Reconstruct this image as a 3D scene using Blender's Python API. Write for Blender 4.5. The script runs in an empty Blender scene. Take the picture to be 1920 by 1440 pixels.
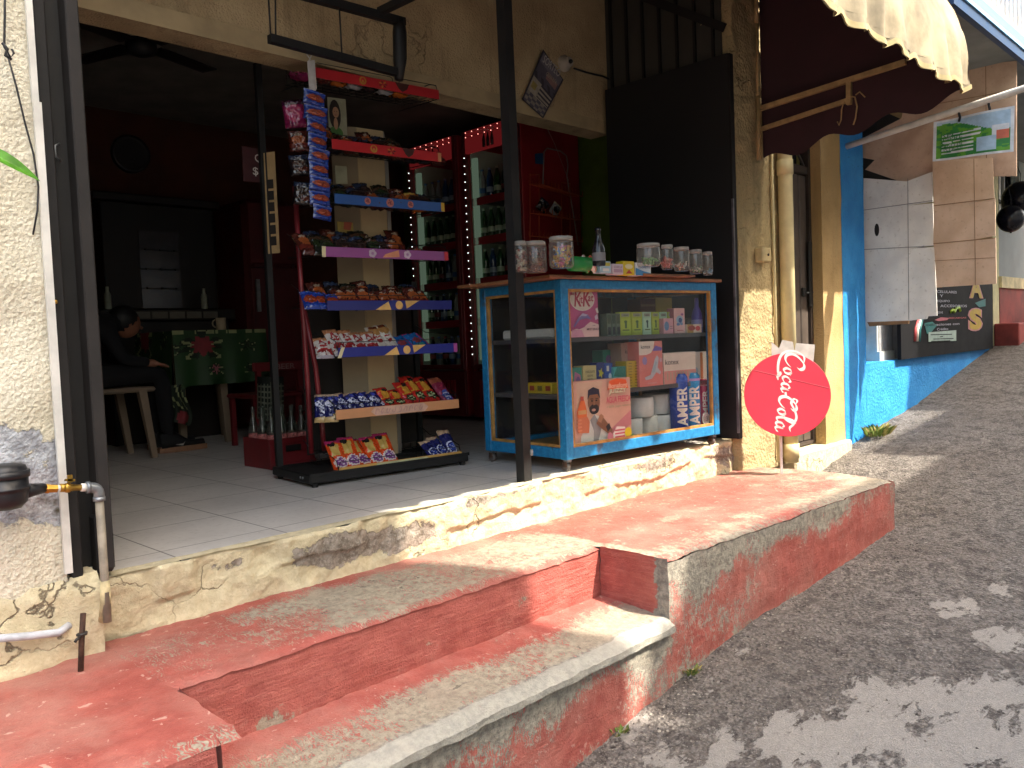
import bpy, math, random
import numpy as np
from mathutils import Vector, Matrix, noise
random.seed(7)
scene=bpy.context.scene
C=scene.collection
PI=math.pi
# ------------------------------------------------------------------ camera
F=1550.0; H=0.65
YAW,PITCH,ROLL=0.7918898,-0.05287066,-0.04002875
cd=Vector((math.sin(YAW)*math.cos(PITCH),math.cos(YAW)*math.cos(PITCH),math.sin(PITCH)))
r0=Vector((math.cos(YAW),-math.sin(YAW),0)); u0=r0.cross(cd)
cr=math.cos(ROLL)*r0+math.sin(ROLL)*u0; cu=-math.sin(ROLL)*r0+math.cos(ROLL)*u0
EYE=Vector((0,0,H))
cam=bpy.data.cameras.new('camera'); cam.sensor_width=36; cam.lens=F/1920*36
cam.clip_start=.02; cam.clip_end=800
co=bpy.data.objects.new('camera',cam); C.objects.link(co)
M=Matrix((cr,cu,-cd)).transposed().to_4x4(); M.translation=EYE; co.matrix_world=M
scene.camera=co
def at(px,py,x=None,y=None,z=None,pl=None):
    v=(px-960)/F*cr-(py-720)/F*cu+cd
    if x is not None: t=x/v.x
    elif y is not None: t=y/v.y
    elif z is not None: t=(z-H)/v.z
    else:
        p,n=pl; t=(p-EYE).dot(n)/v.dot(n)
    return EYE+v*t
# ------------------------------------------------------------------ colours, node materials
def L(h):
    h=h.lstrip('#'); o=[]
    for i in (0,2,4):
        c=int(h[i:i+2],16)/255
        o.append(c/12.92 if c<=.04045 else ((c+.055)/1.055)**2.4)
    return (*o,1)
class NT:
    def __init__(s,name):
        s.m=bpy.data.materials.new(name); s.m.use_nodes=True; s.t=s.m.node_tree; s.t.nodes.clear()
        s.out=s.n('ShaderNodeOutputMaterial'); s.tc=None
    def n(s,t,**k):
        nd=s.t.nodes.new(t)
        for a,b in k.items(): setattr(nd,a,b)
        return nd
    def lk(s,a,b): s.t.links.new(a,b)
    def put(s,sock,v):
        if hasattr(v,'is_linked') or hasattr(v,'links'): s.lk(v,sock)
        else: sock.default_value=v
    def co(s):
        if not s.tc: s.tc=s.n('ShaderNodeTexCoord')
        return s.tc.outputs['Object']
    def mapv(s,sc,rot=(0,0,0)):
        m=s.n('ShaderNodeMapping'); s.lk(s.co(),m.inputs[0]); m.inputs['Scale'].default_value=sc; m.inputs['Rotation'].default_value=rot; return m.outputs[0]
    def noise(s,scale,det=4,rough=.55,vec=None,dist=0):
        a=s.n('ShaderNodeTexNoise'); s.lk(vec or s.co(),a.inputs['Vector']); a.inputs['Scale'].default_value=scale
        a.inputs['Detail'].default_value=det; a.inputs['Roughness'].default_value=rough; a.inputs['Distortion'].default_value=dist
        return a.outputs['Fac']
    def vor(s,scale,feat='F1',vec=None,rnd=1):
        a=s.n('ShaderNodeTexVoronoi',feature=feat); s.lk(vec or s.co(),a.inputs['Vector']); a.inputs['Scale'].default_value=scale; a.inputs['Randomness'].default_value=rnd
        return a.outputs['Distance']
    def wave(s,scale,dist,det=2,vec=None,typ='BANDS',ds=1):
        a=s.n('ShaderNodeTexWave',wave_type=typ); s.lk(vec or s.co(),a.inputs['Vector']); a.inputs['Scale'].default_value=scale
        a.inputs['Distortion'].default_value=dist; a.inputs['Detail'].default_value=det; a.inputs['Detail Scale'].default_value=ds
        return a.outputs['Fac']
    def attr(s,name):
        a=s.n('ShaderNodeAttribute'); a.attribute_name=name; return a.outputs['Fac']
    def mth(s,op,a,b=None,c=None):
        m=s.n('ShaderNodeMath',operation=op); s.put(m.inputs[0],a)
        if b is not None: s.put(m.inputs[1],b)
        if c is not None: s.put(m.inputs[2],c)
        return m.outputs[0]
    def step(s,v,lo,hi):
        m=s.n('ShaderNodeMapRange',interpolation_type='SMOOTHSTEP'); s.put(m.inputs[0],v)
        m.inputs[1].default_value=lo; m.inputs[2].default_value=hi; return m.outputs[0]
    def mix(s,f,a,b,bt='MIX'):
        m=s.n('ShaderNodeMix',data_type='RGBA',blend_type=bt); s.put(m.inputs['Factor'],f); s.put(m.inputs['A'],a); s.put(m.inputs['B'],b)
        return m.outputs['Result']
    def bsdf(s,col,rough=.7,metal=0,h=None,hs=.5,hd=.01,**k):
        b=s.n('ShaderNodeBsdfPrincipled'); s.put(b.inputs['Base Color'],col); s.put(b.inputs['Roughness'],rough); b.inputs['Metallic'].default_value=metal
        for a,v in k.items(): s.put(b.inputs[a.replace('_',' ')],v)
        if h is not None:
            bp=s.n('ShaderNodeBump'); bp.inputs['Strength'].default_value=hs; bp.inputs['Distance'].default_value=hd
            s.lk(h,bp.inputs['Height']); s.lk(bp.outputs[0],b.inputs['Normal'])
        s.lk(b.outputs[0],s.out.inputs[0]); return s.m
MC={}
def P(name,col,rough=.55,metal=0,var=.12,sc=14,bump=0,**k):
    if name in MC: return MC[name]
    t=NT(name); c=L(col) if isinstance(col,str) else col
    nz=t.noise(sc,5,.6)
    d=tuple(x*(1-var*1.6) for x in c[:3])+(1,); u=tuple(min(1,x*(1+var)) for x in c[:3])+(1,)
    cc=t.mix(t.step(nz,.3,.7),d,u)
    rr=t.mth('MULTIPLY_ADD',nz,.25,max(.03,rough-.12))
    m=t.bsdf(cc,rr,metal,h=t.noise(sc*6,4) if bump else None,hs=bump,hd=.004,**k)
    MC[name]=m; return m
# ------------------------------------------------------------------ mesh builder
class MB:
    def __init__(s,fr=None): s.v=[]; s.f=[]; s.m=[]; s.ms=[]; s.fr=fr; s.sm=[]; s.at={}
    def mi(s,mat):
        if mat not in s.ms: s.ms.append(mat)
        return s.ms.index(mat)
    def add(s,vs,fs,mat,smooth=False):
        o=len(s.v); s.v+= [Vector(v) for v in vs]; i=s.mi(mat)
        for f in fs: s.f.append([o+a for a in f]); s.m.append(i); s.sm.append(smooth)
    def box(s,a,b,mat,bev=0):
        x0,y0,z0=a; x1,y1,z1=b
        if x0>x1:x0,x1=x1,x0
        if y0>y1:y0,y1=y1,y0
        if z0>z1:z0,z1=z1,z0
        if bev<=0:
            vs=[(x,y,z) for z in (z0,z1) for y in (y0,y1) for x in (x0,x1)]
            s.add(vs,[(0,2,3,1),(4,5,7,6),(0,1,5,4),(2,6,7,3),(0,4,6,2),(1,3,7,5)],mat); return s
        k=min(bev,(x1-x0)*.45,(y1-y0)*.45,(z1-z0)*.45)
        vs=[];idx={}
        for sx in (0,1):
            for sy in (0,1):
                for sz in (0,1):
                    for ax in range(3):
                        p=[(x0,x1)[sx],(y0,y1)[sy],(z0,z1)[sz]]
                        for j,sg in enumerate((sx,sy,sz)):
                            if j!=ax: p[j]+= k if sg==0 else -k
                        idx[(sx,sy,sz,ax)]=len(vs); vs.append(p)
        fs=[]
        for ax in range(3):
            o=[j for j in range(3) if j!=ax]
            for sg in (0,1):
                q=[]
                for a1,b1 in ((0,0),(1,0),(1,1),(0,1)):
                    t=[0,0,0]; t[ax]=sg; t[o[0]]=a1; t[o[1]]=b1; q.append(idx[(*t,ax)])
                # orient
                flip=(sg==0)^(ax==1)
                fs.append(q[::-1] if flip else q)
        for ax in range(3):   # edge along ax
            o=[j for j in range(3) if j!=ax]
            for a1 in (0,1):
                for b1 in (0,1):
                    t0=[0,0,0]; t0[o[0]]=a1; t0[o[1]]=b1; t1=list(t0); t1[ax]=1
                    fs.append([idx[(*t0,o[0])],idx[(*t1,o[0])],idx[(*t1,o[1])],idx[(*t0,o[1])]])
        for sx in (0,1):
            for sy in (0,1):
                for sz in (0,1): fs.append([idx[(sx,sy,sz,a)] for a in range(3)])
        s.add(vs,fs,mat); s.fix=True
        return s
    def tube(s,pts,r,mat,n=8,cap=True,smooth=True):
        pts=[Vector(p) for p in pts]; rs=r if isinstance(r,(list,tuple)) else [r]*len(pts)
        vs=[];fs=[]; prev=None
        for i,p in enumerate(pts):
            d=(pts[min(i+1,len(pts)-1)]-pts[max(i-1,0)])
            d=d.normalized() if d.length>1e-9 else Vector((0,0,1))
            if prev is None:
                a=Vector((0,0,1)) if abs(d.z)<.9 else Vector((1,0,0)); x=d.cross(a).normalized()
            else:
                x=(prev-d*prev.dot(d)); x=x.normalized() if x.length>1e-6 else d.orthogonal().normalized()
            prev=x; y=d.cross(x)
            for k in range(n):
                t=2*PI*k/n+ (PI/4 if n==4 else 0); vs.append(p+(x*math.cos(t)+y*math.sin(t))*rs[i])
        for i in range(len(pts)-1):
            for k in range(n): fs.append((i*n+k,i*n+(k+1)%n,(i+1)*n+(k+1)%n,(i+1)*n+k))
        if cap: fs.append(tuple(range(n-1,-1,-1))); fs.append(tuple((len(pts)-1)*n+k for k in range(n)))
        s.add(vs,fs,mat,smooth and n>4); return s
    def bar(s,a,b,w,h,mat,up=(0,0,1)):
        a=Vector(a); b=Vector(b); d=(b-a).normalized(); u=Vector(up); x=d.cross(u)
        if x.length<1e-4: x=d.cross(Vector((1,0,0)))
        x=x.normalized(); y=x.cross(d)
        vs=[p+x*(w/2*i)+y*(h/2*j) for p in (a,b) for i,j in ((-1,-1),(1,-1),(1,1),(-1,1))]
        s.add(vs,[(0,1,2,3),(7,6,5,4),(0,4,5,1),(1,5,6,2),(2,6,7,3),(3,7,4,0)],mat); return s
    def lathe(s,prof,c,mat,n=20,ax='z',smooth=True,arc=1):
        vs=[];fs=[];c=Vector(c)
        for r,h in prof:
            for k in range(n):
                t=2*PI*k/n; a,b=r*math.cos(t),r*math.sin(t)
                vs.append(c+Vector({'z':(a,b,h),'y':(a,h,b),'x':(h,a,b)}[ax]))
        for i in range(len(prof)-1):
            for k in range(n): fs.append((i*n+k,i*n+(k+1)%n,(i+1)*n+(k+1)%n,(i+1)*n+k))
        s.add(vs,fs,mat,smooth); 
        for i,rev in ((0,True),(len(prof)-1,False)):
            if prof[i][0]>1e-4:
                q=[vs[i*n+k] for k in range(n)]; s.add(q,[tuple(range(n))],mat)
        return s
    def poly(s,pts,mat,th=None):
        """flat polygon, optionally extruded by vector th"""
        n=len(pts); pts=[Vector(p) for p in pts]
        if th is None: s.add(pts,[tuple(range(n))],mat); return s
        th=Vector(th); s.add(pts+[p+th for p in pts],[tuple(range(n)),tuple(range(2*n-1,n-1,-1))]+[(i,(i+1)%n,n+(i+1)%n,n+i) for i in range(n)],mat); return s
    def grid(s,fn,nu,nv,mat,smooth=True,flip=False,mf=None):
        vs=[fn(i/nu,j/nv) for j in range(nv+1) for i in range(nu+1)]
        for j in range(nv):
            for i in range(nu):
                pass
        fs=[];o=len(s.v); s.v+=[Vector(v) for v in vs]
        for j in range(nv):
            for i in range(nu):
                a=j*(nu+1)+i; q=(a,a+1,a+nu+2,a+nu+1)
                if flip:q=q[::-1]
                s.f.append([o+k for k in q]); s.m.append(s.mi(mf((i+.5)/nu,(j+.5)/nv) if mf else mat)); s.sm.append(smooth)
        return o
    def ball(s,c,r,mat,n=12,sc=(1,1,1)):
        c=Vector(c); prof=[(r*math.sin(PI*i/(n//2+2)),-r*math.cos(PI*i/(n//2+2))) for i in range(n//2+3)]
        vs=[];fs=[]
        for q,h in prof:
            for k in range(n):
                t=2*PI*k/n; vs.append(c+Vector((q*math.cos(t)*sc[0],q*math.sin(t)*sc[1],h*sc[2])))
        for i in range(len(prof)-1):
            for k in range(n): fs.append((i*n+k,i*n+(k+1)%n,(i+1)*n+(k+1)%n,(i+1)*n+k))
        s.add(vs,fs,mat,True); return s
    def text(s,txt,o,ex,ey,h,mat,w=None,bold=0,sh=0):
        """flat lettering: o lower-left, ex/ey unit directions, cap height h, optional width w"""
        vs,fs,W,Hh=textmesh(txt,bold,sh); o=Vector(o);ex=Vector(ex);ey=Vector(ey)
        ky=h/Hh; kx=ky if w is None else w/W
        s.add([o+ex*(x*kx)+ey*(y*ky) for x,y in vs],fs,mat); return s
    def build(s,name,parent=None,fr=None,attrs=None):
        me=bpy.data.meshes.new(name); inv=None
        vs=s.v
        if fr is not None: vs=[fr@v for v in vs]
        me.from_pydata([tuple(v) for v in vs],[],s.f); 
        for m in s.ms: me.materials.append(m)
        me.polygons.foreach_set('material_index',s.m); me.polygons.foreach_set('use_smooth',s.sm)
        for k,a in (attrs or {}).items():
            at_=me.attributes.new(k,'FLOAT','POINT'); at_.data.foreach_set('value',a)
        if getattr(s,'fix',False):
            import bmesh
            bm=bmesh.new(); bm.from_mesh(me); bmesh.ops.recalc_face_normals(bm,faces=bm.faces); bm.to_mesh(me); bm.free()
        me.update()
        o=bpy.data.objects.new(name,me); C.objects.link(o)
        if parent is not None: o.parent=parent
        return o
TX={}
def textmesh(txt,bold=0,sh=0):
    k=(txt,bold,sh)
    if k in TX: return TX[k]
    cu_=bpy.data.curves.new('t','FONT'); cu_.body=txt; cu_.size=1; cu_.fill_mode='FRONT'; cu_.resolution_u=3; cu_.offset=bold; cu_.shear=sh
    ob=bpy.data.objects.new('t',cu_); C.objects.link(ob)
    dg=bpy.context.evaluated_depsgraph_get(); me=bpy.data.meshes.new_from_object(ob.evaluated_get(dg))
    vs=[(v.co.x,v.co.y) for v in me.vertices]; fs=[tuple(p.vertices) for p in me.polygons]
    bpy.data.objects.remove(ob); bpy.data.curves.remove(cu_); bpy.data.meshes.remove(me)
    x0=min(v[0] for v in vs); x1=max(v[0] for v in vs); y0=min(v[1] for v in vs); y1=max(v[1] for v in vs)
    TX[k]=([(x-x0,y-y0) for x,y in vs],fs,x1-x0,y1-y0); return TX[k]
def tag(o,label=None,cat=None,group=None,kind=None):
    if label: o['label']=label
    if cat: o['category']=cat
    if group: o['group']=group
    if kind: o['kind']=kind
    return o
def thing(name,label,cat,loc=(0,0,0),rz=0,group=None,rot=None):
    o=bpy.data.objects.new(name,None); C.objects.link(o); o.empty_display_size=.05
    o.location=loc; o.rotation_euler=rot or (0,0,rz); return tag(o,label,cat,group)
def frame(o,ex,ey=None,ez=(0,0,1)):
    ex=Vector(ex).normalized(); ez=Vector(ez).normalized(); ey=ez.cross(ex) if ey is None else Vector(ey)
    m=Matrix((ex,ey,ez)).transposed().to_4x4(); m.translation=Vector(o); return m
def setm(o,m): o.matrix_world=m; return o
def copy_tree(o,parent=None):
    c=o.copy(); C.objects.link(c)
    if parent is not None: c.parent=parent
    for ch in list(o.children): copy_tree(ch,c)
    return c
def nz(x,y,z,sc=1,oct_=3):
    return noise.fractal(Vector((x*sc,y*sc,z*sc)),1.0,2.0,oct_,noise_basis='PERLIN_ORIGINAL')
def sstep(a,b,x):
    t=min(1,max(0,(x-a)/(b-a))); return t*t*(3-2*t)
# ------------------------------------------------------------------ weathered surfaces
def m_redpaint():
    t=NT('worn_red_paint'); w=t.attr('wear'); d=t.attr('dirt'); e=t.attr('edge')
    n1=t.noise(6,9,.68,dist=.5); n2=t.noise(44,7,.7); n3=t.noise(190,3,.65)
    # broom marks left in the cement: arcs on the treads, long streaks on the risers
    sw=t.wave(27,16,4,vec=t.mapv((1,1,1)),ds=1.3); st=t.noise(1,7,.7,vec=t.mapv((7,7,75)))
    k=t.mth('ADD',t.mth('MULTIPLY',n1,.55),t.mth('MULTIPLY',n2,.62))
    k=t.mth('ADD',k,t.mth('MULTIPLY',t.mth('SUBTRACT',sw,.5),t.mth('MULTIPLY',d,.20)))
    k=t.mth('ADD',k,t.mth('MULTIPLY',t.mth('SUBTRACT',st,.5),t.mth('MULTIPLY',t.mth('SUBTRACT',1,d),.14)))
    k=t.mth('ADD',k,t.mth('SUBTRACT',w,.5))
    st2=t.noise(1,6,.72,vec=t.mapv((46,9,9),(0,0,.35)),dist=.4); k=t.mth('ADD',k,t.mth('MULTIPLY',t.mth('SUBTRACT',st2,.5),t.mth('MULTIPLY',d,.55)))
    mask=t.step(k,.655,.69); thin=t.step(k,.52,.68)
    red=t.mix(t.step(t.noise(11,7,.7),.3,.7),L('#98483f'),L('#b05d52'))
    red=t.mix(t.mth('MULTIPLY',t.step(n1,.52,.75),.5),red,L('#7f3732'))
    red=t.mix(t.mth('MULTIPLY',t.step(st,.48,.62),t.mth('MULTIPLY',t.mth('SUBTRACT',1,d),.45)),red,L('#bd7264'))
    red=t.mix(t.mth('MULTIPLY',thin,t.mth('MULTIPLY_ADD',d,.12,.22)),red,L('#b98272'))
    dust=t.step(t.noise(2.6,7,.65),.42,.72)
    red=t.mix(t.mth('MULTIPLY',t.mth('MULTIPLY',dust,d),.55),red,L('#b08a7c'))
    red=t.mix(t.mth('MULTIPLY',t.step(n3,.60,.70),.4),red,L('#70332c'))
    pol=t.step(e,1.2,1.6)
    chip=t.mth('MULTIPLY',t.step(t.noise(30,3,.6,dist=.4),.655,.675),d); red=t.mix(t.mth('MULTIPLY',chip,.75),red,L('#c9a596'))
    con=t.mix(t.step(n2,.3,.7),L('#857b6c'),L('#aa9f8b'))
    con=t.mix(t.mth('MULTIPLY',e,.8),con,t.mix(t.step(n2,.35,.65),L('#6f6c66'),L('#a39d90')))
    con=t.mix(t.mth('MULTIPLY',t.step(n1,.5,.7),.4),con,L('#9c8574'))
    con=t.mix(t.mth('MULTIPLY',t.step(t.noise(15,4,.65,dist=.5),.655,.68),t.mth('MULTIPLY',d,.75)),con,L('#4c463f'))
    con=t.mix(t.mth('MULTIPLY',t.step(n3,.56,.68),.5),con,L('#6a6256'))
    con=t.mix(t.mth('MULTIPLY',pol,.55),con,t.mix(t.step(n1,.35,.65),L('#a09c90'),L('#bab6aa'))); mask=t.mth('MAXIMUM',mask,t.mth('MULTIPLY',pol,t.step(n2,.30,.42)))
    col=t.mix(mask,red,con)
    h=t.mth('ADD',t.mth('MULTIPLY',mask,-.45),t.mth('ADD',t.mth('MULTIPLY',n2,1.0),t.mth('ADD',t.mth('MULTIPLY',n3,.5),t.mth('MULTIPLY',st,t.mth('MULTIPLY',t.mth('SUBTRACT',1,d),.9)))))
    return t.bsdf(col,t.mix(mask,(.55,)*3+(1,),(.85,)*3+(1,)),h=h,hs=.75,hd=.010)
def m_cream():
    t=NT('peeling_cream_plaster'); w=t.attr('wear')
    n1=t.noise(4.5,9,.68,dist=.5); n2=t.noise(30,6,.65); n3=t.noise(110,4,.65)
    k=t.mth('ADD',t.mth('ADD',t.mth('MULTIPLY',n1,.8),t.mth('MULTIPLY',n2,.4)),t.mth('SUBTRACT',w,.5))
    mask=t.step(k,.72,.76)
    cr=t.mix(t.step(n2,.3,.72),L('#bfb18f'),L('#d6caa8'))
    cr=t.mix(t.mth('MULTIPLY',t.step(n1,.48,.7),.5),cr,L('#b8ad90'))
    gr=t.mix(t.step(n2,.35,.65),L('#6a5f52'),L('#a2978a'))
    gr=t.mix(t.step(n3,.5,.75),gr,L('#b8b0a6'))
    ck=t.vor(2.6,'DISTANCE_TO_EDGE',vec=None)
    ckd=t.n('ShaderNodeTexVoronoi',feature='DISTANCE_TO_EDGE')
    # warped crack network
    mp=t.n('ShaderNodeVectorMath',operation='MULTIPLY_ADD'); nn=t.n('ShaderNodeTexNoise'); t.lk(t.co(),nn.inputs['Vector']); nn.inputs['Scale'].default_value=7; nn.inputs['Detail'].default_value=6
    t.lk(nn.outputs['Color'],mp.inputs[0]); mp.inputs[1].default_value=(.35,.35,.35); t.lk(t.co(),mp.inputs[2])
    t.lk(mp.outputs[0],ckd.inputs['Vector']); ckd.inputs['Scale'].default_value=2.1
    crack=t.mth('MULTIPLY',t.mth('SUBTRACT',1,t.step(ckd.outputs['Distance'],.0,.014)),t.step(t.noise(2.2,2),.5,.6))
    col=t.mix(mask,cr,gr); col=t.mix(t.mth('MULTIPLY',crack,.8),col,L('#4a3d2e'))
    col=t.mix(t.mth('MULTIPLY',t.step(n3,.64,.72),.5),col,L('#8a7c62'))
    h=t.mth('ADD',t.mth('MULTIPLY',mask,-.8),t.mth('ADD',t.mth('MULTIPLY',n2,.8),t.mth('ADD',t.mth('MULTIPLY',n3,.5),t.mth('MULTIPLY',crack,-1))))
    return t.bsdf(col,.85,h=h,hs=.7,hd=.012)
def m_stucco(name,a,b,spots='#6b604d',sc=1,bump=.8,wearcol=None,wear2=None,crack=False):
    t=NT(name); n1=t.noise(3*sc,5); n2=t.noise(75*sc,4,.6); n3=t.noise(230*sc,2); v=t.vor(95*sc)
    col=t.mix(t.step(n1,.35,.68),L(a),L(b))
    col=t.mix(t.mth('MULTIPLY',t.step(n2,.58,.70),.45),col,L(spots))
    sk=t.noise(1,6,.7,vec=t.mapv((9,9,.9))); col=t.mix(t.mth('MULTIPLY',t.step(sk,.52,.72),.42),col,L(spots)); col=t.mix(t.mth('MULTIPLY',t.step(n3,.60,.70),.35),col,L(spots))
    h=t.mth('ADD',t.mth('MULTIPLY',n2,1),t.mth('ADD',t.mth('MULTIPLY',n3,.3),t.mth('MULTIPLY',v,.5)))
    if crack:
        ck=t.n('ShaderNodeTexVoronoi',feature='DISTANCE_TO_EDGE'); mp=t.n('ShaderNodeVectorMath',operation='MULTIPLY_ADD'); nn=t.n('ShaderNodeTexNoise'); t.lk(t.co(),nn.inputs['Vector']); nn.inputs['Scale'].default_value=6; nn.inputs['Detail'].default_value=7
        t.lk(nn.outputs['Color'],mp.inputs[0]); mp.inputs[1].default_value=(.4,.4,.4); t.lk(t.co(),mp.inputs[2]); t.lk(mp.outputs[0],ck.inputs['Vector']); ck.inputs['Scale'].default_value=1.5
        cm_=t.mth('MULTIPLY',t.mth('SUBTRACT',1,t.step(ck.outputs['Distance'],0,.010)),t.step(t.noise(1.7,2),.5,.58)); col=t.mix(t.mth('MULTIPLY',cm_,.42),col,L('#4a3c2c')); h=t.mth('ADD',h,t.mth('MULTIPLY',cm_,-1.2))
    if wearcol:
        w=t.attr('wear'); m1=t.noise(7,8,.68,dist=.4)
        mask=t.step(t.mth('ADD',m1,t.mth('SUBTRACT',w,.5)),.55,.585)
        wc=t.mix(t.step(t.noise(26,5,.65),.35,.65),L(wearcol),L(wear2))
        wc=t.mix(t.step(t.noise(9,4),.55,.66),wc,L('#55503f'))
        col=t.mix(mask,col,wc); h=t.mth('ADD',h,t.mth('MULTIPLY',mask,-.7))
    return t.bsdf(col,.9,h=h,hs=bump,hd=.01)
def m_asphalt():
    t=NT('old_asphalt'); pt=t.attr('patch')
    n1=t.noise(2.2,6,.6); n2=t.noise(45,5,.7); n3=t.noise(170,3,.7); v=t.vor(70); v2=t.vor(30)
    # ragged patches stretched across the slope
    n4=t.noise(4.6,10,.70,vec=t.mapv((1,1.7,1),(0,0,.5)),dist=.35)
    k=t.mth('ADD',n4,t.mth('SUBTRACT',pt,.5)); k=t.mth('ADD',k,t.mth('MULTIPLY',t.mth('SUBTRACT',n2,.5),.08)); mask=t.step(k,.575,.60)
    base=t.mix(t.step(n2,.3,.7),L('#5a534e'),L('#968e86'))
    base=t.mix(t.mth('MULTIPLY',t.step(n1,.4,.7),.5),base,L('#6a5f57')); mid=t.noise(13,6,.7); base=t.mix(t.mth('MULTIPLY',t.step(mid,.45,.62),.6),base,L('#3d3531')); base=t.mix(t.mth('MULTIPLY',t.step(mid,.50,.38),.0),base,L('#7d746b'))
    base=t.mix(t.mth('MULTIPLY',t.mth('SUBTRACT',1,t.step(v,.12,.3)),t.step(n3,.42,.6)),base,L('#a69e95'))
    base=t.mix(t.mth('MULTIPLY',t.mth('SUBTRACT',1,t.step(v2,.10,.24)),t.step(n2,.5,.6)),base,L('#a79f94'))
    cem=t.mix(t.step(n2,.3,.7),L('#88827b'),L('#9a938b')); cem=t.mix(t.step(n3,.45,.75),cem,L('#a8a198'))
    col=t.mix(mask,base,cem)
    h=t.mth('ADD',t.mth('MULTIPLY',t.mth('SUBTRACT',1,mask),t.mth('ADD',t.mth('MULTIPLY',n2,1.4),t.mth('MULTIPLY',t.mth('SUBTRACT',1,v),.9))),t.mth('ADD',t.mth('MULTIPLY',n3,.4),t.mth('MULTIPLY',mask,1.1)))
    return t.bsdf(col,.85,h=h,hs=1.0,hd=.022)
def m_tiles():
    t=NT('floor_tiles'); sp=t.n('ShaderNodeSeparateXYZ'); t.lk(t.co(),sp.inputs[0])
    def line(o,off,S=.40):
        f=t.mth('FRACT',t.mth('DIVIDE',t.mth('SUBTRACT',o,off),S)); f=t.mth('ABSOLUTE',t.mth('SUBTRACT',f,.5)); return t.step(f,.491,.496)
    g=t.mth('MAXIMUM',line(sp.outputs[0],1.29-.2),line(sp.outputs[1],2.935-.2))
    n1=t.noise(2.5,5); n2=t.noise(40,4,.6)
    col=t.mix(t.step(n1,.3,.7),L('#c4bfb8'),L('#d8d3cc')); col=t.mix(t.mth('MULTIPLY',t.step(n2,.5,.75),.25),col,L('#8b8277'))
    col=t.mix(g,col,L('#5e564e'))
    return t.bsdf(col,t.mth('MULTIPLY_ADD',n2,.3,.2),h=t.mth('MULTIPLY_ADD',g,-1,t.mth('MULTIPLY',n1,.1)),hs=.3,hd=.003)
RED=m_redpaint(); CREAM=m_cream(); ASPH=m_asphalt(); TILE=m_tiles()
STUC=m_stucco('rough_white_wall','#cdc5ae','#e0d9c4',spots='#8f8570',wearcol='#8b8c90',wear2='#b9bcc0')
STUCT=m_stucco('rough_tan_wall','#a8926e','#bfa983',spots='#5f4e38',crack=True)
STUCP=m_stucco('pillar_plaster','#a39069','#b8a67c',spots='#6f6045',sc=.55,bump=1,crack=True)
BLACK=P('black_iron','#121111',.6,.0,.3,20,.15)
BLACKW=P('worn_black_iron','#151312',.75,.0,.5,9,.3)

# ------------------------------------------------------------------ ground
def road_z(x,y=0):
    xs=[-60,1.96,2.70,3.25,4.09,4.83,6.085,7.70,9.67,12,16,80]
    zs=[-8,-.754,-.648,-.573,-.518,-.432,-.207,.028,.383,.83,1.55,13]
    return float(np.interp(x,xs,zs))
def axis(a,b,bks):
    out=[a]
    while out[-1]<b:
        s=next(st for lim,st in bks if out[-1]<lim); out.append(min(b,out[-1]+s))
    return out
def axis2(lo,hi,c0,c1,st):
    xs=list(np.arange(c0,c1+1e-6,st)); s=st
    while xs[-1]<hi: s*=1.25; xs.append(min(hi,xs[-1]+s))
    s=st
    while xs[0]>lo: s*=1.25; xs.insert(0,max(lo,xs[0]-s))
    return xs
gx=axis2(-60,80,.6,8,.035); gy=axis2(-40,60,-.2,2.6,.035)
mb=MB(); vs=[];pa=[]
PB=[(at(1700,1390,z=-.68),.6,1.02),(at(1500,1420,z=-.72),.42,1),(at(1880,1330,z=-.6),.5,1.02),(at(1300,1440,z=-.78),.35,.95),(at(1190,1400,z=-.8),.2,.9),(at(1390,1270,z=-.72),.12,.85),(at(1330,1330,z=-.75),.15,.8),(at(1480,1180,z=-.66),.1,.7),(at(1820,960,z=-.35),.2,.75),(at(1790,1120,z=-.5),.28,.95),(at(1880,1170,z=-.5),.3,.9),(at(1180,1430,z=-.8),.25,.75),(at(1890,1060,z=-.42),.2,.85),(at(1330,1400,z=-.76),.3,.8),(at(1640,1260,z=-.6),.2,.75),(at(1840,955,z=-.35),.12,.6),(at(1900,880,z=-.3),.14,.7)]
for y in gy:
    for x in gx:
        d=nz(x,y,0,9,3)*.007+nz(x,y,3,1.3,2)*.02
        if x<.6 or x>8: d*=.3
        vs.append((x,y,road_z(x)+d-.004-(.35*sstep(2.56,2.9,y) if x<5.6 else 0)))
        b=.18
        for c,r,a in PB:
            q=math.hypot(x-c.x,(y-c.y)*1.3)/r
            b=max(b,a*(1-sstep(.35,1.15,q)))
        pa.append(b*.645)
nx=len(gx)
mb.add(vs,[(j*nx+i,j*nx+i+1,(j+1)*nx+i+1,(j+1)*nx+i) for j in range(len(gy)-1) for i in range(nx-1)],ASPH,True)
tag(mb.build('road',attrs={'patch':pa}),kind='structure')

# shop floor
mb=MB(); mb.box((.74,2.585,-.03),(5.3,6.75,0),TILE); tag(mb.build('floor'),kind='structure')

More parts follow.
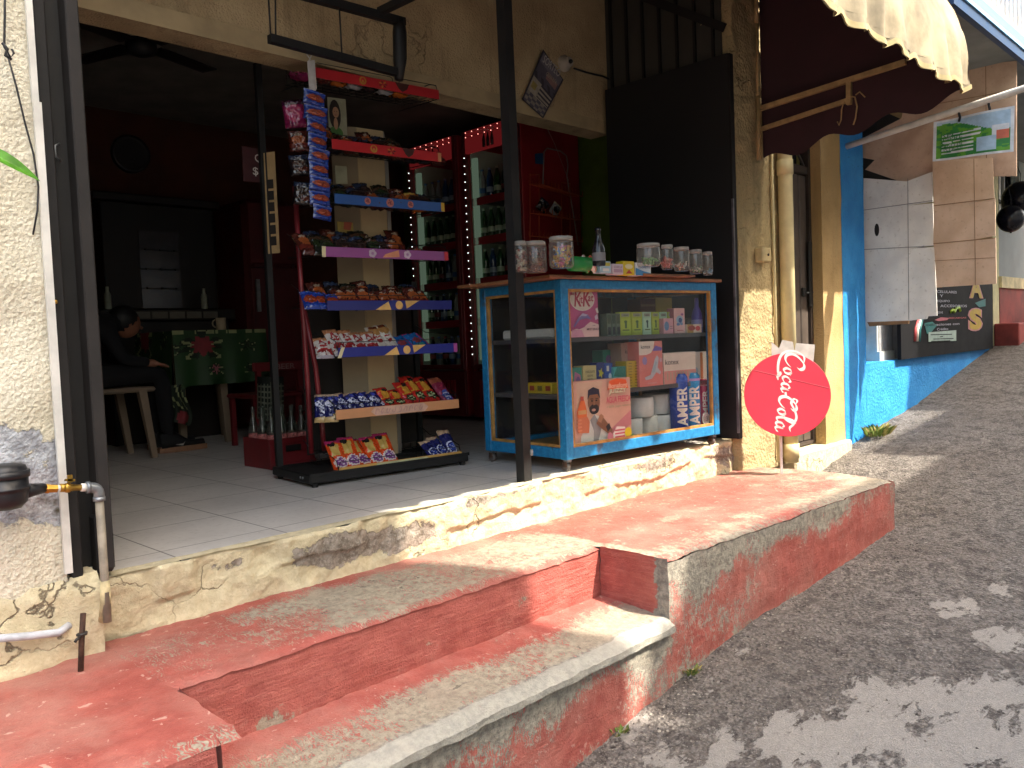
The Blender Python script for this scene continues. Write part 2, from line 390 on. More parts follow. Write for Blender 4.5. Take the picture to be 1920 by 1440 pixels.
# ------------------------------------------------------------------ red ledge with its step
t_=thing('concrete_ledge','long red painted concrete ledge with a worn step cut into it, below the shop floor','ledge',(2,1.9,-.5))
fr=Matrix.Translation((-2,-1.9,.5))
ZT=-.19; XL,XR=.83,2.56; YO,YI=1.755,2.068
def wob(p,a=.006,s=7):
    b=.0035; p=Vector((p[0]+nz(p[0],p[1],p[2],34,2)*b,p[1]+nz(p[1],p[0]+4,p[2],34,2)*b,p[2]+nz(p[2],p[0],p[1]+7,30,2)*b))
    return Vector((p[0]+nz(p[0],p[1],p[2],s)*a,p[1]+nz(p[0]+9,p[1],p[2],s)*a,p[2]+nz(p[0],p[1]+9,p[2],s)*a*.8))
class WS:  # weathered surface with attributes
    def __init__(s): s.mb=MB(); s.w=[]; s.d=[]; s.e=[]
    def sheet(s,fn,nu,nv,wf,df,ef,flip=False,am=.006):
        s.mb.grid(lambda u,v:wob(fn(u,v),am),nu,nv,RED,True,flip)
        for j in range(nv+1):
            for i in range(nu+1):
                u,v=i/nu,j/nv; p=fn(u,v); s.w.append(wf(u,v,p)); s.d.append(df(u,v,p)); s.e.append(ef(u,v,p))
    def build(s,name): return s.mb.build(name,t_,fr,attrs={'wear':s.w,'dirt':s.d,'edge':s.e})
def end_x(y): return float(np.interp(y,[1.6,2.1,2.5],[4.60,4.74,4.70]))
def lerp(a,b,t): return a+(b-a)*t
S=WS()
ZR=lambda x:ZT+ .0*x
def rnd(u,v,z,w=.025):  # rounded outer lip
    return z-.012*(1-sstep(0,.10,v))
def wtop(u,v,p):
    # worn pale in the middle, red along the wall
    k=.36+.33*sstep(.97,.72,v)*sstep(-.05,.12,v)
    k-=.24*(1-sstep(.85,1.5,p.x+.1*nz(p.x,p.y,0,5)))
    if p.x>2.62: k=.41+.2*nz(p.x,p.y*2,0,3)+.26*(1-sstep(0,.3,v))+.2*sstep(4.1,4.6,p.x)
    return k+.1*nz(p.x,p.y,5,2.2)
S.sheet(lambda u,v:Vector((lerp(XL,XR,u),lerp(YI-.0,2.56,v),ZT-.012*(1-sstep(0,.07,v)))),110,30,wtop,lambda u,v,p:1,lambda u,v,p:0)
S.sheet(lambda u,v:Vector((lerp(-1.2,XL,u),lerp(YO-.06*u,2.62,v),ZT-.008*(1-sstep(0,.05,v)))),50,36,lambda u,v,p:.30+.28*(1-sstep(0,.2,v))*sstep(.5,.8,p.x)+.06*nz(p.x,p.y,1,3),lambda u,v,p:1,lambda u,v,p:0)
S.sheet(lambda u,v:Vector((lerp(XR,end_x(lerp(YO,2.56,v)),u),lerp(YO-.07*u,2.56,v),ZT-.014*(1-sstep(0,.05,v))-.012*sstep(.97,1,u))),90,34,wtop,lambda u,v,p:.8,lambda u,v,p:.7*(1-sstep(0,.1,v)))
S.build('ledge_top')
S=WS()
# inner riser of the step
S.sheet(lambda u,v:Vector((lerp(XL+.02,XR,u),YI+.005*v,lerp(-.40,ZT-.012,v))),100,14,lambda u,v,p:.30+.30*max(0,nz(p.x,0,p.z,4)-.18)+.25*(math.exp(-((p.x-1.66)/.07)**2)*sstep(.8,.2,v)+math.exp(-((p.x-1.13)/.08)**2)*sstep(.5,.1,v)+math.exp(-((p.x-2.12)/.045)**2)*math.exp(-((v-.55)/.22)**2)),lambda u,v,p:.15,lambda u,v,p:.0,flip=False)
# tread
def trw(u,v,p):
    k=.71+.15*(1-sstep(.05,.2,v))-.36*sstep(.45,.95,v)+.1*nz(p.x,p.y,3,3)
    return k
S.sheet(lambda u,v:Vector((lerp(XL-.05,XR,u),lerp(YO-.035,YI,v),lerp(-.417,-.385,v)-.02*(1-sstep(0,.13,v)))),110,20,trw,lambda u,v,p:.9,lambda u,v,p:2*(1-sstep(.12,.22,v+.04*nz(p.x,0,0,8))))
S.sheet(lambda u,v:Vector((lerp(XL-.05,XR,u),YO-.035,lerp(-.46,-.437,v))),110,2,lambda u,v,p:.95,lambda u,v,p:.5,lambda u,v,p:2)
# cheeks of the notch
S.sheet(lambda u,v:Vector((XR,lerp(YO-.01,YI,u),lerp(-.42,ZT+.001,v))),16,12,lambda u,v,p:.28+.5*(1-sstep(.08,.3,u+.07*nz(p.z,p.y,0,12))),lambda u,v,p:.1,lambda u,v,p:.9,flip=True)
S.sheet(lambda u,v:Vector((lerp(XL-.05,XL+.02,u),lerp(YO-.06,YI,u),lerp(-.42,ZT-.003,v))),16,12,lambda u,v,p:.3,lambda u,v,p:.1,lambda u,v,p:0)
S.build('step')
S=WS()
def frw(u,v,p):
    k=.43+.26*nz(p.x,p.z,7,2.6)+.34*sstep(.55,.95,v+.3*nz(p.x,0,0,3))*(1.15-.5*u)+.24*(1-sstep(0,.25,v+.1*nz(p.x,3,0,5)))
    if p.x<XR: k+=.06
    return k
S.sheet(lambda u,v:Vector((lerp(XL-.06,XR,u),YO-.01+.0*v,lerp(road_z(lerp(XL,XR,u))-.06,-.455,v))),110,20,frw,lambda u,v,p:.6,lambda u,v,p:.8)
S.sheet(lambda u,v:Vector((lerp(XR,end_x(YO),u),lerp(YO-.01,YO-.075,u),lerp(road_z(lerp(XR,4.6,u))-.06,ZT-.014,v))),120,22,frw,lambda u,v,p:.65,lambda u,v,p:.8)
S.sheet(lambda u,v:Vector((lerp(-1.2,XL-.06,u),lerp(YO,YO-.06,u),lerp(-1.3,ZT-.008,v))),30,30,lambda u,v,p:.33,lambda u,v,p:.1,lambda u,v,p:.5)
S.sheet(lambda u,v:Vector((end_x(lerp(YO-.0,2.6,u))+.0,lerp(YO-.075,2.6,u),lerp(-.8,ZT-.014,v))),20,20,lambda u,v,p:.55,lambda u,v,p:.1,lambda u,v,p:1)
S.build('front_face')

# ------------------------------------------------------------------ shop building
shop=thing('shop_building','corner shop with a dark open front, rough tan lintel and peeling cream base','shop',(2.6,3.0,0))
fs=Matrix.Translation((-2.6,-3.0,0))
# base wall under the floor edge
def basew(mbx):
    w=[]
    def fn(u,v):
        x=lerp(.60,4.72,u); z=lerp(-.21,.002,v)
        vv=v+.16*nz(x,7,0,1.6)+.07*nz(x,2,z,9); y=2.556+.03*nz(x,0,z,3)-.018*sstep(.50,.56,vv)*(1-sstep(.55,.75,nz(x,1,0,2.3)+.55))+.008*(nz(x,5,z,11))+.005*nz(x,5,z,40,2)
        if .98<v: y+=.008
        return Vector((x,y,z+ (.006*nz(x,0,0,14) if v>.9 else 0)))
    mbx.grid(fn,420,26,CREAM,True)
    for j in range(27):
        for i in range(421):
            p=fn(i/420,j/26); v=j/26
            k=.42
            for cx,wd,vc,vh,a in ((1.62,.18,.62,.3,.5),(1.95,.2,.5,.25,.42),(2.45,.3,.9,.15,.3),(3.6,.35,.8,.25,.28),(4.35,.3,.6,.4,.3),(1.25,.1,.75,.15,.25)):
                k+=a*math.exp(-((p.x-cx)/wd)**2-((v-vc)/vh)**2)
            w.append(k)
    def cap(u,v):
        x=lerp(.60,4.72,u); return Vector((x,lerp(2.548+.03*nz(x,0,0,3),2.60,v)+.006*nz(x,9,0,18),.003+.002*v))
    mbx.grid(cap,200,2,CREAM,True); w+=[.46+.12*nz(i%201*.05,0,0,2) for i in range(201*3)]
    return w
mb=MB(); w=basew(mb); mb.build('base_wall',shop,fs,attrs={'wear':w})
# lintel wall set back
mb=MB(); ZL=1.985
mb.box((.8,3.4,ZL),(4.46,3.56,3.3),STUCT); lo=mb.build('lintel_wall',shop,fs)
mb=MB(); SM=P('smooth_tan_plaster','#a5926f',.8,0,.12,6,.2); mb.box((.8,3.392,ZL-.004),(4.46,3.3995,ZL+.075),SM); mb.build('lintel_band',shop,fs)
# porch ceiling, room
CEIL=P('dim_ceiling','#7d766c',.9,0,.15,4); ORG=P('orange_wall','#52291a',.85,0,.15,3,.2); GRN=P('green_wall','#5a7026',.8,0,.15,4,.2)
mb=MB(); mb.box((.6,2.62,2.98),(4.9,3.4,3.06),CEIL); mb.build('porch_ceiling',shop,fs)
mb=MB(); mb.box((.75,3.56,2.52),(5.4,6.72,2.6),CEIL); mb.build('ceiling',shop,fs)
mb=MB(); mb.box((.75,6.6,-.02),(5.4,6.75,2.52),ORG); mb.build('back_wall',shop,fs)
mb=MB(); mb.box((.62,2.66,-.02),(.75,6.6,3.0),ORG); mb.build('left_wall',shop,fs)
mb=MB(); mb.box((5.24,2.72,-.02),(5.4,6.6,3.0),GRN); mb.build('right_wall',shop,fs)
# right pillar
mb=MB()
def pil(u,v):
    z=lerp(-.22,3.3,v); seg=u*3
    if seg<1: p=Vector((4.463,lerp(2.75,2.487,seg),z))
    elif seg<2: p=Vector((lerp(4.463,5.06,seg-1),2.487,z))
    else: p=Vector((5.06,lerp(2.487,2.75,seg-2),z))
    q=.012; return p+Vector((nz(p.x,p.y,p.z,7)*q+nz(p.x,p.y,p.z,40,2)*.004,nz(p.x+5,p.y,p.z,8)*q+nz(p.x,p.y+3,p.z,38,2)*.005,0))
mb.grid(pil,70,230,STUCP,True); mb.build('pillar',shop,fs)
mb=MB(); mb.box((4.46,2.70,2.25),(5.3,2.75,3.3),STUCP); mb.build('upper_wall',shop,fs)
# ------------------------------------------------------------------ left neighbour wall and its pipes
GALV=P('galvanised_steel','#8b8f92',.4,.6,.15,30,.1); BRASS=P('brass','#b08a3c',.35,.8,.15,30); WPVC=P('white_pvc','#d5d2ca',.45,0,.1,10,.05)
RUST=P('rusty_iron','#4a3226',.8,.2,.35,40,.4); BPL=P('black_plastic','#1b1c20',.42,0,.15,20,.1); CABLE=P('black_cable','#17161a',.5,0,.1,20)
lw=thing('plaster_wall','rough white plastered wall with a grey peeling band beside the black shop gate','wall',(0,2.6,0))
lf=Matrix.Translation((0,-2.6,0))
mb=MB(); ww=[]
def lwf(u,v):
    x=lerp(-1.3,.735,u); z=lerp(-.02,3.3,v); q=.012*nz(x,0,z,5)+.006*nz(x,2,z,24,2)
    return Vector((x+(.006*nz(0,0,z,16) if u>.99 else 0),2.5-q,z))
mb.grid(lwf,70,130,STUC,True)
for j in range(131):
    for i in range(71):
        p=lwf(i/70,j/130); b=sstep(.15,.24,p.z+.03*nz(p.x,0,0,4))*(1-sstep(.42,.5,p.z+.04*nz(p.x,0,4,5)))
        ww.append(.36+.36*b)
mb.grid(lambda u,v:Vector((.735+.005*nz(0,0,lerp(0,3.3,v),9),lerp(2.5,2.75,u),lerp(-.02,3.3,v))),2,40,STUC); ww+=[.4]*(3*41)
mb.build('wall',lw,lf,attrs={'wear':ww})
mb=MB(); w=[]
def lbf(u,v):
    x=lerp(-1.3,.815,u); z=lerp(-.225,.035,v)
    return Vector((x,2.478+.02*nz(x,0,z,6)+.008*nz(x,4,z,18)+.03*sstep(.85,1,v),z+.012*nz(x,0,0,7)*(v>.9)))
mb.grid(lbf,110,14,CREAM)
for j in range(15):
    for i in range(111): w.append(.44+.1*nz(i*.05,j*.1,0,2))
mb.grid(lambda u,v:Vector((lerp(-1.3,.815,u),lerp(2.51,2.62,v),.036+.01*nz(u*9,v,0,3))),60,2,CREAM); w+=[.45]*(61*3)
mb.build('base',lw,lf,attrs={'wear':w})
mb=MB(); mb.bar((.733,2.478,.055),(.735,2.478,1.34),.020,.012,WPVC,up=(0,1,0)); mb.bar((.733,2.484,1.34),(.735,2.484,3.0),.016,.012,WPVC,up=(0,1,0))
tag(mb.build('cable_trunking'),'thin white plastic cable trunking running down the edge of the white wall','trunking')
mb=MB()
Q=lambda a,b,y=2.47:at(a,b,y=y)
mb.tube([Q(10,-60),Q(9,20),Q(8,88),Q(20,108),Q(26,100),Q(22,92)],.003,CABLE,6)
mb.tube([Q(12,95),Q(30,160),Q(48,235),Q(63,290),Q(72,350),Q(70,395),Q(62,440)],.0026,CABLE,6)
mb.tube([Q(4,80),Q(14,92),Q(10,104),Q(22,112)],.004,CABLE,6)
tag(mb.build('electric_cable'),'thin black cable with a knotted hook hanging down the white wall','cable')
# black gate folded at the left
g=thing('folding_gate','black iron gate folded open against the left side of the shop front','gate',(.8,2.56,0)); gf=Matrix.Translation((-.8,-2.56,0))
GREYP=P('dark_grey_paint','#262220',.75,0,.2,12,.2)
def part(name,par,f,*ops):
    mb=MB()
    for o in ops: o(mb)
    return mb.build(name,par,f)
part('outer_post',g,gf,lambda m:m.box((.748,2.50,.03),(.779,2.56,3.0),BLACKW,.004))
part('gate_leaf',g,gf,lambda m:m.box((.775,2.585,.035),(.84,2.60,3.0),BLACK),lambda m:m.tube([(.815,2.575,1.26),(.80,2.565,1.25),(.80,2.565,1.22),(.815,2.575,1.21)],.003,GALV,6))
part('inner_post',g,gf,lambda m:m.box((.838,2.525,.03),(.874,2.59,3.0),GREYP,.004))
part('foot_plate',g,gf,lambda m:m.box((.826,2.53,.02),(.872,2.58,.19),BLACK,.006),lambda m:m.box((.862,2.5275,.075),(.868,2.531,.088),P('orange_plastic','#c9562a')))
part('wheel_bolt',g,gf,lambda m:m.tube([at(104,566,y=2.50),at(104,566,y=2.49)],.006,BRASS,8))
# gas meter and pipe
gp=thing('gas_meter','black round gas meter on the white wall with a short nozzle','gas meter',(.60,2.42,.32)); pf=Matrix.Translation((-.60,-2.42,-.32))
c=at(8,910,y=2.40)
part('body',gp,pf,lambda m:m.lathe([(0,-.062),(.035,-.06),(.05,-.045),(.055,-.02),(.055,-.012),(.0585,-.011),(.0585,-.005),(.055,-.004),(.0545,.035),(.050,.048),(.03,.054),(0,.055)],c,BPL,28))
part('cap',gp,pf,lambda m:m.lathe([(.052,.018),(.0595,.019),(.0595,.036),(.055,.0365)],c,BPL,28))
n0=at(40,922,y=2.40); n1=at(84,915,y=2.42)
part('nozzle',gp,pf,lambda m:m.tube([n0,n0.lerp(n1,.5),n1],[.022,.017,.0125],BPL,12))
gq=thing('gas_pipe','galvanised gas pipe with a brass valve and elbow dropping in front of the gate','pipe',(.80,2.44,-.1)); qf=Matrix.Translation((-.80,-2.44,.1))
yy=2.42; e0=at(84,916,y=yy); e1=at(107,916,y=yy); e2=at(112,915,y=yy); e3=at(153,914,y=yy); e4=at(176,914,y=yy); e5=at(184,930,y=yy); e6=at(184,1135,y=yy)
part('union_nut',gq,qf,lambda m:m.tube([e0,e0.lerp(e1,.3),e0.lerp(e1,.32),e1],[.0135,.0135,.0115,.0115],BRASS,6,smooth=False))
part('valve_body',gq,qf,lambda m:m.tube([e2,e2.lerp(e3,.3),e2.lerp(e3,.31),e2.lerp(e3,.6),e2.lerp(e3,.61),e3],[.0115,.0115,.0095,.0095,.0085,.0085],BRASS,10),lambda m:m.ball(e2.lerp(e3,.35),.0135,BRASS,10))
hv=at(131,900,y=yy)
part('valve_handle',gq,qf,lambda m:m.bar(hv+Vector((0,0,-.006)),hv+Vector((0,0,.014)),.008,.012,BRASS),lambda m:m.bar(hv+Vector((-.012,0,.002)),hv+Vector((.012,0,-.002)),.008,.006,BRASS))
part('thread_tape',gq,qf,lambda m:m.tube([at(107,916,y=yy),at(113,916,y=yy)],.0102,WPVC,10)); part('thread_tape',gq,qf,lambda m:m.tube([at(152,914,y=yy),at(162,914,y=yy)],.0112,WPVC,10))
k=[e3.lerp(e4,.5)]+[Vector((e4.x+.018*math.sin(a)-.006,yy,e4.z-.018*(1-math.cos(a)))) for a in np.linspace(0,PI/2,6)]+[Vector((e4.x+.012,yy,e4.z-.034))]
part('elbow',gq,qf,lambda m:m.tube(k,[.0145]*len(k),GALV,12),lambda m:m.tube([k[0]+Vector((-.004,0,0)),k[0]+Vector((.006,0,0))],.0165,GALV,12),lambda m:m.tube([k[-1]+Vector((0,0,.006)),k[-1]+Vector((0,0,-.005))],.0165,GALV,12))
pb=Vector((k[-1].x,yy,-.09)); PGR=P('painted_grey_pipe','#8d8373',.6,.1,.25,14,.1)
part('down_pipe',gq,qf,lambda m:m.tube([k[-1],Vector((k[-1].x,yy,.03)),pb],.0115,PGR,12),lambda m:m.tube([Vector((pb.x,yy,.028)),Vector((pb.x,yy+.004,-.04)),Vector((pb.x,yy+.02,-.09))],[.0125,.0145,.017],P('cream_painted_pipe','#c9b88c',.7,0,.3,20,.2),12))
rb=at(150,1258,z=-.19); rt=at(156,1150,y=rb.y)
r_=thing('iron_stub','rusty iron rod stub with a wire tie standing in the red ledge','rod',rb); rf=Matrix.Translation(-rb)
part('rod',r_,rf,lambda m:m.tube([rb+Vector((0,0,-.02)),rb.lerp(rt,.5),rt],.0075,RUST,10))
q=rb.lerp(rt,.62)
part('wire_tie',r_,rf,lambda m:m.tube([q+Vector((.011*math.cos(a),.011*math.sin(a),.001*a)) for a in np.linspace(0,6.2,12)],.004,P('dark_wire','#3d3a38',.5,.5),6),lambda m:m.tube([q+Vector((-.008,-.01,0)),q+Vector((-.018,-.014,-.004)),q+Vector((-.022,-.012,-.01))],.004,P('dark_wire','#3d3a38'),6))
mb=MB(); mb.tube([at(-60,1202,y=2.455),at(60,1192,y=2.455),at(110,1186,y=2.46),at(130,1172,y=2.475)],.0105,P('grey_white_pipe','#b9bcc2',.5,0,.15,20,.1),10)
tag(mb.build('water_pipe'),'pale plastic pipe half buried along the foot of the white wall','pipe')
# plant leaf entering at the left
LEAF=P('leaf_green','#4d8a1c',.4,0,.2,25,.1,Transmission_Weight=0.0)
lp=thing('hanging_plant','green plant with a pointed leaf poking in at the left edge before the white wall','plant',(.40,2.05,1.15)); lpf=Matrix.Translation((-.40,-2.05,-1.15))
def leaf(base,tip,wd,nrm,name='leaf'):
    mb=MB(); base=Vector(base);tip=Vector(tip); ax=tip-base; sd=ax.cross(Vector(nrm)).normalized(); nr=sd.cross(ax).normalized()
    def f(u,v):
        w=wd*math.sin(PI*min(1,v**.8))**.8*(1-v*.25); s=(u-.5)*2
        return base+ax*v+sd*s*w+nr*(abs(s)*w*.35-.12*ax.length*(v-.5)**2)
    mb.grid(f,6,12,LEAF); return mb.build(name,lp,lpf)
leaf(at(-45,270,y=2.2),at(77,338,y=2.18),.021,(0.2,-1,.45))
leaf(at(-60,200,y=2.15),at(-150,330,y=2.1),.02,(0,-1,.3)); leaf(at(-90,120,y=2.1),at(-10,60,y=2.05)-Vector((.09,0,0)),.018,(0,-1,.5))
part('stem',lp,lpf,lambda m:m.tube([Vector((.36,2.05,1.6)),at(-90,120,y=2.1),at(-60,200,y=2.15),at(-45,270,y=2.2)],.003,LEAF,6))

# ------------------------------------------------------------------ awning over the shop
mb=MB(); mb.box((.6,2.5,2.86),(4.95,2.62,3.7),STUCP); mb.build('upper_facade',shop,fs)
mb=MB(); mb.box((.6,2.62,3.06),(5.4,6.7,3.7),STUCP); mb.build('upper_storey',shop,fs)
MAR=P('maroon_canvas_inside','#3a2229',.9,0,.1,8,.1); CRM=P('cream_canvas','#877c66',.9,0,.3,4,.15); BIND=P('pale_binding','#a0916a',.85,0,.1,20)
aw=thing('shop_awning','cream scalloped barrel awning with a dark maroon underside over the shop front','awning',(2.9,2.0,2.4)); af=Matrix.Translation((-2.9,-2.0,-2.4))
XA0,XA1=1.05,4.8
prof=[(1.325,1.87),(1.328,1.98),(1.345,2.12),(1.385,2.26),(1.46,2.40),(1.58,2.55),(1.76,2.69),(2.0,2.81),(2.25,2.89),(2.485,2.93)]
def pr(t):
    t*=len(prof)-1; i=min(int(t),len(prof)-2); f=t-i
    return lerp(prof[i][0],prof[i+1][0],f),lerp(prof[i][1],prof[i+1][1],f)
def canv(off):
    def f(u,v):
        x=lerp(XA0,XA1,u); y,z=pr(v); sag=.012*math.sin(x*5.1)*math.sin(PI*v)+.012*nz(x,v*2,0,2.5)
        wv=(1-sstep(0,.35,v)); yw=.018*math.sin(x*24+1.3*math.sin(x*7))*wv+.012*nz(x,0,v,6)*wv
        return Vector((x,y+yw+off,z+sag-off*.6))
    return f
mb=MB(); mb.grid(canv(0),150,26,CRM); mb.build('canopy_outside',aw,af)
mb=MB(); mb.grid(canv(.006),150,26,MAR,flip=True); mb.build('canopy_inside',aw,af)
def scal(x,per=.262): 
    t=(x-4.8)/per; return -.040*abs(math.sin(PI*t))**.8+.008
mb=MB(); 
def val(off,bot=0):
    def f(u,v):
        x=lerp(XA0,XA1,u); y0=1.325+.018*math.sin(x*24+1.3*math.sin(x*7))+.012*nz(x,0,0,6)
        zb=1.845+scal(x); 
        if bot==1: z=lerp(zb,zb+.024,v)
        else: z=lerp(zb+.02,1.875+.012*math.sin(x*5.1)*0,v)
        return Vector((x,y0+off+.007*math.sin(x*48)*max(0,1-(z-zb)/.06),z))
    return f
mb.grid(val(0),260,4,CRM); mb.grid(val(.005),260,4,MAR,flip=True); mb.build('valance',aw,af)
mb=MB(); mb.grid(val(-.003,1),260,2,BIND); mb.grid(val(.004,1),260,2,BIND,flip=True); mb.build('valance_binding',aw,af)
# far side panel
def sidez(y):
    t=(2.485-y)/(2.485-1.325); return lerp(1.70,1.85,t)+.028*math.sin(t*PI*2*3.3+.6)-.012
mb=MB()
ys=np.linspace(1.33,2.485,40)
def topz(y):
    return float(np.interp(y,[p[0] for p in prof],[p[1] for p in prof]))
vs=[(XA1-.004+.01*math.sin(y*9),y,sidez(y)) for y in ys]+[(XA1-.004+.004*math.sin(y*9),y,topz(y)) for y in ys]
n=len(ys); mb.add(vs,[(i,i+1,n+i+1,n+i) for i in range(n-1)],MAR,True); mb.add([(a+.004,b,c) for a,b,c in vs],[(i+1,i,n+i,n+i+1) for i in range(n-1)],MAR,True)
mb.build('side_panel',aw,af)
TANB=P('tan_painted_bar','#a68d62',.6,0,.2,14,.15)
X=XA1-.03
def bar2(a,b,w=.028): 
    part('frame_bar',aw,af,lambda m:m.bar(at(*a,x=X),at(*b,x=X),w,w,TANB))
bar2((1425,204),(1698,116)); bar2((1425,243),(1590,188),.024); bar2((1592,150),(1592,196),.026); bar2((1424,196),(1427,300),.02)
part('hook',aw,af,*[lambda m,pts=pts:m.tube([at(*p,x=X-.01) for p in pts],.004,TANB,6) for pts in ([(1583,188),(1578,205),(1577,225),(1573,235),(1570,228)],[(1590,180),(1603,182),(1607,200),(1604,222),(1600,234)],[(1604,178),(1612,172),(1622,182)])])
# pipe stubs on the pillar edge
mb=MB(); 
for a,b,r in (((1418,-20),(1418,42),.012),((1420,45),(1420,180),.008),((1421,180),(1422,300),.011)): mb.tube([at(*a,y=2.46),at(*b,y=2.46)],r,TANB,8)
tag(mb.build('awning_tube'),'thin tan iron tube fixed up the right edge of the plaster pillar','tube')
# ------------------------------------------------------------------ post, hanging frame, dark door leaf
mb=MB(); po=thing('iron_post','square black iron post standing at the edge of the tiled floor','post',(2.695,2.62,0))
pof=Matrix.Translation((-2.695,-2.62,0))
def tilt(m):
    a=at(981,906,z=0); m.bar(Vector((2.705,2.615,0)),Vector((2.69,2.615,3.0)),.05,.05,BLACKW,up=(0,1,0))
part('shaft',po,pof,tilt)
part('lug',po,pof,lambda m:m.box((2.722,2.582,.12),(2.738,2.592,.15),GALV,.003))
hf=thing('hanging_bracket','black iron bracket frame hanging from wires in front of the tan lintel','frame',(2.1,3.0,2.0)); hff=Matrix.Translation((-2.1,-3.0,-2.0))
for n_,a,b,w in (('bottom_bar',(505,72),(752,138),.032),('top_bar',(560,-12),(757,42),.034)):
    part(n_,hf,hff,lambda m:m.bar(at(*a,y=3.0),at(*b,y=3.0),w,w,BLACK))
vb=[at(748,36,y=3.0),at(749,60,y=3.0),at(750,110,y=3.0),at(748,150,y=3.0)]
part('taped_upright',hf,hff,lambda m:m.tube(vb,[.024,.032,.031,.02],BLACK,8))
q0=at(712,22,y=3.0); part('brace',hf,hff,lambda m:m.bar(q0,q0+Vector((0.02,-.9,.0)),.03,.03,BLACK))
for a,b in (((503,-10),(508,74)),((516,-10),(517,70)),((636,12),(641,100))): part('wire',hf,hff,lambda m:m.tube([at(*a,y=3.0),at(*b,y=3.0)],.0035,BLACK,6))
dl=thing('metal_door','tall black sheet metal door leaf standing open behind the pillar','door',(4.386,2.9,0)); dlf=Matrix.Translation((-4.386,-2.9,0))
DKM=P('black_sheet_metal','#121214',.6,0,.2,4,.05)
part('leaf',dl,dlf,lambda m:m.box((4.386,2.475,.015),(4.415,3.37,2.255),DKM))
part('edge_strip',dl,dlf,lambda m:m.box((4.380,2.462,.015),(4.42,2.4745,2.25),BLACKW),lambda m:m.box((4.379,2.4615,.05),(4.392,2.4735,1.42),P('worn_steel_edge','#6d6a70',.45,.5,.3,9)))
tg=thing('barred_transom','dim barred panel above the black door leaf','grille',(4.43,2.9,2.27)); tgf=Matrix.Translation((-4.43,-2.9,-2.27))
SMK=P('smoky_sheet','#3b3934',.6,0,.15,3)
part('sheet',tg,tgf,lambda m:m.box((4.452,2.55,2.26),(4.458,3.40,2.98),SMK))
for y in np.arange(2.6,3.36,.125): part('bar',tg,tgf,lambda m:m.bar((4.44,y,2.26),(4.44,y,2.98),.016,.016,BLACK,up=(0,1,0)))
part('cross_bar',tg,tgf,lambda m:m.bar((4.436,2.52,2.42),(4.436,3.4,2.97),.05,.012,BLACK,up=(1,0,0)))
# ------------------------------------------------------------------ drain pipe, conduit, junction box
CP=P('cream_pvc','#d9cc9c',.45,0,.1,5,.05)
dp=thing('drain_pipe','cream painted drainpipe running down beside the pillar to the red ledge','drainpipe',(4.98,2.44,0)); dpf=Matrix.Translation((-4.98,-2.44,0))
part('pipe',dp,dpf,lambda m:m.tube([(4.985,2.435,-.2),(4.985,2.435,3.3)],.045,CP,18))
for z in (1.62,-.17): part('collar',dp,dpf,lambda m:m.tube([(4.985,2.435,z),(4.985,2.435,z+.09)],.0505,CP,18))
mb=MB(); mb.tube([(4.885,2.472,-.19),(4.885,2.472,2.9)],.010,CP,8); tag(mb.build('conduit'),'thin cream conduit tube between the pillar and the drainpipe','conduit')
jb=at(1433,478,y=2.45); mb=MB(); mb.box((jb.x-.055,2.43,jb.z-.045),(jb.x+.055,2.486,jb.z+.045),P('beige_plastic','#c2b083',.5),.008); mb.tube([(jb.x+.01,2.432,jb.z),(jb.x+.01,2.424,jb.z)],.008,BLACK,8)
tag(mb.build('junction_box'),'small beige electrical box on the right edge of the pillar','box')
# ------------------------------------------------------------------ next-door house: iron door, tan and blue wall
nb=thing('blue_house','neighbouring house front painted tan and bright blue with a low wall under a blue canopy','house',(7.5,2.6,0)); nf=Matrix.Translation((-7.5,-2.6,0))
TANW=m_stucco('tan_house_wall','#b39563','#c7a877',spots='#8a7350',bump=.5)
def m_blue():
    t=NT('blue_wall_paint'); n1=t.noise(6,6,.6); n2=t.noise(42,5,.65); v=t.vor(26); sp=t.n('ShaderNodeSeparateXYZ'); t.lk(t.co(),sp.inputs[0])
    col=t.mix(t.step(n1,.3,.7),L('#1b84d2'),L('#3298df'))
    pit=t.mth('MULTIPLY',t.mth('SUBTRACT',1,t.step(v,.06,.22)),t.step(n1,.46,.6)); pit=t.mth('MULTIPLY',pit,t.step(n2,.45,.55))
    col=t.mix(t.mth('MULTIPLY',pit,.8),col,L('#0b2f4f')); col=t.mix(t.mth('MULTIPLY',t.step(n2,.62,.7),.4),col,L('#5fb0de'))
    h=t.mth('ADD',n2,t.mth('MULTIPLY',pit,-1.6)); return t.bsdf(col,.65,h=h,hs=.8,hd=.014)
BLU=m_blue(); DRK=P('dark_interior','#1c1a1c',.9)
def wallgrid(par,f,name,x0,x1,z0,z1,y,mat,nu=20,nv=40,th=.25,amp=.006):
    mb=MB(); zf=z0 if callable(z0) else (lambda x:z0)
    mb.grid(lambda u,v:Vector((lerp(x0,x1,u),y+amp*nz(lerp(x0,x1,u),y,lerp(zf(0),z1,v),6),lerp(zf(lerp(x0,x1,u)),z1,v))),nu,nv,mat)
    zz=min(zf(x0),zf(x1))
    mb.add([(x0,y,zz),(x0,y+th,zz),(x0,y+th,z1),(x0,y,z1),(x1,y,zz),(x1,y+th,zz),(x1,y+th,z1),(x1,y,z1)],[(3,2,1,0),(4,5,6,7),(3,7,6,2),(1,2,6,5)],mat)
    return mb.build(name,par,f)
wallgrid(nb,nf,'tan_pier',5.62,5.945,-.4,2.5,2.487,TANW)
wallgrid(nb,nf,'blue_pier',5.945,6.345,-.5,2.5,2.484,BLU)
wallgrid(nb,nf,'low_wall',6.345,9.72,lambda x:road_z(x)-.15,.365,2.487,BLU,60,12)
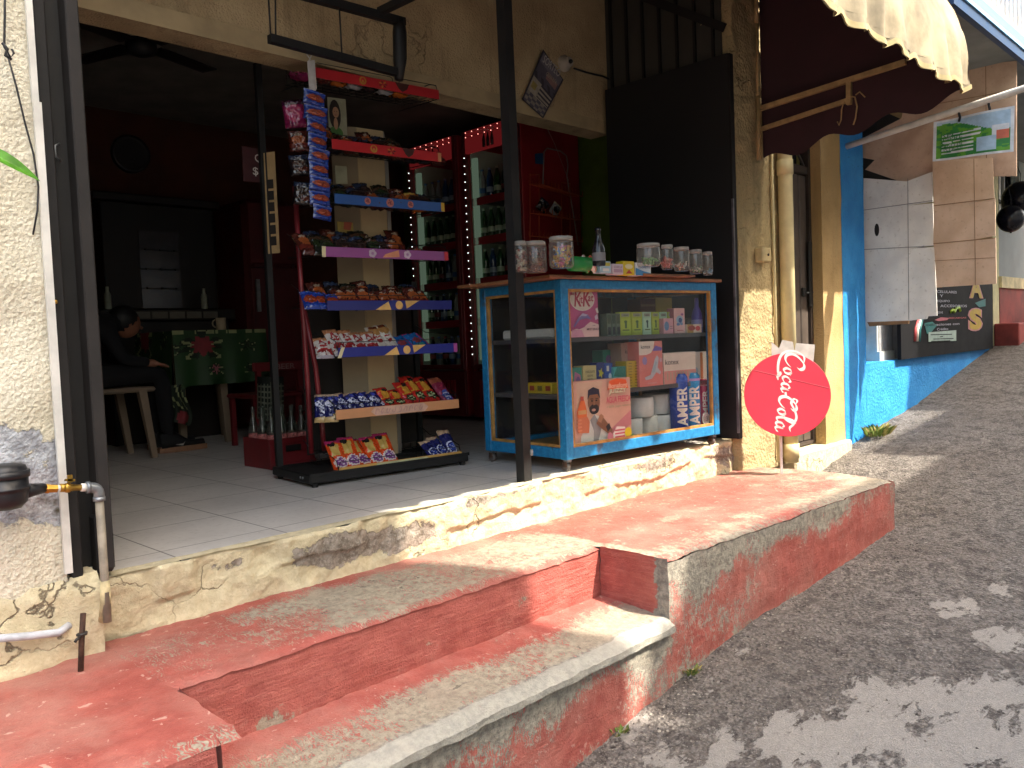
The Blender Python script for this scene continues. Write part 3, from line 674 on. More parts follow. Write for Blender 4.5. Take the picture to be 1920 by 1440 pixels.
part('upper_wall',nb,nf,lambda m:m.box((5.06,2.49,2.36),(5.62,2.75,3.6),TANW),lambda m:m.box((5.62,2.489,2.5),(10.4,2.75,3.6),TANW))
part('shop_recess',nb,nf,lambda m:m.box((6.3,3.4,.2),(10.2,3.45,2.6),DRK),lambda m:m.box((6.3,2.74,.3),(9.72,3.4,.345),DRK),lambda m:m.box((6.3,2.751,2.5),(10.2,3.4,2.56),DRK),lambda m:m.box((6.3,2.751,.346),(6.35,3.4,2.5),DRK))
part('far_pier',nb,nf,lambda m:m.box((9.72,2.486,.3),(9.95,3.4,2.6),P('pale_yellow_plaster','#d8cfa0',.8,0,.1,8,.2)))
part('door_sill',nb,nf,lambda m:m.box((5.06,2.44,-.45),(5.955,2.75,-.165),CREAM,.012)).data.attributes.new('wear','FLOAT','POINT')
CANB=P('blue_canopy_paint','#1c66a3',.4,.1,.15,4,.05); CAND=P('dark_blue_edge','#123a63',.5); SOF=P('grey_soffit','#7d827f',.8,0,.12,4)
zc=2.36
cb=thing('blue_canopy','blue sheet metal canopy with a dark lower edge over the blue house front','canopy',(7.6,2.0,zc)); cbf=Matrix.Translation((-7.6,-2.0,-zc))
part('fascia',cb,cbf,lambda m:m.box((4.95,1.44,zc),(11.5,1.475,zc+.06),CAND),lambda m:m.box((4.95,1.43,zc+.062),(11.5,1.47,zc+.085),P('pale_blue_lip','#7fb2d6',.3)))
part('roof_sheet',cb,cbf,lambda m:m.poly([(4.95,1.44,zc+.088),(11.5,1.44,zc+.088),(11.5,1.55,zc+.30),(4.95,1.55,zc+.30)],CANB,(0,.02,-.005)),lambda m:m.poly([(4.95,1.55,zc+.30),(11.5,1.55,zc+.30),(11.5,2.484,zc+.42),(4.95,2.484,zc+.42)],CANB,(0,0,-.02)))
part('soffit',cb,cbf,lambda m:m.box((4.955,1.478,zc+.03),(11.49,2.484,zc+.05),SOF))
rl=thing('balcony_railing','white barred balcony railing above the blue canopy','railing',(7.5,1.62,2.75)); rlf=Matrix.Translation((-7.5,-1.62,-2.75))
part('rail',rl,rlf,lambda m:m.bar((5.0,1.62,2.72),(11.4,1.62,2.72),.05,.05,WPVC),lambda m:m.bar((5.0,1.62,3.5),(11.4,1.62,3.5),.05,.05,WPVC))
mbr=MB()
for x in np.arange(5.05,11.4,.11): mbr.bar((x,1.62,2.72),(x,1.62,3.5),.018,.018,WPVC,up=(0,1,0))
mbr.build('bars',rl,rlf)
# iron door
idr=thing('iron_door','narrow dark brown iron door with vertical boards beside the drainpipe','door',(5.34,2.58,-.16)); idf=Matrix.Translation((-5.34,-2.58,.16))
IRD=P('brown_black_iron','#3a312d',.5,0,.2,8,.1); IRB=P('grey_black_board','#544a43',.45,0,.2,6,.08)
def boards(m):
    e=np.linspace(5.11,5.58,5)
    for a,b in zip(e[:-1],e[1:]): m.box((a+.006,2.575,-.13),(b-.006,2.60,1.70),IRB,.006)
    m.box((5.1,2.595,-.13),(5.59,2.61,1.70),IRD)
part('leaf',idr,idf,boards)
part('frame',idr,idf,lambda m:m.box((5.075,2.56,-.155),(5.108,2.62,2.35),IRD),lambda m:m.box((5.585,2.56,-.155),(5.62,2.62,2.35),IRD),lambda m:m.box((5.109,2.562,1.71),(5.584,2.618,1.76),IRD),lambda m:m.box((5.109,2.562,-.155),(5.584,2.618,-.132),IRD))
part('grille',idr,idf,*[lambda m,a=a,b=b:m.bar(a,b,.014,.014,IRB,up=(0,1,0)) for a,b in (((5.12,2.59,1.77),(5.34,2.59,2.0)),((5.34,2.59,2.0),(5.58,2.59,1.77)),((5.12,2.59,2.0),(5.58,2.59,2.0)),((5.34,2.59,1.77),(5.34,2.59,2.3)),((5.12,2.59,2.3),(5.34,2.59,2.0)),((5.34,2.59,2.0),(5.58,2.59,2.3)))],lambda m:m.box((5.11,2.64,1.76),(5.58,2.65,2.36),DRK))
part('latch',idr,idf,lambda m:m.tube([at(1513,549,y=2.56),at(1537,547,y=2.56)],.007,GALV,8),lambda m:m.box((at(1508,549,y=2.56).x-.02,2.555,.87),(at(1508,549,y=2.56).x+.02,2.575,.93),BLACK,.004),lambda m:m.box((5.55,2.548,.80),(5.60,2.562,1.25),BLACK,.004))
# ------------------------------------------------------------------ cardboard curtain, banner, far end of the street
XC=6.4
def cardm(name,a,b):
    t=NT(name); n1=t.noise(6,5); wv=t.wave(90,1.5,1,vec=t.mapv((0,0,1),(0,0,0))); n2=t.noise(40,4)
    col=t.mix(t.step(n1,.3,.7),L(a),L(b)); col=t.mix(t.mth('MULTIPLY',t.step(n2,.58,.72),.25),col,L('#6e563f'))
    return t.bsdf(col,.85,h=t.mth('MULTIPLY_ADD',wv,.25,n1),hs=.25,hd=.004)
CB1=cardm('brown_cardboard','#b0937d','#c8ab94'); CB2=cardm('tan_cardboard','#c2a58b','#d4b9a1'); CBW=cardm('white_cardboard','#dad9d5','#ecebe6'); CBE=P('cardboard_edge','#8a6a4c',.9); HOLE=P('dark_hole','#241f1c',.9)
def sheet(name,label,px,X,mat,extra=(),grp='cardboard sheets hung as a sun screen'):
    pts=[at(a,b,x=X) for a,b in px]; c=sum(pts,Vector())/len(pts)
    t=thing(name,label,'cardboard',c,group=grp); f=Matrix.Translation(-c)
    mb=MB(); mb.poly(pts,mat,(.008,0,0)); mb.fix=True
    for e in extra: e(mb)
    mb.build('panel',t,f); return t,f
def crease(a,b,X,w=.004,mat=CBE): return lambda m:m.bar(at(*a,x=X-.0012),at(*b,x=X-.0012),w,.002,mat,up=(1,0,0))
sheet('cardboard_sheet','big brown cardboard sheet hung highest under the canopy, torn along its lower left edge',[(1612,262),(1690,222),(1712,130),(1812,112),(1848,108),(1850,120),(1906,114),(1906,330),(1752,332),(1700,345),(1622,318),(1640,300),(1618,296)],XC+.03,CB1,[crease((1848,118),(1850,330),XC+.03),crease((1700,205),(1905,168),XC+.03)])
sheet('cardboard_sheet','white cardboard sheet with an oval hand hole on the left of the screen',[(1619,334),(1700,340),(1748,322),(1749,378),(1703,385),(1749,381),(1751,460),(1704,466),(1752,463),(1757,592),(1740,593),(1738,598),(1704,601),(1624,604),(1618,480)],XC,CBW,
 [crease((1619,394),(1749,376),XC,.004,P('grey_crease','#77767a',.9)),crease((1618,468),(1751,461),XC,.004,P('grey_crease','#77767a')),crease((1702,335),(1704,600),XC,.003,P('grey_crease','#77767a')),
  lambda m:m.poly([at(1644+4.5*math.cos(t),431+12*math.sin(t),x=XC-.002) for t in np.linspace(0,2*PI,16)[:-1]],HOLE)])
sheet('cardboard_sheet','brown cardboard sheet with two folds hanging on the outer side of the screen',[(1748,300),(1861,296),(1864,371),(1828,379),(1866,373),(1866,442),(1829,449),(1867,446),(1868,532),(1756,539),(1752,470),(1750,455),(1751,384)],XC-.02,CB2,
 [crease((1750,386),(1865,372),XC-.02,.005),crease((1750,457),(1866,446),XC-.02,.005),crease((1826,298),(1829,535),XC-.02,.003),crease((1752,489),(1866,483),XC-.02,.003)])
sheet('cardboard_sheet','brown folded cardboard flap along the bottom edge of the white sheet',[(1626,604),(1704,601),(1704,607),(1630,612)],XC+.012,CBE)
# banner on its pole
XB=6.05
bt=thing('banner','green and white printed banner hanging from the white pole','banner',at(1825,250,x=XB)); bf=Matrix.Translation(-at(1825,250,x=XB))
b0=at(1749,303,x=XB); b1=at(1900,284,x=XB); b2=at(1902,198,x=XB); b3=at(1751,229,x=XB)
def bl(u,v,o=0): return (b0.lerp(b1,u)).lerp(b3.lerp(b2,u),v)+Vector((-.004-o+.012*math.sin(u*7),0,0))
BW=P('banner_white','#cfd6dc',.5); BG=P('banner_green','#5a9a2c',.5); BG2=P('banner_dark_green','#2e7d3c',.5); BBL=P('banner_pale_blue','#a3c0d6',.5); BRD=P('banner_orange','#c4664c',.5)
def bmat(u,v):
    if u<.04 or u>.96 or v<.05 or v>.95: return BW
    if .56<u<.80 and .10<v<.42: return BBL
    if .74<u<.95 and .33<v<.66: return BRD if (u>.80 and v<.52) else BW
    if v>.74+.12*math.sin(u*5+.5)-.15*(u-.4): return BBL
    for k in range(6):
        if abs(v-(.17+.088*k)-.035*(u-.3))<.020 and .1<u<(.52 if k<4 else .62): return BW
    if .33<u<.5 and .4<v<.5: return BG2
    return BG if nz(u*3,v*3,0,2)+.3*(v+u*.5)>.2 else BG2
mb=MB(); mb.grid(lambda u,v:bl(u,v),75,40,BG,True,True,bmat); mb.grid(lambda u,v:bl(u,v,-.003),12,6,BW,True)
for k in range(5):
    o=bl(.1,.2+.09*k,.002); ex=(b1-b0).normalized(); ey=(b3-b0).normalized()
    mb.text(['LISTA DE PRECIOS','PAGO DE SERVICIOS','COPIAS','IMPRESIONES','RECARGAS'][k],o,ex,ey,.028,BG2,.30)
mb.build('sheet',bt,bf)
for s in ((1797,226),(1853,211)): part('tie',bt,bf,lambda m:m.tube([at(s[0],s[1]-18,x=XB),at(s[0]+3,s[1]-6,x=XB-.01),at(s[0]+1,s[1]+2,x=XB)],.008,CABLE,6))
pa_=at(1690,241,x=XB); pb_=at(1920,166,x=XB); mb=MB(); mb.tube([pa_+(pa_-pb_)*((2.484-pa_.y)/(pa_.y-pb_.y)),pa_,pb_,at(1990,140,x=XB)],.022,WPVC,10); tag(mb.build('awning_pole'),'white round pole slanting out from the blue house front above the banner','pole')
# black shop sign with gold letters
GOLD=P('gold_letter','#b79a3a',.5); PINKO=P('pink_outline','#b9808a',.6); SGN=P('black_sign_panel','#0a090d',.7,0,.2,6,0,Specular_IOR_Level=.2); SGW=P('sign_grey_text','#9b99a8',.5); TEAL=P('sign_teal','#1f6f70',.5); SGR=P('sign_red','#a8474c',.5)
YS=2.44
ss=thing('shop_sign','black shop sign with big gold letters partly hidden behind the brown cardboard','sign',at(1780,600,y=YS)); sf=Matrix.Translation(-at(1780,600,y=YS))
S0=at(1690,668,y=YS); S1=at(1862,650,y=YS); zt=1.30
part('panel',ss,sf,lambda m:m.box((S0.x,YS,.368),(S1.x,YS+.03,zt),SGN))
EX=Vector((1,0,0)); EZ=Vector((0,0,1)); yo=YS-.004
def stext(txt,a,b,hpx,mat,off=0,bold=.02):
    p=at(*a,y=yo-off); q=at(b,a[1],y=yo-off); h=at(a[0],a[1]-hpx,y=yo-off).z-p.z
    return lambda m:m.text(txt,p,EX,EZ,h,mat,q.x-p.x,bold)
part('lettering',ss,sf,stext('A',(1817,559),1844,40,PINKO,0,.06),stext('A',(1819,558),1842,37,GOLD,.003,.045),stext('S',(1815,622),1843,45,PINKO,0,.07),stext('S',(1818,619),1841,40,GOLD,.003,.05),
 stext('CELULARES',(1757,549),1794,5,SGW),stext('Y',(1762,557),1769,5,SGW),stext('EQUIPO',(1757,567),1781,5,SGW),stext('ACCESORIOS',(1763,576),1813,5,SGW),stext('EN TODAS',(1750,588),1768,4,SGW),stext('RECARGAS',(1780,598),1812,3,SGR),
 stext('Cotizaciones con',(1733,612),1799,5,SGW),stext('Crédito',(1757,620),1778,5,SGW),
 lambda m:m.tube([at(*p,y=yo) for p in [(1782,585),(1786,581),(1789,585),(1793,578),(1798,577),(1800,583)]],.014,P('sign_lime','#8fae2e',.5),6))
part('artwork',ss,sf,lambda m:m.poly([at(*p,y=yo) for p in [(1733,606),(1748,603),(1757,610),(1746,623),(1738,626)]],TEAL))
def stripes(m):
    m.poly([at(*p,y=yo) for p in [(1752,600),(1764,595),(1780,596),(1776,600),(1760,602)]],P('sign_pink','#b0606c',.5))
part('artwork',ss,sf,stripes)
def label_(m):
    m.poly([at(*p,y=yo-.002) for p in [(1741,623),(1793,619),(1793,639),(1741,641)]],P('sign_label','#9fb4ae',.5))
    for k,(a,b) in enumerate(((1745,1785),(1762,1768),(1750,1788),(1746,1782))): m.poly([at(*p,y=yo-.004) for p in [(a,627+k*4),(b,626+k*4),(b,627.5+k*4),(a,628.5+k*4)]],SGN)
part('label',ss,sf,label_)
for k,c in enumerate((SGR,WPVC,TEAL)): part('stripe',ss,sf,lambda m: m.tube([at(1715+k*4,640,y=yo),at(1716+k*4,618,y=yo),at(1722+k*3,600,y=yo)],.014,c,6))
part('artwork',ss,sf,lambda m:m.poly([at(*p,y=yo) for p in [(1828,568),(1848,560),(1848,574),(1836,576)]],TEAL))
wc=thing('white_cabinet','white cabinet with a pale glass front above the low blue wall','cabinet',(6.75,2.56,.35)); wf=Matrix.Translation((-6.75,-2.56,-.35))
wa=at(1650,690,y=2.56).x; wb=at(1692,690,y=2.56).x
part('frame',wc,wf,lambda m:m.box((wa,2.56,.35),(wb,2.9,.44),WPVC),lambda m:m.box((wb-.06,2.56,.44),(wb,2.9,1.0),WPVC),lambda m:m.box((wa,2.58,.44),(wa+.03,2.9,1.0),WPVC),lambda m:m.box((wa,2.56,1.0),(wb,2.9,1.04),WPVC))
part('glass_front',wc,wf,lambda m:m.box((wa+.03,2.575,.44),(wb-.06,2.58,1.0),P('pale_glass','#a9a9ad',.15)))
mb=MB(); mb.box((at(1692,690,y=2.5).x,2.5,.37),(at(1716,690,y=2.5).x,2.7,1.3),P('grey_brown_panel','#6b645c',.7)); tag(mb.build('door_panel'),'grey brown panel between the white cabinet and the black sign','panel')
# far house up the street
fh=thing('grey_house','grey house front with a red base and barred window up the street','house',(11,2.6,.5)); ff=Matrix.Translation((-11,-2.6,-.5))
GW=P('grey_metal_wall','#7f8587',.6,0,.12,3); RB=P('red_base_wall','#8a3a33',.75,0,.3,3,.2)
part('wall',fh,ff,lambda m:m.box((9.95,2.50,1.12),(16,2.8,1.7),GW),lambda m:m.box((9.95,2.55,2.3),(16,2.8,3.6),GW),lambda m:m.box((10.5,2.50,1.7),(16,2.8,2.3),P('pale_grey_wall','#a9aba6',.7)))
part('ledge',fh,ff,lambda m:m.box((9.95,2.46,1.0),(16,2.8,1.12),P('cream_ledge','#d6c79c',.8,0,.2,7,.2)))
part('base',fh,ff,lambda m:m.box((9.95,2.48,.3),(16,2.8,1.0),RB),lambda m:m.box((9.72,2.25,.2),(16,2.48,.62),RB,.01),lambda m:m.box((10.6,2.0,.4),(16,2.25,.78),RB,.01))
part('window',fh,ff,lambda m:m.box((9.97,2.56,1.72),(10.48,2.6,2.28),P('dark_pane','#20242c',.2)),lambda m:m.box((10.16,2.53,1.7),(10.22,2.56,2.3),WPVC),lambda m:m.box((10.36,2.53,1.7),(10.39,2.56,2.3),WPVC),lambda m:m.bar((9.96,2.5,1.92),(10.6,2.5,1.92),.03,.03,BLACKW),lambda m:m.bar((9.96,2.5,1.74),(10.6,2.5,1.74),.03,.03,BLACKW))
part('column',fh,ff,lambda m:m.box((10.5,2.42,1.7),(10.72,2.6,3.4),P('pale_green_grey','#a5aaa0',.8)))
BLN=P('dark_rubber','#15131f',.25,0,.2,6,0)
for (a,b,r,lb) in ((1895,410,.125,'smaller dark round balloon hanging low by the brown cardboard'),(1913,374,.17,'larger dark round balloon above the smaller one at the right edge')):
    p=at(a,b,y=2.2); mb=MB(); mb.ball((0,0,0),r,BLN,20,(1,1,1.06)); mb.lathe([(.012,-r*1.12),(.006,-r*1.05)],(0,0,0),BLN,8); mb.tube([(0,0,r*1.0),(0.02,0,r*1.5),(0,.1,2.39-p.z)],.004,CABLE,5)
    o=mb.build('balloon'); o.location=p; tag(o,lb,'balloon','dark balloons by the grey house')
# houses across the street (they shade the road)
OPW=m_stucco('opposite_wall','#cfc6b4','#ddd5c6',sc=.5,bump=.3)
def house(label,x0,x1,y0,y1,top,wins,par=None):
    t=thing('street_house_or_added_block',label,'house',((x0+x1)/2,y1,0)); f=Matrix.Translation((-(x0+x1)/2,-y1,0))
    part('wall',t,f,lambda m:m.box((x0,y0,-5),(x1,y1,top),OPW))
    part('roof_slab',t,f,lambda m:m.box((x0-.05,y0-.1,top),(x1+.05,y1+.03,top+.12),P('grey_concrete','#8c887f',.9,0,.2,3)))
    if par: part('shade_block',t,f,lambda m:m.box((par[0],y1-.3,top+.121),(par[1],y1,top+par[2]),OPW))  # block added on the unseen roof to keep sun off the road
    for a,b,c,d in wins:
        fo=part('window',t,f,lambda m:m.box((a,y1-.02,c),(b,y1+.03,d),WPVC)); mb=MB(); mb.box((a+.06,y1+.031,c+.06),(b-.06,y1+.036,d-.06),P('dark_pane','#20242c',.2)); mb.build('pane',fo,f)
house('tall pale house across the street behind the viewer',.2,4.03,-5,-2.5,8.9,[(2.1,3.3,2.2,3.6),(2.1,3.3,5.2,6.6)])
house('lower pale house across the street between two taller houses',4.48,9.58,-5,-2.5,5.64,[(5.2,6.4,2.4,3.7),(7.4,8.6,2.4,3.7)],(7.85,9.56,.86))
house('narrow low unseen block added between the houses across the street to shape the sunlight',4.24,4.40,-5,-2.5,5.36,[])  # added filler block, sized to let a streak of sun onto the step
house('tall pale house across the street further uphill',9.68,15,-5,-2.5,8.2,[(10.4,11.6,3,4.4),(12.6,13.8,3,4.4)])
# weeds at the foot of the walls
WEED=P('weed_green','#6d8038',.7,0,.3,30); WEED2=P('dry_weed','#a8995c',.8,0,.3,30)
def weed(label,c,r,n):
    c=Vector(c); mb=MB()
    for i in range(n):
        a=random.random()*6.28; q=c+Vector((math.cos(a),math.sin(a)*.5,0))*r*random.random()**.7; h=r*(.15+.45*random.random()**1.5); d=Vector((math.cos(a),math.sin(a),0))
        w=.002+.004*random.random(); tp=q+d*h*.8+Vector((0,0,h)); md=q+d*h*.18+Vector((0,0,h*.6)); s=Vector((-d.y,d.x,0))*w
        mb.add([q-s*.4,q+s*.4,md+s,tp,md-s],[(0,1,2,3,4)],WEED if random.random()<.7 else WEED2)
    o=mb.build('weed'); tag(o,label,'weed','weeds at the wall foot')
p=at(1640,822,y=2.42); weed('spreading green and straw coloured weed at the corner of the blue wall',(p.x,2.40,road_z(p.x)),.15,260)
p=at(1297,1243,y=1.73); weed('small green weed tuft growing from the foot of the red ledge',(p.x,1.725,road_z(p.x)),.05,60)
p=at(1160,1350,y=1.73); weed('tiny dry weed at the foot of the red ledge nearest the viewer',(p.x,1.725,road_z(p.x)),.04,40)

GRV=[P('grit_'+c,c,.9) for c in ('#6f675f','#8d857b','#4a443f','#a39a8d')]
mb=MB(); rg=random.Random(11)
for k in range(2600):
    if k<1500:
        x=rg.uniform(.9,5.4); y=1.735-abs(rg.gauss(0,.10))-(.075*max(0,(x-2.56))/2.1)
    else: x=rg.uniform(1.2,7.5); y=rg.uniform(.3,1.75) if x<4.9 else rg.uniform(.6,2.45)
    if y>1.72 and x<4.9: continue
    r=.0025+.006*rg.random()**3; z=road_z(x)+r*.2; c=Vector((x,y,z)); q=[Vector((rg.uniform(.6,1.2)*a*r,rg.uniform(.6,1.2)*b*r,rg.uniform(.5,.9)*d_*r))+c for a,b,d_ in ((1,0,0),(0,1,0),(-1,0,0),(0,-1,0),(0,0,1))]
    mb.add(q,[(0,1,4),(1,2,4),(2,3,4),(3,0,4)],rg.choice(GRV))
tag(mb.build('gravel'),'loose grit and small stones on the old asphalt along the red ledge','gravel',kind='stuff')
# ------------------------------------------------------------------ snack rack
RO=Vector((2.10,3.36,0)); REX=Vector((.9925,-.122,0)).normalized()
RF=frame(RO,REX); RI=RF.inverted(); REY=RF.to_3x3()@Vector((0,1,0))
def rk(px,py,yl=0.0): return RI@at(px,py,pl=(RO+REY*yl,REY))
rack=setm(thing('display_rack','tall black wire rack of packaged snacks with coloured strips along its shelves','rack'),RF)
WIRE=P('black_wire','#131214',.4,.3,.1,20)
part('base',rack,None,lambda m:m.box((-.06,-.015,.018),(.845,.43,.062),BLACK,.006),lambda m:m.box((-.06,-.02,.05),(.845,-.015,.066),BLACKW))
for a,b in ((-.03,.0),(.81,.0),(-.03,.4),(.81,.4)): part('foot',rack,None,lambda m:m.lathe([(.014,0),(.016,.018)],(a,b,0),BLACK,10))
for a in (.0,.03): part('bolt',rack,None,lambda m:m.lathe([(.006,-.004),(.006,0)],(-.060,.06+a*.9,.042),GALV,8,'x'))
part('back_post',rack,None,lambda m:m.box((-.045,.39,.06),(-.015,.42,2.06),BLACK))
part('back_post',rack,None,lambda m:m.box((.79,.39,.06),(.82,.42,1.0),BLACK))
CARD=P('cream_card','#b7a07a',.8,0,.08,3); CARD2=P('grey_cream_card','#8f8068',.8,0,.1,3); CARD3=P('pale_card','#b0aaa0',.8,0,.08,3)
xa=rk(648,700,.3).x; xb=rk(752,700,.3).x; xm=rk(685,700,.3).x; xm2=rk(735,700,.3).x
part('card_column',rack,None,lambda m:m.box((xm,.27,.062),(xm2,.36,1.78),CARD,.004),lambda m:m.poly([(xa,.33,.062),(xm-.001,.2705,.062),(xm-.001,.2705,1.78),(xa,.33,1.78)],CARD2,(0,.004,0)),lambda m:m.poly([(xm2+.001,.2705,.062),(xb,.33,.062),(xb,.33,1.70),(xm2+.001,.2705,1.78)],CARD3,(0,.004,0)))
part('back_panel',rack,None,lambda m:m.box((.12,.395,.1),(.78,.40,.95),HOLE))
# picture on the top card
pp=rk(628,215,.262); SKIN=P('printed_skin','#b98b6c',.6); HAIR=P('printed_hair','#2a1c17',.6); PICB=P('printed_backdrop','#a6a489',.7)
def pic(m):
    m.poly([rk(614,182,.265),rk(648,186,.265),rk(652,262,.265),rk(618,256,.265)],PICB,(0,.004,0))
    E=lambda cx,cz,a,b,mat,o:m.poly([pp+Vector((cx+a*math.cos(t),-o,cz+b*math.sin(t))) for t in np.linspace(0,2*PI,18)[:-1]],mat)
    E(0,-.0,.032,.075,HAIR,.001); E(.004,.012,.018,.027,SKIN,.002); E(.002,-.045,.012,.03,SKIN,.0018); E(-.004,.016,.003,.0016,HAIR,.0025); E(.010,.016,.003,.0016,HAIR,.0025); E(.003,-.002,.005,.002,P('printed_lips','#9c4a44'),.0025)
    E(.0,-.09,.04,.03,P('printed_green','#4d7a3a',.6),.0015)
part('picture',rack,None,pic)
part('picture',rack,None,lambda m:m.poly([rk(628,310,.262),rk(650,312,.262),rk(652,345,.262),rk(630,344,.262)],PICB,(0,.004,0)))
part('picture',rack,None,lambda m:m.poly([rk(632,415,.262),rk(662,418,.262),rk(663,440,.262),rk(634,440,.262)],P('printed_yellow','#a38a3a'),(0,.004,0)),lambda m:m.poly([rk(645,416,.260),rk(660,417,.260),rk(657,432,.260),rk(644,430,.260)],P('printed_orange','#a9492c')))
REDR=P('red_tube','#6f1d22',.4,0,.2,8)
for p_ in ([(553,350),(566,560),(577,720),(584,850)],[(566,560),(592,690),(604,800),(608,845)]): part('side_rail',rack,None,lambda m:m.tube([rk(a,b,.22) for a,b in p_],.013,REDR,8))
STR=[((589,122),(822,173),'#a8262c',1),((621,257),(826,290),'#b3242a',1),((626,359),(832,384),'#1f4c8c',3),((604,459),(839,475),'#8a4684',4),((612,563),(846,564),'#252a6e',5),((633,649),(856,646),'#232a7c',5),((629,768),(859,749),'#c58a5f',7),((635,871),(865,851),'#c89a52',8)]
TIL={}
SHELF=[]
GOLDP=P('printed_gold','#b58a35',.5); WAF=P('wafer_print','#d3a863',.5); PALE=P('printed_pale','#c9b8c4',.5); CHIP=P('printed_cookie','#b06a5c',.5); CHIP2=P('printed_chip','#6d2f3a',.5)
DARKCH=P('printed_choc','#3c1d18',.5); EDGE=[None,P('strip_tan','#c08a5e'),P('strip_yellow','#c59a30'),P('strip_red','#b8323a'),None,P('strip_pink','#b0509a'),None,None]
for i,(a,b,col,kd) in enumerate(STR):
    A=rk(*a);B=rk(*b); z1=(A.z+B.z)/2; x0,x1=A.x,B.x; hh=.047; SHELF.append((x0,x1,z1))
    SM_=P('strip_'+col[1:],col,.35,0,.06,6)
    mb=MB(); mb.box((x0,-.006,z1-hh),(x1,.0,z1),SM_,.0015)
    Wd=x1-x0; yf=-.0068
    def dsc(cx,cz,r,mat,k=16,sx=1,o=0): mb.poly([(x0+Wd*cx+r*sx*math.cos(t),yf-o,z1-hh/2+cz+r*math.sin(t)) for t in np.linspace(2*PI,0,k+1)[:-1]],mat)
    def pl(pts,mat,o=0): mb.poly([(x0+Wd*u,yf-o,z1-hh+hh*v) for u,v in pts],mat)
    if kd==1:
        dsc(.36,0,.019,GOLDP); dsc(.36,.002,.012,SM_,o=.0004); dsc(.36,-.003,.006,GOLDP,o=.0008)
        for a_ in range(7): 
            t=a_/7*2*PI; mb.poly([(x0+Wd*.52+q*math.cos(t+w_),yf,z1-hh/2+q*.75*math.sin(t+w_)) for q,w_ in ((.004,0),(.018,-.25),(.026,0),(.018,.25))],GOLDP if a_%2 else DARKCH)
        pl([(.62,.98),(.74,.98),(.72,.4),(.68,.05),(.65,.35)],DARKCH)
    if kd==3:
        for c_,r_ in ((.28,.017),(.48,.021),(.67,.017)):
            dsc(c_,0,r_,CHIP)
            for q in range(7): t=q*2.4; dsc(c_+(r_*.6*math.cos(t)*(q/7+.2))/Wd,r_*.6*math.sin(t)*(q/7+.2),.004,CHIP2,7,1,.0005)
        dsc(.385,-.004,.004,DARKCH); dsc(.58,.006,.003,DARKCH)
    if kd==4:
        for c_ in (.37,.65):
            for q in range(5): t=q*1.26; dsc(c_+.011*math.cos(t)/Wd,.010*math.sin(t),.011,PALE,9)
            dsc(c_,0,.008,P('printed_lilac','#a87aa8'),8,1,.0006)
        pl([(.45,.1),(.47,.45),(.58,.95),(.585,.2)],P('printed_peach','#d08a66',.5)); 
    if kd==5:
        pl([(.36,.02),(.485,.02),(.465,.9)],WAF); dsc(.55,0,.021,WAF,18); pl([(.60,.97),(.715,.97),(.61,.12)],WAF)
        for c_ in (.43,.55,.64): 
            for q in range(5): dsc(c_+.008*(q-2)/Wd*(.6),.006*math.sin(q*2.2),.0016,P('printed_tan','#b08546'),6,1,.0006)
    if kd>=7:
        pl([(.30,.05),(.70,.05),(.73,.5),(.69,.95),(.29,.95),(.26,.5)],P('printed_swirl_%d'%kd,'#c9a18c' if kd==7 else '#b9b58e',.5))
        for q in range(9):
            c_=.31+.045*q; mb.tube([(x0+Wd*c_+.010*math.cos(t+q),yf-.0002,z1-hh/2+.013*math.sin(t*1.3+q)) for t in np.linspace(0,4,9)],.0022,P('printed_swirl_b%d'%kd,'#b58a86' if kd==7 else '#c0a64e',.5),4)
    if EDGE[i]: pl([(.965,.02),(.998,.02),(.998,.98),(.965,.98)],EDGE[i],.0006)
    if i in (3,5): pl([(-.01,-.05),(.018,-.05),(.05 if i==5 else .02,1.02),(.022 if i==5 else -.008,1.02)],P('strip_cream','#cfc39a'),.0006)
    mb.fix=False
    mb.build('shelf_strip',rack)
    # wire tray
    mb=MB(); D=.33; zf=z1-hh+.004; zb=zf+.05
    for k in range(15):
        x=lerp(x0+.01,x1-.01,k/14); mb.tube([(x,.002,zf+.03),(x,.004,zf),(x,D,zb),(x,D+.005,zb+.08)],.0016,WIRE,4)
    for yv in (.004,.09,.17,.25,D): mb.tube([(x0,yv,zf+(zb-zf)*yv/D-.002),(x1,yv,zf+(zb-zf)*yv/D-.002)],.0022,WIRE,4)
    for q0,q1 in ((0,.62),(.66,1)): mb.tube([(lerp(x0,x1,q0),.006,z1-.01),(lerp(x0,x1,q0)+.008,.006,z1+.020),(lerp(x0,x1,q0)+.02,.006,z1+.025),(lerp(x0,x1,q1)-.02,.006,z1+.025),(lerp(x0,x1,q1)-.008,.006,z1+.02),(lerp(x0,x1,q1),.006,z1-.01)],.002,WIRE,5)
    for x in (x0,x1): mb.tube([(x,.006,z1-.01),(x,.02,z1+.03),(x,.08,z1+.05),(x,.3,zb+.06),(x,D+.06,zb+.10)],.0022,WIRE,5); mb.tube([(x,0,zf),(x,D+.06,zb-.02)],.0026,WIRE,5)
    mb.build('wire_tray',rack)
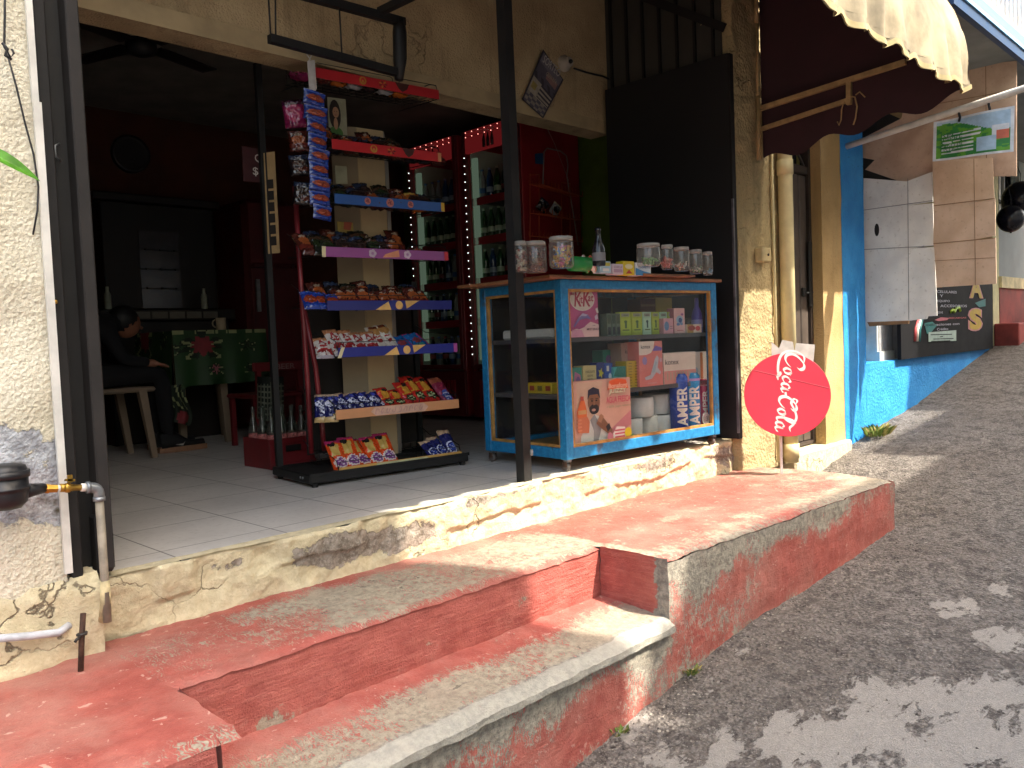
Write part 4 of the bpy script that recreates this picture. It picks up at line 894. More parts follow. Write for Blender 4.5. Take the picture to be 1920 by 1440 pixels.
# ---- packets
def pk(name,base,zones):
    """returns design(u,v)->material"""
    mats=[P('pack_%s_%d'%(name,i),c,.24,0,.12,18,0,Specular_IOR_Level=.8) for i,c in enumerate([base]+[z[0] for z in zones])]
    def f(u,v):
        r=mats[0]
        for m,z in zip(mats[1:],zones):
            if z[1](u,v): r=m
        return r
    return f
ell=lambda cx,cy,a,b:(lambda u,v:((u-cx)/a)**2+((v-cy)/b)**2<1)
band=lambda a,b:(lambda u,v:a<v<b)
ring=lambda cx,cy,a,b,w:(lambda u,v:1>((u-cx)/a)**2+((v-cy)/b)**2>w)
diag=lambda s,o,n,th:(lambda u,v:((v*n+u*s+o)%1)<th)
AND=lambda *f:(lambda u,v:all(g(u,v) for g in f))
DES={
'orange':pk('orange','#c9481d',[('#b99a52',AND(band(.50,.86),lambda u,v:.1<u-.25*(v-.5)<.62)),('#a82c5e',band(.9,1.1)),('#d8642a',band(0,.13)),('#8d3d5e',AND(band(.02,.10),diag(1,0,0,.5)) if 0 else band(.04,.08)),('#d3c5c0',ell(.52,.30,.42,.155)),('#7d4a84',ell(.54,.30,.33,.115)),('#c9b8cc',AND(ell(.54,.30,.26,.08),diag(3,0,9,.4))),('#231f1c',ell(.3,.84,.22,.06))]),
'navy':pk('navy','#171b52',[('#b49866',band(0,.14)),('#a58c74',band(.88,1)),('#c9cbe0',AND(band(.28,.72),lambda u,v:abs(((u-.5)*.9+(v-.5)*1.6))<.20,lambda u,v:(int(v*22)+int(u*7))%3!=0)),('#3b4296',AND(band(.72,.86),diag(2,0,3,.5)))]),
'swirl':pk('swirl','#1d2056',[('#b79a80',band(.82,1)),('#c6cbe4',ring(.55,.35,.42,.2,.62)),('#34489a',ell(.55,.35,.3,.13)),('#b9bedd',AND(ell(.55,.35,.24,.09),diag(2,.2,8,.4))),('#b8bbd6',band(.08,.12))]),
'red':pk('red','#a8241e',[('#c08a34',AND(band(.50,.80),lambda u,v:abs(u-.45)<.36)),('#2a2320',ell(.62,.82,.22,.07)),('#b9341f',AND(band(.52,.78),lambda u,v:abs(u-.2)<.1)),('#2c3a24',ell(.55,.36,.36,.12)),('#b7bb8c',AND(ell(.55,.36,.29,.085),diag(2,.1,10,.45))),('#b3455a',band(0,.12))]),
'purple':pk('purple','#7d2740',[('#3a4a8c',ell(.5,.32,.34,.20)),('#a9a3bb',AND(ell(.5,.32,.24,.14),diag(1,.1,9,.4))),('#8c4a34',band(.75,.95))]),
'white':pk('white','#b8b0aa',[('#8c2a2c',AND(lambda u,v:nz(u*4,v*5,1,1)>.12)),('#a06d4c',band(.80,1)),('#a12f30',AND(band(.36,.66),lambda u,v:(int(v*24))%4<2,lambda u,v:.28<u<.72)),('#8f8a94',band(0,.06))]),
'cream':pk('cream','#c4bcb2',[('#a87d4c',AND(band(.62,.92),ell(.5,.78,.42,.16))),('#9c2c30',AND(band(.3,.56),lambda u,v:(int(v*22))%4<2,lambda u,v:.3<u<.75)),('#6b3524',ell(.45,.9,.3,.06)),('#b04a44',AND(ell(.4,.16,.34,.05)))]),
'blue':pk('blue','#1f5c9c',[('#b03a78',lambda u,v:u>.78 or v>.92),('#8c4048',ell(.45,.5,.28,.14)),('#3a8f86',AND(band(.1,.3),lambda u,v:u<.6))]),
'brown':pk('brown','#4a211a',[('#a2562e',ell(.5,.55,.36,.22)),('#6b2a22',AND(band(.2,.4))),('#9a8a78',AND(ell(.5,.78,.2,.05)))]),
'dark':pk('dark','#20191c',[('#3a2a26',ell(.5,.5,.35,.25)),('#27324a',band(.75,.95)),('#5a2c22',AND(band(.2,.4),lambda u,v:u>.4))]),
'darkgreen':pk('darkgreen','#1e2119',[('#2e3a22',ell(.5,.5,.35,.25)),('#4a3324',band(.7,.8))]),
'silver':pk('silver','#8d8f94',[('#2a2326',ell(.5,.5,.35,.3)),('#b0a08a',band(.8,1))]),
'wafer':pk('wafer','#a55c24',[('#3a2018',ell(.5,.5,.35,.25)),('#c9a050',band(.8,1))]),
'chip':pk('chip','#1f3a8c',[('#8c3a24',ell(.5,.48,.40,.22)),('#b0502e',AND(ell(.5,.48,.3,.12),diag(3,.1,5,.5))),('#3f5ab4',band(.80,.88)),('#c0c4d8',band(.93,.96)),('#2c4ba8',band(.1,.17))]),
'pink':pk('pink','#7d1f4c',[('#b03c6a',ell(.5,.5,.4,.3)),('#3c1230',band(.8,1))]),
}
PKM={}
def packmesh(des,w,h,th,name):
    key=(des,round(w,3),round(h,3),round(th,3))
    if key in PKM: return PKM[key]
    d=DES[des]; mb=MB(); sd=len(PKM)*3.1
    def surf(sg):
        def f(u,v):
            e=min(1,min(v,1-v)/.10); e=math.sin(e*PI/2); s=max(0,1-abs(2*u-1)**2.6)**.5
            t=th/2*e*s*(1+.55*nz(u*3.2+sd,v*3.5,sg,2))+.004*nz(u*9+sd,v*11,sg*3,2)*s; wv=.0025*math.sin(u*38)*(1 if e<.5 else 0)
            wd=w*(1-.05*math.sin(PI*v))
            return Vector(((u-.5)*wd,-sg*t+wv,v*h))
        return f
    mb.grid(surf(1),14,26,None,True,False,d); mb.grid(surf(-1),7,13,None,True,True,d)
    me=mb.build('x'); m=me.data; bpy.data.objects.remove(me); m.name=name; PKM[key]=m; return m
ORD=['first','second','third','fourth','fifth','sixth','seventh','eighth','ninth','tenth','eleventh','twelfth','thirteenth']
SHN=['topmost','second highest','third highest','fourth highest','fifth highest','third lowest','second lowest','lowest']
def packet(des,desc,mat,w,h,th,label,group,name='snack_packet'):
    o=bpy.data.objects.new(name,packmesh(des,w,h,th,name)); C.objects.link(o); o.matrix_world=mat; tag(o,label,'packet',group); return o
cnt={}
def place(shelf,des,desc,u,w,h,th=.028,lean=38,yaw=0,dy=0.02,dz=0,roll=0):
    x0,x1,z1=SHELF[shelf]; k=cnt[shelf]=cnt.get(shelf,0)+1
    loc=RF@Vector((x0+u,dy,z1-.038+dz))
    m=Matrix.Translation(loc)@RF.to_3x3().to_4x4()@Matrix.Rotation(math.radians(yaw),4,'Z')@Matrix.Rotation(math.radians(-lean),4,'X')@Matrix.Rotation(math.radians(roll),4,'Y')
    packet(des,desc,m,w,h,th,f'{desc}, {ORD[k-1]} from left on the {SHN[shelf]} shelf','snack packets on the wire rack')
R=random.Random(4)
for k in range(5): place(7,'orange','orange packet with a white ringed purple oval',.035+.068*k,.085,.205+.012*(k%3),.034,46+R.uniform(-6,6),R.uniform(-8,8),roll=R.uniform(-3,3))
for k in range(3): place(7,'swirl','navy packet with a white swirl ring',.575+.055*k,.075,.15+.02*k,.034,46+R.uniform(-6,6),R.uniform(-8,8))
for k in range(2): place(6,'navy','navy packet with pale slanting letters',-.045+.035*k,.07,.15,.03,30,-30,dy=.06-.03*k,dz=-.02)
for k in range(5): place(6,'navy','navy packet with pale slanting letters',.035+.058*k,.075,.145+.01*(k%2),.034,44+R.uniform(-3,3),R.uniform(-8,4),roll=-8)
for k,hh_ in enumerate((.15,.15,.185,.235,.235)): place(6,'red','red packet with a dark green oval',.325+.068*k,.082,hh_+.01,.036,46+R.uniform(-6,6),R.uniform(-6,6),roll=-4)
place(6,'purple','dark red packet with a blue oval',  .685,.08,.21,.034,44,4,roll=-5)
place(5,'white','white packet blotched with red',-.05,.085,.13,.03,42,-14,dy=.03,dz=-.01)
for k,(d_,h_) in enumerate((('white',.165),('white',.16),('white',.14),('white',.14),('cream',.18),('cream',.19))): place(5,d_,'white packet blotched with red' if d_=='white' else 'pale packet with red letters and brown top',.035+.058*k,.08,h_,.032,40+R.uniform(-4,4),R.uniform(-8,8),roll=-5)
for k in range(2): place(5,'blue','blue packet with a pink edge',.415+.095*k,.11,.15,.024,56,R.uniform(-6,6),dz=.012*k,roll=-6)
for k in range(3): place(4,'chip','blue packet with a brown picture',-.06+.055*k,.08,.12-.012*k,.03,44,R.uniform(-12,6),dz=.0)
for k in range(9): place(4,'brown','dark brown packet with an orange biscuit picture',.105+.058*k,.082,.115+.025*R.random(),.04,46+R.uniform(-6,6),R.uniform(-10,10))
for k in range(9): place(3,['brown','darkgreen','darkgreen','dark','dark','dark','darkgreen','dark','brown'][k],'dull dark packet',-.05+.058*k,.08,.12+.03*R.random(),.04,44+R.uniform(-6,6),R.uniform(-12,12))
place(3,'brown','brown packet with an orange biscuit picture',.56,.11,.085,.03,52,0)
for k in range(7): place(2,['darkgreen','dark','brown','dark','brown','wafer','dark'][k],'dark packet lying flat',.10+.080*k,.095,.14,.05,56+R.uniform(-6,6),R.uniform(-12,12),dy=.04)
for k in range(8): place(1,['dark','brown','dark','dark','brown','dark','dark','brown'][k],'dark packet lying flat',.04+.085*k,.095,.14,.045,60+R.uniform(-6,6),R.uniform(-12,12),dy=.04)
for k in range(7): place(0,['pink','brown','wafer','silver','dark','silver','wafer'][k],'crinkled packet lying flat',-.02+.085*k,.085,.12,.035,70+R.uniform(-6,6),R.uniform(-12,12),dy=.04)
for sh_,nb_,h_ in ((1,6,.15),(2,6,.15),(3,7,.165),(4,8,.145)):
    for k in range(nb_):
        x0,x1,z1=SHELF[sh_]; d_=['dark','brown','darkgreen','dark','brown','dark','darkgreen','brown'][(k+sh_)%8]
        m=Matrix.Translation(RF@Vector((x0+.06+k*.075,.13+R.uniform(-.01,.01),z1-.02)))@RF.to_3x3().to_4x4()@Matrix.Rotation(math.radians(R.uniform(-14,14)),4,'Z')@Matrix.Rotation(math.radians(-R.uniform(30,44)),4,'X')@Matrix.Rotation(math.radians(R.uniform(-9,6)),4,'Y')
        packet(d_,'',m,.09,h_+R.uniform(-.02,.015),.04,f'dull packet in the back row, {ORD[k]} from left on the {SHN[sh_]} shelf','snack packets on the wire rack')
# chain of linked blue packets hanging at the left front of the rack
ch=setm(thing('packet_chain','long hanging chain of linked blue snack packets at the left of the rack','packet chain'),RF)
A=rk(588,172,-.03);Bq=rk(604,412,-.03)
NCH=9
for k in range(NCH):
    a=A.lerp(Bq,k/NCH); b=A.lerp(Bq,(k+1)/NCH); hh_=(a-b).length
    o=bpy.data.objects.new('packet',packmesh('chip',.118,hh_*1.06,.034,'packet')); C.objects.link(o); o.parent=ch
    o.matrix_local=Matrix.Translation(b+Vector((R.uniform(-.004,.004),R.uniform(-.006,.006),0)))@Matrix.Rotation(math.radians(R.uniform(-14,14)+8),4,'Z')@Matrix.Rotation(math.radians(R.uniform(-8,8)),4,'X')@Matrix.Rotation(math.radians(4+R.uniform(-3,3)),4,'Y')
pt=setm(thing('paper_tag','white paper strip tied above the chain of blue packets','tag'),RF)
PAPER=P('paper_white','#b9b3ae',.8)
part('strip',pt,None,lambda m:m.poly([rk(576,115,-.035),rk(590,112,-.035),rk(594,165,-.04),rk(588,180,-.045),rk(580,168,-.04)],PAPER,(0,.002,0)))
part('tie',pt,None,lambda m:m.tube([rk(574,95,-.03),rk(576,103,-.03),rk(582,112,-.035),rk(578,116,-.03),rk(584,104,-.03)],.003,PAPER,5))
for (a,b,d_,lb,w_,h_) in ((556,240,'pink','pinkish red packet hanging at the upper left side of the rack',.10,.13),(562,285,'brown','brown packet hanging under the pinkish one at the left of the rack',.09,.10),(563,330,'dark','dark packet hanging midway down the left side of the rack',.09,.10),(566,385,'dark','dark packet hanging lowest on the left side of the rack',.09,.11)):
    p=RF@rk(a,b,.10); packet(d_,'',Matrix.Translation(p)@RF.to_3x3().to_4x4()@Matrix.Rotation(math.radians(-25),4,'Z')@Matrix.Rotation(math.radians(R.uniform(-8,8)),4,'Y'),w_,h_,.03,lb,'snack packets hung on the side of the rack')
# tan strip with square holes and a price sign
ys_=3.75
cs=thing('punched_strip','tan card strip with a column of dark square holes hanging left of the rack','strip',at(510,380,y=ys_)); csf=Matrix.Translation(-at(510,380,y=ys_))
def pst(m):
    m.poly([at(494,287,y=ys_),at(515,284,y=ys_),at(525,474,y=ys_),at(503,476,y=ys_)],P('tan_card','#a98d62',.8),(0,.004,0))
    for k in range(6):
        t=k/6; cx=lerp(506,513,t)+1; cy=lerp(347,475,t)-1
        m.poly([at(cx-6,cy-9,y=ys_-.002),at(cx+5,cy-10,y=ys_-.002),at(cx+6,cy+7,y=ys_-.002),at(cx-5,cy+8,y=ys_-.002)],HOLE)
part('card',cs,csf,pst)
pg=thing('price_sign','small dark price sign with white figures hung left of the tan strip','price sign',at(486,320,y=3.8)); pgf=Matrix.Translation(-at(486,320,y=3.8))
o_=at(474,330,y=3.8)
part('board',pg,pgf,lambda m:m.box((o_.x-.05,3.8,o_.z-.03),(o_.x+.10,3.804,o_.z+.14),P('dark_red_board','#3a1216',.7)))
part('lettering',pg,pgf,lambda m:m.text('$1',Vector((o_.x,3.797,o_.z)),EX,EZ,.045,PAPER,.05,.01),lambda m:m.text('Q',Vector((o_.x+.015,3.797,o_.z+.065)),EX,EZ,.045,PAPER,.035,.01))
# ------------------------------------------------------------------ blue glazed showcase
SO=Vector((2.99,2.598,0)); SEX=Vector((1.2144,-.1132,0)).normalized(); SF=frame(SO,SEX); SI=SF.inverted(); SEY=SF.to_3x3()@Vector((0,1,0)); SX=SEX
def sc(px,py,yl=0.0): return SI@at(px,py,pl=(SO+SEY*yl,SEY))
def scz(px,py,z): return SI@at(px,py,z=z)
W_,D_=1.222,.635
def m_bluewood():
    t=NT('worn_blue_paint'); n1=t.noise(7,6,.65,vec=t.mapv((1,1,.35))); n2=t.noise(40,5,.65)
    col=t.mix(t.step(n2,.3,.7),L('#136799'),L('#2181b5')); k=t.step(t.mth('ADD',t.mth('MULTIPLY',n1,.8),t.mth('MULTIPLY',n2,.25)),.60,.66)
    col=t.mix(t.mth('MULTIPLY',k,.75),col,L('#3b332c')); col=t.mix(t.mth('MULTIPLY',t.step(n2,.6,.68),.4),col,L('#63a3c2'))
    return t.bsdf(col,.5,h=n2,hs=.2,hd=.003)
BW_=m_bluewood(); TRIM=P('varnished_trim','#a87d42',.5,0,.25,18,.1); WOOD=P('brown_wood_top','#8a5c3c',.5,0,.3,7,.15); GREYB=P('dark_shelf_board','#46464a',.6,0,.15,5); BKP=P('dark_back_panel','#14161b',.5,0,.2,3)
def glassm(name,tint='#ffffff',g=.16,rough=.02,fac=None,haze=0):
    t=NT(name); tr=t.n('ShaderNodeBsdfTransparent'); tr.inputs[0].default_value=L(tint); gl=t.n('ShaderNodeBsdfGlossy'); gl.inputs['Roughness'].default_value=rough; gl.inputs[0].default_value=(1,1,1,1)
    fr_=t.n('ShaderNodeLayerWeight'); mx=t.n('ShaderNodeMixShader'); f=t.mth('MULTIPLY_ADD',t.mth('POWER',fr_.outputs['Facing'],4.5),.7,g*.1); t.lk(f,mx.inputs[0]); t.lk(tr.outputs[0],mx.inputs[1]); t.lk(gl.outputs[0],mx.inputs[2])
    last=mx.outputs[0]
    if haze:
        df=t.n('ShaderNodeBsdfDiffuse'); df.inputs[0].default_value=L('#cfcac2'); m2=t.n('ShaderNodeMixShader'); m2.inputs[0].default_value=haze; t.lk(last,m2.inputs[1]); t.lk(df.outputs[0],m2.inputs[2]); last=m2.outputs[0]
    t.lk(last,t.out.inputs[0]); return t.m
PANE=glassm('window_glass','#f8faf9',.18,.02,None,.004); JARG=glassm('clear_jar_plastic','#efece8',.4,.08,None,.10); JLID=glassm('cloudy_jar_lid','#d8d2cc',.4,.2,None,.38); BOTG=glassm('bottle_glass','#dfe8e2',.5,.03)
sh=setm(thing('glass_showcase','blue painted wooden showcase with glass sides and a brown wooden top on casters','showcase'),SF)
zb,zt_=.062,.932; pw=.048
def fr_(m):
    for x,y in ((0,0),(W_-pw,0),(0,D_-pw),(W_-pw,D_-pw)): m.box((x,y,zb),(x+pw,y+pw,zt_),BW_,.003)
    for y in (.002,D_-pw+.002):
        m.box((pw,y,zb+.001),(W_-pw,y+pw-.004,zb+.055),BW_,.003); m.box((pw,y,zt_-.046),(W_-pw,y+pw-.004,zt_-.001),BW_,.003)
    for x in (.002,W_-pw+.002):
        m.box((x,pw,zb+.001),(x+pw-.004,D_-pw,zb+.055),BW_,.003); m.box((x,pw,zt_-.046),(x+pw-.004,D_-pw,zt_-.001),BW_,.003)
part('frame',sh,None,fr_)
def trim(m):
    t=.013; a,b=zb+.056,zt_-.047
    for x0,x1 in ((pw,W_-pw),): 
        m.box((x0,.006,a),(x1,.024,a+t),TRIM); m.box((x0,.006,b-t),(x1,.024,b),TRIM); m.box((x0,.006,a+t),(x0+t,.024,b-t),TRIM); m.box((x1-t,.006,a+t),(x1,.024,b-t),TRIM)
    for xs in (.006,W_-.024):
        m.box((xs,pw,a),(xs+.018,D_-pw,a+t),TRIM); m.box((xs,pw,b-t),(xs+.018,D_-pw,b),TRIM); m.box((xs,pw,a+t),(xs+.018,pw+t,b-t),TRIM); m.box((xs,D_-pw-t,a+t),(xs+.018,D_-pw,b-t),TRIM)
part('glass_trim',sh,None,trim)
part('front_pane',sh,None,lambda m:m.box((pw+.004,.025,zb+.058),(W_-pw-.004,.028,zt_-.05),PANE))
part('side_pane',sh,None,lambda m:m.box((.025,pw+.004,zb+.058),(.028,D_-pw-.004,zt_-.05),PANE)); part('side_pane',sh,None,lambda m:m.box((W_-.028,pw+.004,zb+.058),(W_-.025,D_-pw-.004,zt_-.05),PANE))
def topb(m):
    m.box((-.09,-.02,zt_),(W_+.03,D_+.03,zt_+.018),WOOD,.004); m.box((-.13,D_-.1,zt_+.0),(-.085,D_+.02,zt_+.016),WOOD,.003)
part('wooden_top',sh,None,topb)
Z0=zb+.03; part('bottom_board',sh,None,lambda m:m.box((pw*.6,pw*.62,Z0-.014),(W_-pw*.6,D_-pw*.6,Z0),TRIM))
Z2=sc(1200,628,.05).z; Z1=sc(1240,722,.06).z
for z in (Z1,Z2): part('shelf',sh,None,lambda m:m.box((.03,.045 if z==Z2 else .06,z-.022),(W_-.03,D_-.06,z),GREYB))
part('back_panel',sh,None,lambda m:m.box((.05,D_-.047,zb+.06),(W_*.80,D_-.035,zt_-.05),BKP))
for x,y in ((.03,.03),(W_-.03,.03),(.03,D_-.03),(W_-.03,D_-.03)):
    c_=part('caster',sh,None,lambda m:m.box((x-.014,y-.014,.048),(x+.014,y+.014,.0615),GALV),lambda m:m.box((x-.016,y-.006,.024),(x-.011,y+.02,.05),RUST),lambda m:m.box((x+.011,y-.006,.024),(x+.016,y+.02,.05),RUST))
    part('wheel',c_,None,lambda m:m.lathe([(.018,-.009),(.024,-.006),(.024,.006),(.018,.009)],(x,y+.012,.024),P('caster_rubber','#5b5450',.6),14,'x'))
# ---- goods
class Face:
    """drawing helper on the front face of a box: u,v in 0..1"""
    def __init__(s,m,w,h,d): s.m=m;s.w=w;s.h=h;s.y=-d/2;s.k=0
    def p(s,u,v): return Vector(((u-.5)*s.w,s.y-.0006-s.k*.0004,v*s.h))
    def poly(s,pts,mat): s.k+=1; s.m.poly([s.p(*q) for q in pts],mat)
    def rect(s,u0,v0,u1,v1,mat): s.poly([(u0,v0),(u1,v0),(u1,v1),(u0,v1)],mat)
    def ell(s,cu_,cv,a,b,mat,n=20): s.poly([(cu_+a*math.cos(t),cv+b*math.sin(t)) for t in np.linspace(0,2*PI,n+1)[:-1]],mat)
    def text(s,txt,u0,v0,u1,hv,mat,bold=.01,sh=0):
        s.k+=1; s.m.text(txt,s.p(u0,v0),EX,EZ,hv*s.h,mat,(u1-u0)*s.w,bold,sh)
def T(h,n=None,r=.5): return P('print_'+h[1:],h,r,0,.05,12)
def goods(name,label,cat,xl,xr,yt,zs,yl,dep,mat,draw=None,group=None,yaw=0,side=None):
    a=sc(xl,600,yl);b=sc(xr,600,yl)
    w=(b-a).x; mid=(a+b)/2
    # top height from pixel at middle
    h=sc((xl+xr)/2,yt,yl).z-zs
    mb=MB(); mb.box((-w/2,-dep/2,0),(w/2,dep/2,h),mat,.0012)
    if side: mb.poly([(-w/2-.0006,-dep/2+.001,.001),(-w/2-.0006,dep/2-.001,.001),(-w/2-.0006,dep/2-.001,h-.001),(-w/2-.0006,-dep/2+.001,h-.001)][::-1],side)
    if draw: draw(Face(mb,w,h,dep))
    o=mb.build(name); o.matrix_world=SF@Matrix.Translation((mid.x,yl+dep/2,zs+.0005))@Matrix.Rotation(math.radians(yaw),4,'Z'); return tag(o,label,cat,group)
PKK=T('#b34a7c'); LPK=T('#d59ab4'); WHT=T('#d8cfc6'); REDT=T('#9c2344'); NAV=T('#1e2a6b'); GRYT=T('#77727c')
def d_wafer(f):
    f.poly([(0,0),(1,0),(1,.24),(.72,.30),(.5,.2),(.2,.16),(0,.1)],T('#dcb7b4')); f.poly([(0.05,0),(.5,0),(.42,.14),(.1,.15)],T('#cf8fa6'))
    f.ell(.47,.74,.41,.225,WHT); f.ell(.47,.74,.39,.21,T('#cdbfb4'))
    f.text('K',.19,.60,.45,.30,REDT,.02,.15); f.text('it',.36,.66,.48,.16,REDT,.02,.15); f.text('K',.47,.60,.74,.32,REDT,.02,.15); f.text('at',.64,.70,.84,.13,REDT,.02,.15); f.text('Mini',.1,.82,.28,.05,REDT)
    f.poly([(.12,.20),(.3,.38),(.45,.46),(.62,.44),(.75,.34),(.55,.37),(.4,.34),(.25,.22)],T('#7f6ba0')); f.poly([(.3,.38),(.45,.47),(.62,.44),(.55,.41),(.42,.42)],T('#b9a9c8')); f.poly([(.16,.2),(.35,.34),(.5,.36),(.68,.33),(.5,.2),(.3,.15)],T('#a8447a'))
    f.poly([(.88,.55),(.95,.58),(.99,.48),(.93,.46)],WHT); f.poly([(.84,.40),(.93,.45),(.96,.36),(.87,.33)],T('#cdb9cc'))
    f.text('sin',.76,.21,.86,.03,GRYT); f.text('MISTERIO',.56,.13,.97,.045,T('#5a3a48'),.02); f.rect(.84,.90,.99,.99,T('#d8a9b4'))
goods('cereal_box','pink chocolate wafer box with a round white logo on the upper shelf of the showcase','box',1066,1122,537,Z2,.035,.06,PKK,d_wafer)
GBX='boxes inside the glass showcase'
def d_ph(c1,c2,c3):
    def f_(f):
        f.rect(.15,.80,.85,.93,T('#8d8a80')); f.rect(.1,.12,.9,.72,c1); f.ell(.5,.58,.14,.06,c2); f.rect(.42,.30,.6,.56,c2); f.rect(.2,.20,.8,.25,c3); f.rect(.3,.84,.7,.87,c2)
    return f_
seq=[(1162,1183,'l'),(1184,1204,'l'),(1205,1221,'m'),(1222,1236,'l'),(1237,1251,'m'),(1252,1262,'l')]
for k,(a,b,c_) in enumerate(seq):
    goods('small_box',('lime green' if c_=='l' else 'mint green')+f' medicine box, {ORD[k]} from left in the row of six','box',a,b,585,Z2,.07+.004*k,.03,T('#9fae3c') if c_=='l' else T('#a3c4a8'),d_ph(T('#aaba45') if c_=='l' else T('#b3d0b4'),T('#4d6a3c') if c_=='l' else T('#2a4c4a'),T('#5a6a3a')),GBX)
for k,(a,b) in enumerate(((1138,1146),(1147,1154),(1155,1163))):
    goods('small_box',f'dark grey green box, {ORD[k]} of three left of the lime box row','box',a,b,588,Z2,.06,.05,T('#5c6a5c'),lambda f:(f.rect(.1,.55,.9,.95,T('#3a4a38')),f.rect(.15,.05,.85,.4,T('#23272f'))),GBX)
goods('carton','dark red striped carton standing behind the lime boxes','carton',1202,1230,560,Z2,.27,.10,T('#6a3a30'),lambda f:[f.rect(0,.1+.17*k,1,.16+.17*k,T('#8c6a4c')) for k in range(5)],GBX)
goods('carton','plain yellow carton standing behind the lime boxes','carton',1231,1261,558,Z2,.27,.10,T('#b59a4a'),None,GBX)
goods('small_box','short pink box with a blue round picture beside the lime row','box',1244,1262,597,Z2,.055,.05,T('#c994a0'),lambda f:(f.ell(.3,.5,.25,.3,T('#5a7fa8')),f.rect(.6,.3,.9,.35,GRYT),f.rect(.6,.45,.9,.5,GRYT)),GBX)
goods('small_box','tall pink box with a blue flower picture on the upper shelf','box',1264,1284,578,Z2,.06,.05,T('#d3a9a8'),lambda f:(f.ell(.5,.55,.32,.16,T('#8fb0c8')),f.ell(.55,.52,.17,.10,T('#2c4a86')),f.ell(.35,.36,.16,.06,T('#5a7aa8')),f.ell(.65,.38,.14,.06,T('#6a8ab0')),f.ell(.72,.75,.12,.05,T('#8a4a86')),f.rect(.2,.1,.8,.13,T('#b0606c'))),GBX,side=T('#a8707c'))
goods('small_box','small brown and white box with a red flower at the right of the upper shelf','box',1288,1315,608,Z2,.05,.06,T('#cfc0b0'),lambda f:(f.rect(0,0,.42,1,T('#9a7c3c')),f.ell(.3,.55,.25,.3,T('#8c2f2c')),f.ell(.72,.5,.17,.3,T('#b8404a'))),GBX)
pb_=sc(1318,622,.06)
def place_sc(o,x,y,z): o.matrix_world=SF@Matrix.Translation((x,y,z)); return o
mb=MB(); mb.lathe([(.030,0),(.032,.01),(.031,.10),(.022,.13),(.012,.15),(.012,.18),(.009,.20)],(0,0,0),T('#4a3796'),16); mb.lathe([(.0325,.03),(.0325,.075)],(0,0,0),T('#8f86c0'),16)
tag(place_sc(mb.build('purple_bottle'),pb_.x,.10,Z2),'purple plastic bottle at the right end of the upper shelf','bottle')
mb=MB(); mb.lathe([(.03,0),(.036,.01),(.036,.06),(.028,.075),(.028,.09)],(0,0,0),T('#5c5650'),16); tag(place_sc(mb.build('dark_jar'),sc(1298,620,.2).x,.22,Z2),'dim grey jar behind the little brown and white box','jar')
for k,(a,b,yt) in enumerate(((952,978,619),(988,1046,617))):
    pA=at(a,632,pl=(SO+SF.to_3x3()@Vector((.09,0,0)),SX)); pB=at(b,632,pl=(SO+SF.to_3x3()@Vector((.09,0,0)),SX)); A_=SI@pA; B_=SI@pB
    mb=MB(); mb.box((.05,max(B_.y,.06),0),(.16,min(A_.y,.56),.05),T('#c4bfba'),.01); tag(place_sc(mb.build('paper_pack'),0,0,Z2),['small white paper pack at the back left of the upper shelf','long white paper pack along the left side of the upper shelf'][k],'pack')
# middle shelf
goods('pad_pack','teal and pink soft pack at the left of the middle shelf','pack',1067,1090,690,Z1,.10,.06,T('#3c8f7c'),lambda f:(f.poly([(.1,0),(.9,0),(.75,.7),(.3,.85)],T('#c9789a')),f.ell(.55,.4,.2,.25,T('#8a5a94'))),GBX)
goods('tea_box','pale yellow box with dark lines of print on the middle shelf','box',1090,1115,686,Z1,.09,.07,T('#c9b27a'),lambda f:(f.text('CHOCOLATE',.15,.72,.85,.09,T('#5a4a3a'),.02),f.text('LECHE',.3,.58,.7,.07,T('#5a4a3a'),.02),f.text('MENTA',.3,.44,.7,.07,T('#5a4a3a'),.02),f.rect(.05,.05,.95,.25,T('#b0606c'))),GBX)
goods('small_box','deep blue box with a yellow star on the middle shelf','box',1116,1130,680,Z1,.085,.05,NAV,lambda f:(f.poly([(.5+.38*(1 if k%2==0 else .5)*math.cos(k*PI/5),.62+.2*(1 if k%2==0 else .5)*math.sin(k*PI/5)) for k in range(10)],T('#c2b42c')),f.rect(.2,.15,.8,.3,T('#5a7ac0'))),GBX)
goods('small_box','blue and green box beside the star box on the middle shelf','box',1131,1146,681,Z1,.085,.05,T('#244a9c'),lambda f:(f.rect(0,0,1,.35,T('#2f8a86')),f.rect(.2,.7,.5,.9,WHT),f.ell(.6,.5,.2,.12,T('#b9c8d8'))),GBX)
goods('pad_pack','teal and pink pack of pads lying high behind the blue boxes','pack',1128,1168,656,Z1,.22,.08,T('#2c7f6c'),lambda f:(f.poly([(.5,.35),(.98,.4),(.9,.95),(.5,1)],T('#c9748c')),f.ell(.25,.75,.13,.12,T('#6a4a7c')),[f.ell(.6+.08*k,.6+.1*(k%3),.03,.04,T('#7a3a5c')) for k in range(4)]),GBX)
goods('pad_pack','turquoise pack of pads in front of the yellow carton','pack',1147,1170,688,Z1,.07,.05,T('#3f9a9c'),lambda f:(f.poly([(0,.6),(1,.5),(1,1),(.3,1)],T('#1f6f62')),f.rect(.2,.1,.8,.3,T('#a9c9c8'))),GBX)
goods('carton','yellow carton printed with rows of small marks on the middle shelf','carton',1172,1194,677,Z1,.08,.08,T('#b89a2c'),lambda f:[f.rect(.12+.5*i,.06+.105*j,.42+.5*i,.085+.105*j,T('#6a5a2c')) for i in range(2) for j in range(9)],GBX)
goods('pad_box','dim pinkish box of pads set back above the yellow carton','box',1163,1196,643,Z1,.14,.10,T('#a98478'),lambda f:(f.text('kotex',.2,.76,.7,.10,T('#4a3a3c'),.01),f.ell(.75,.5,.12,.08,T('#6a7aa0'))),GBX)
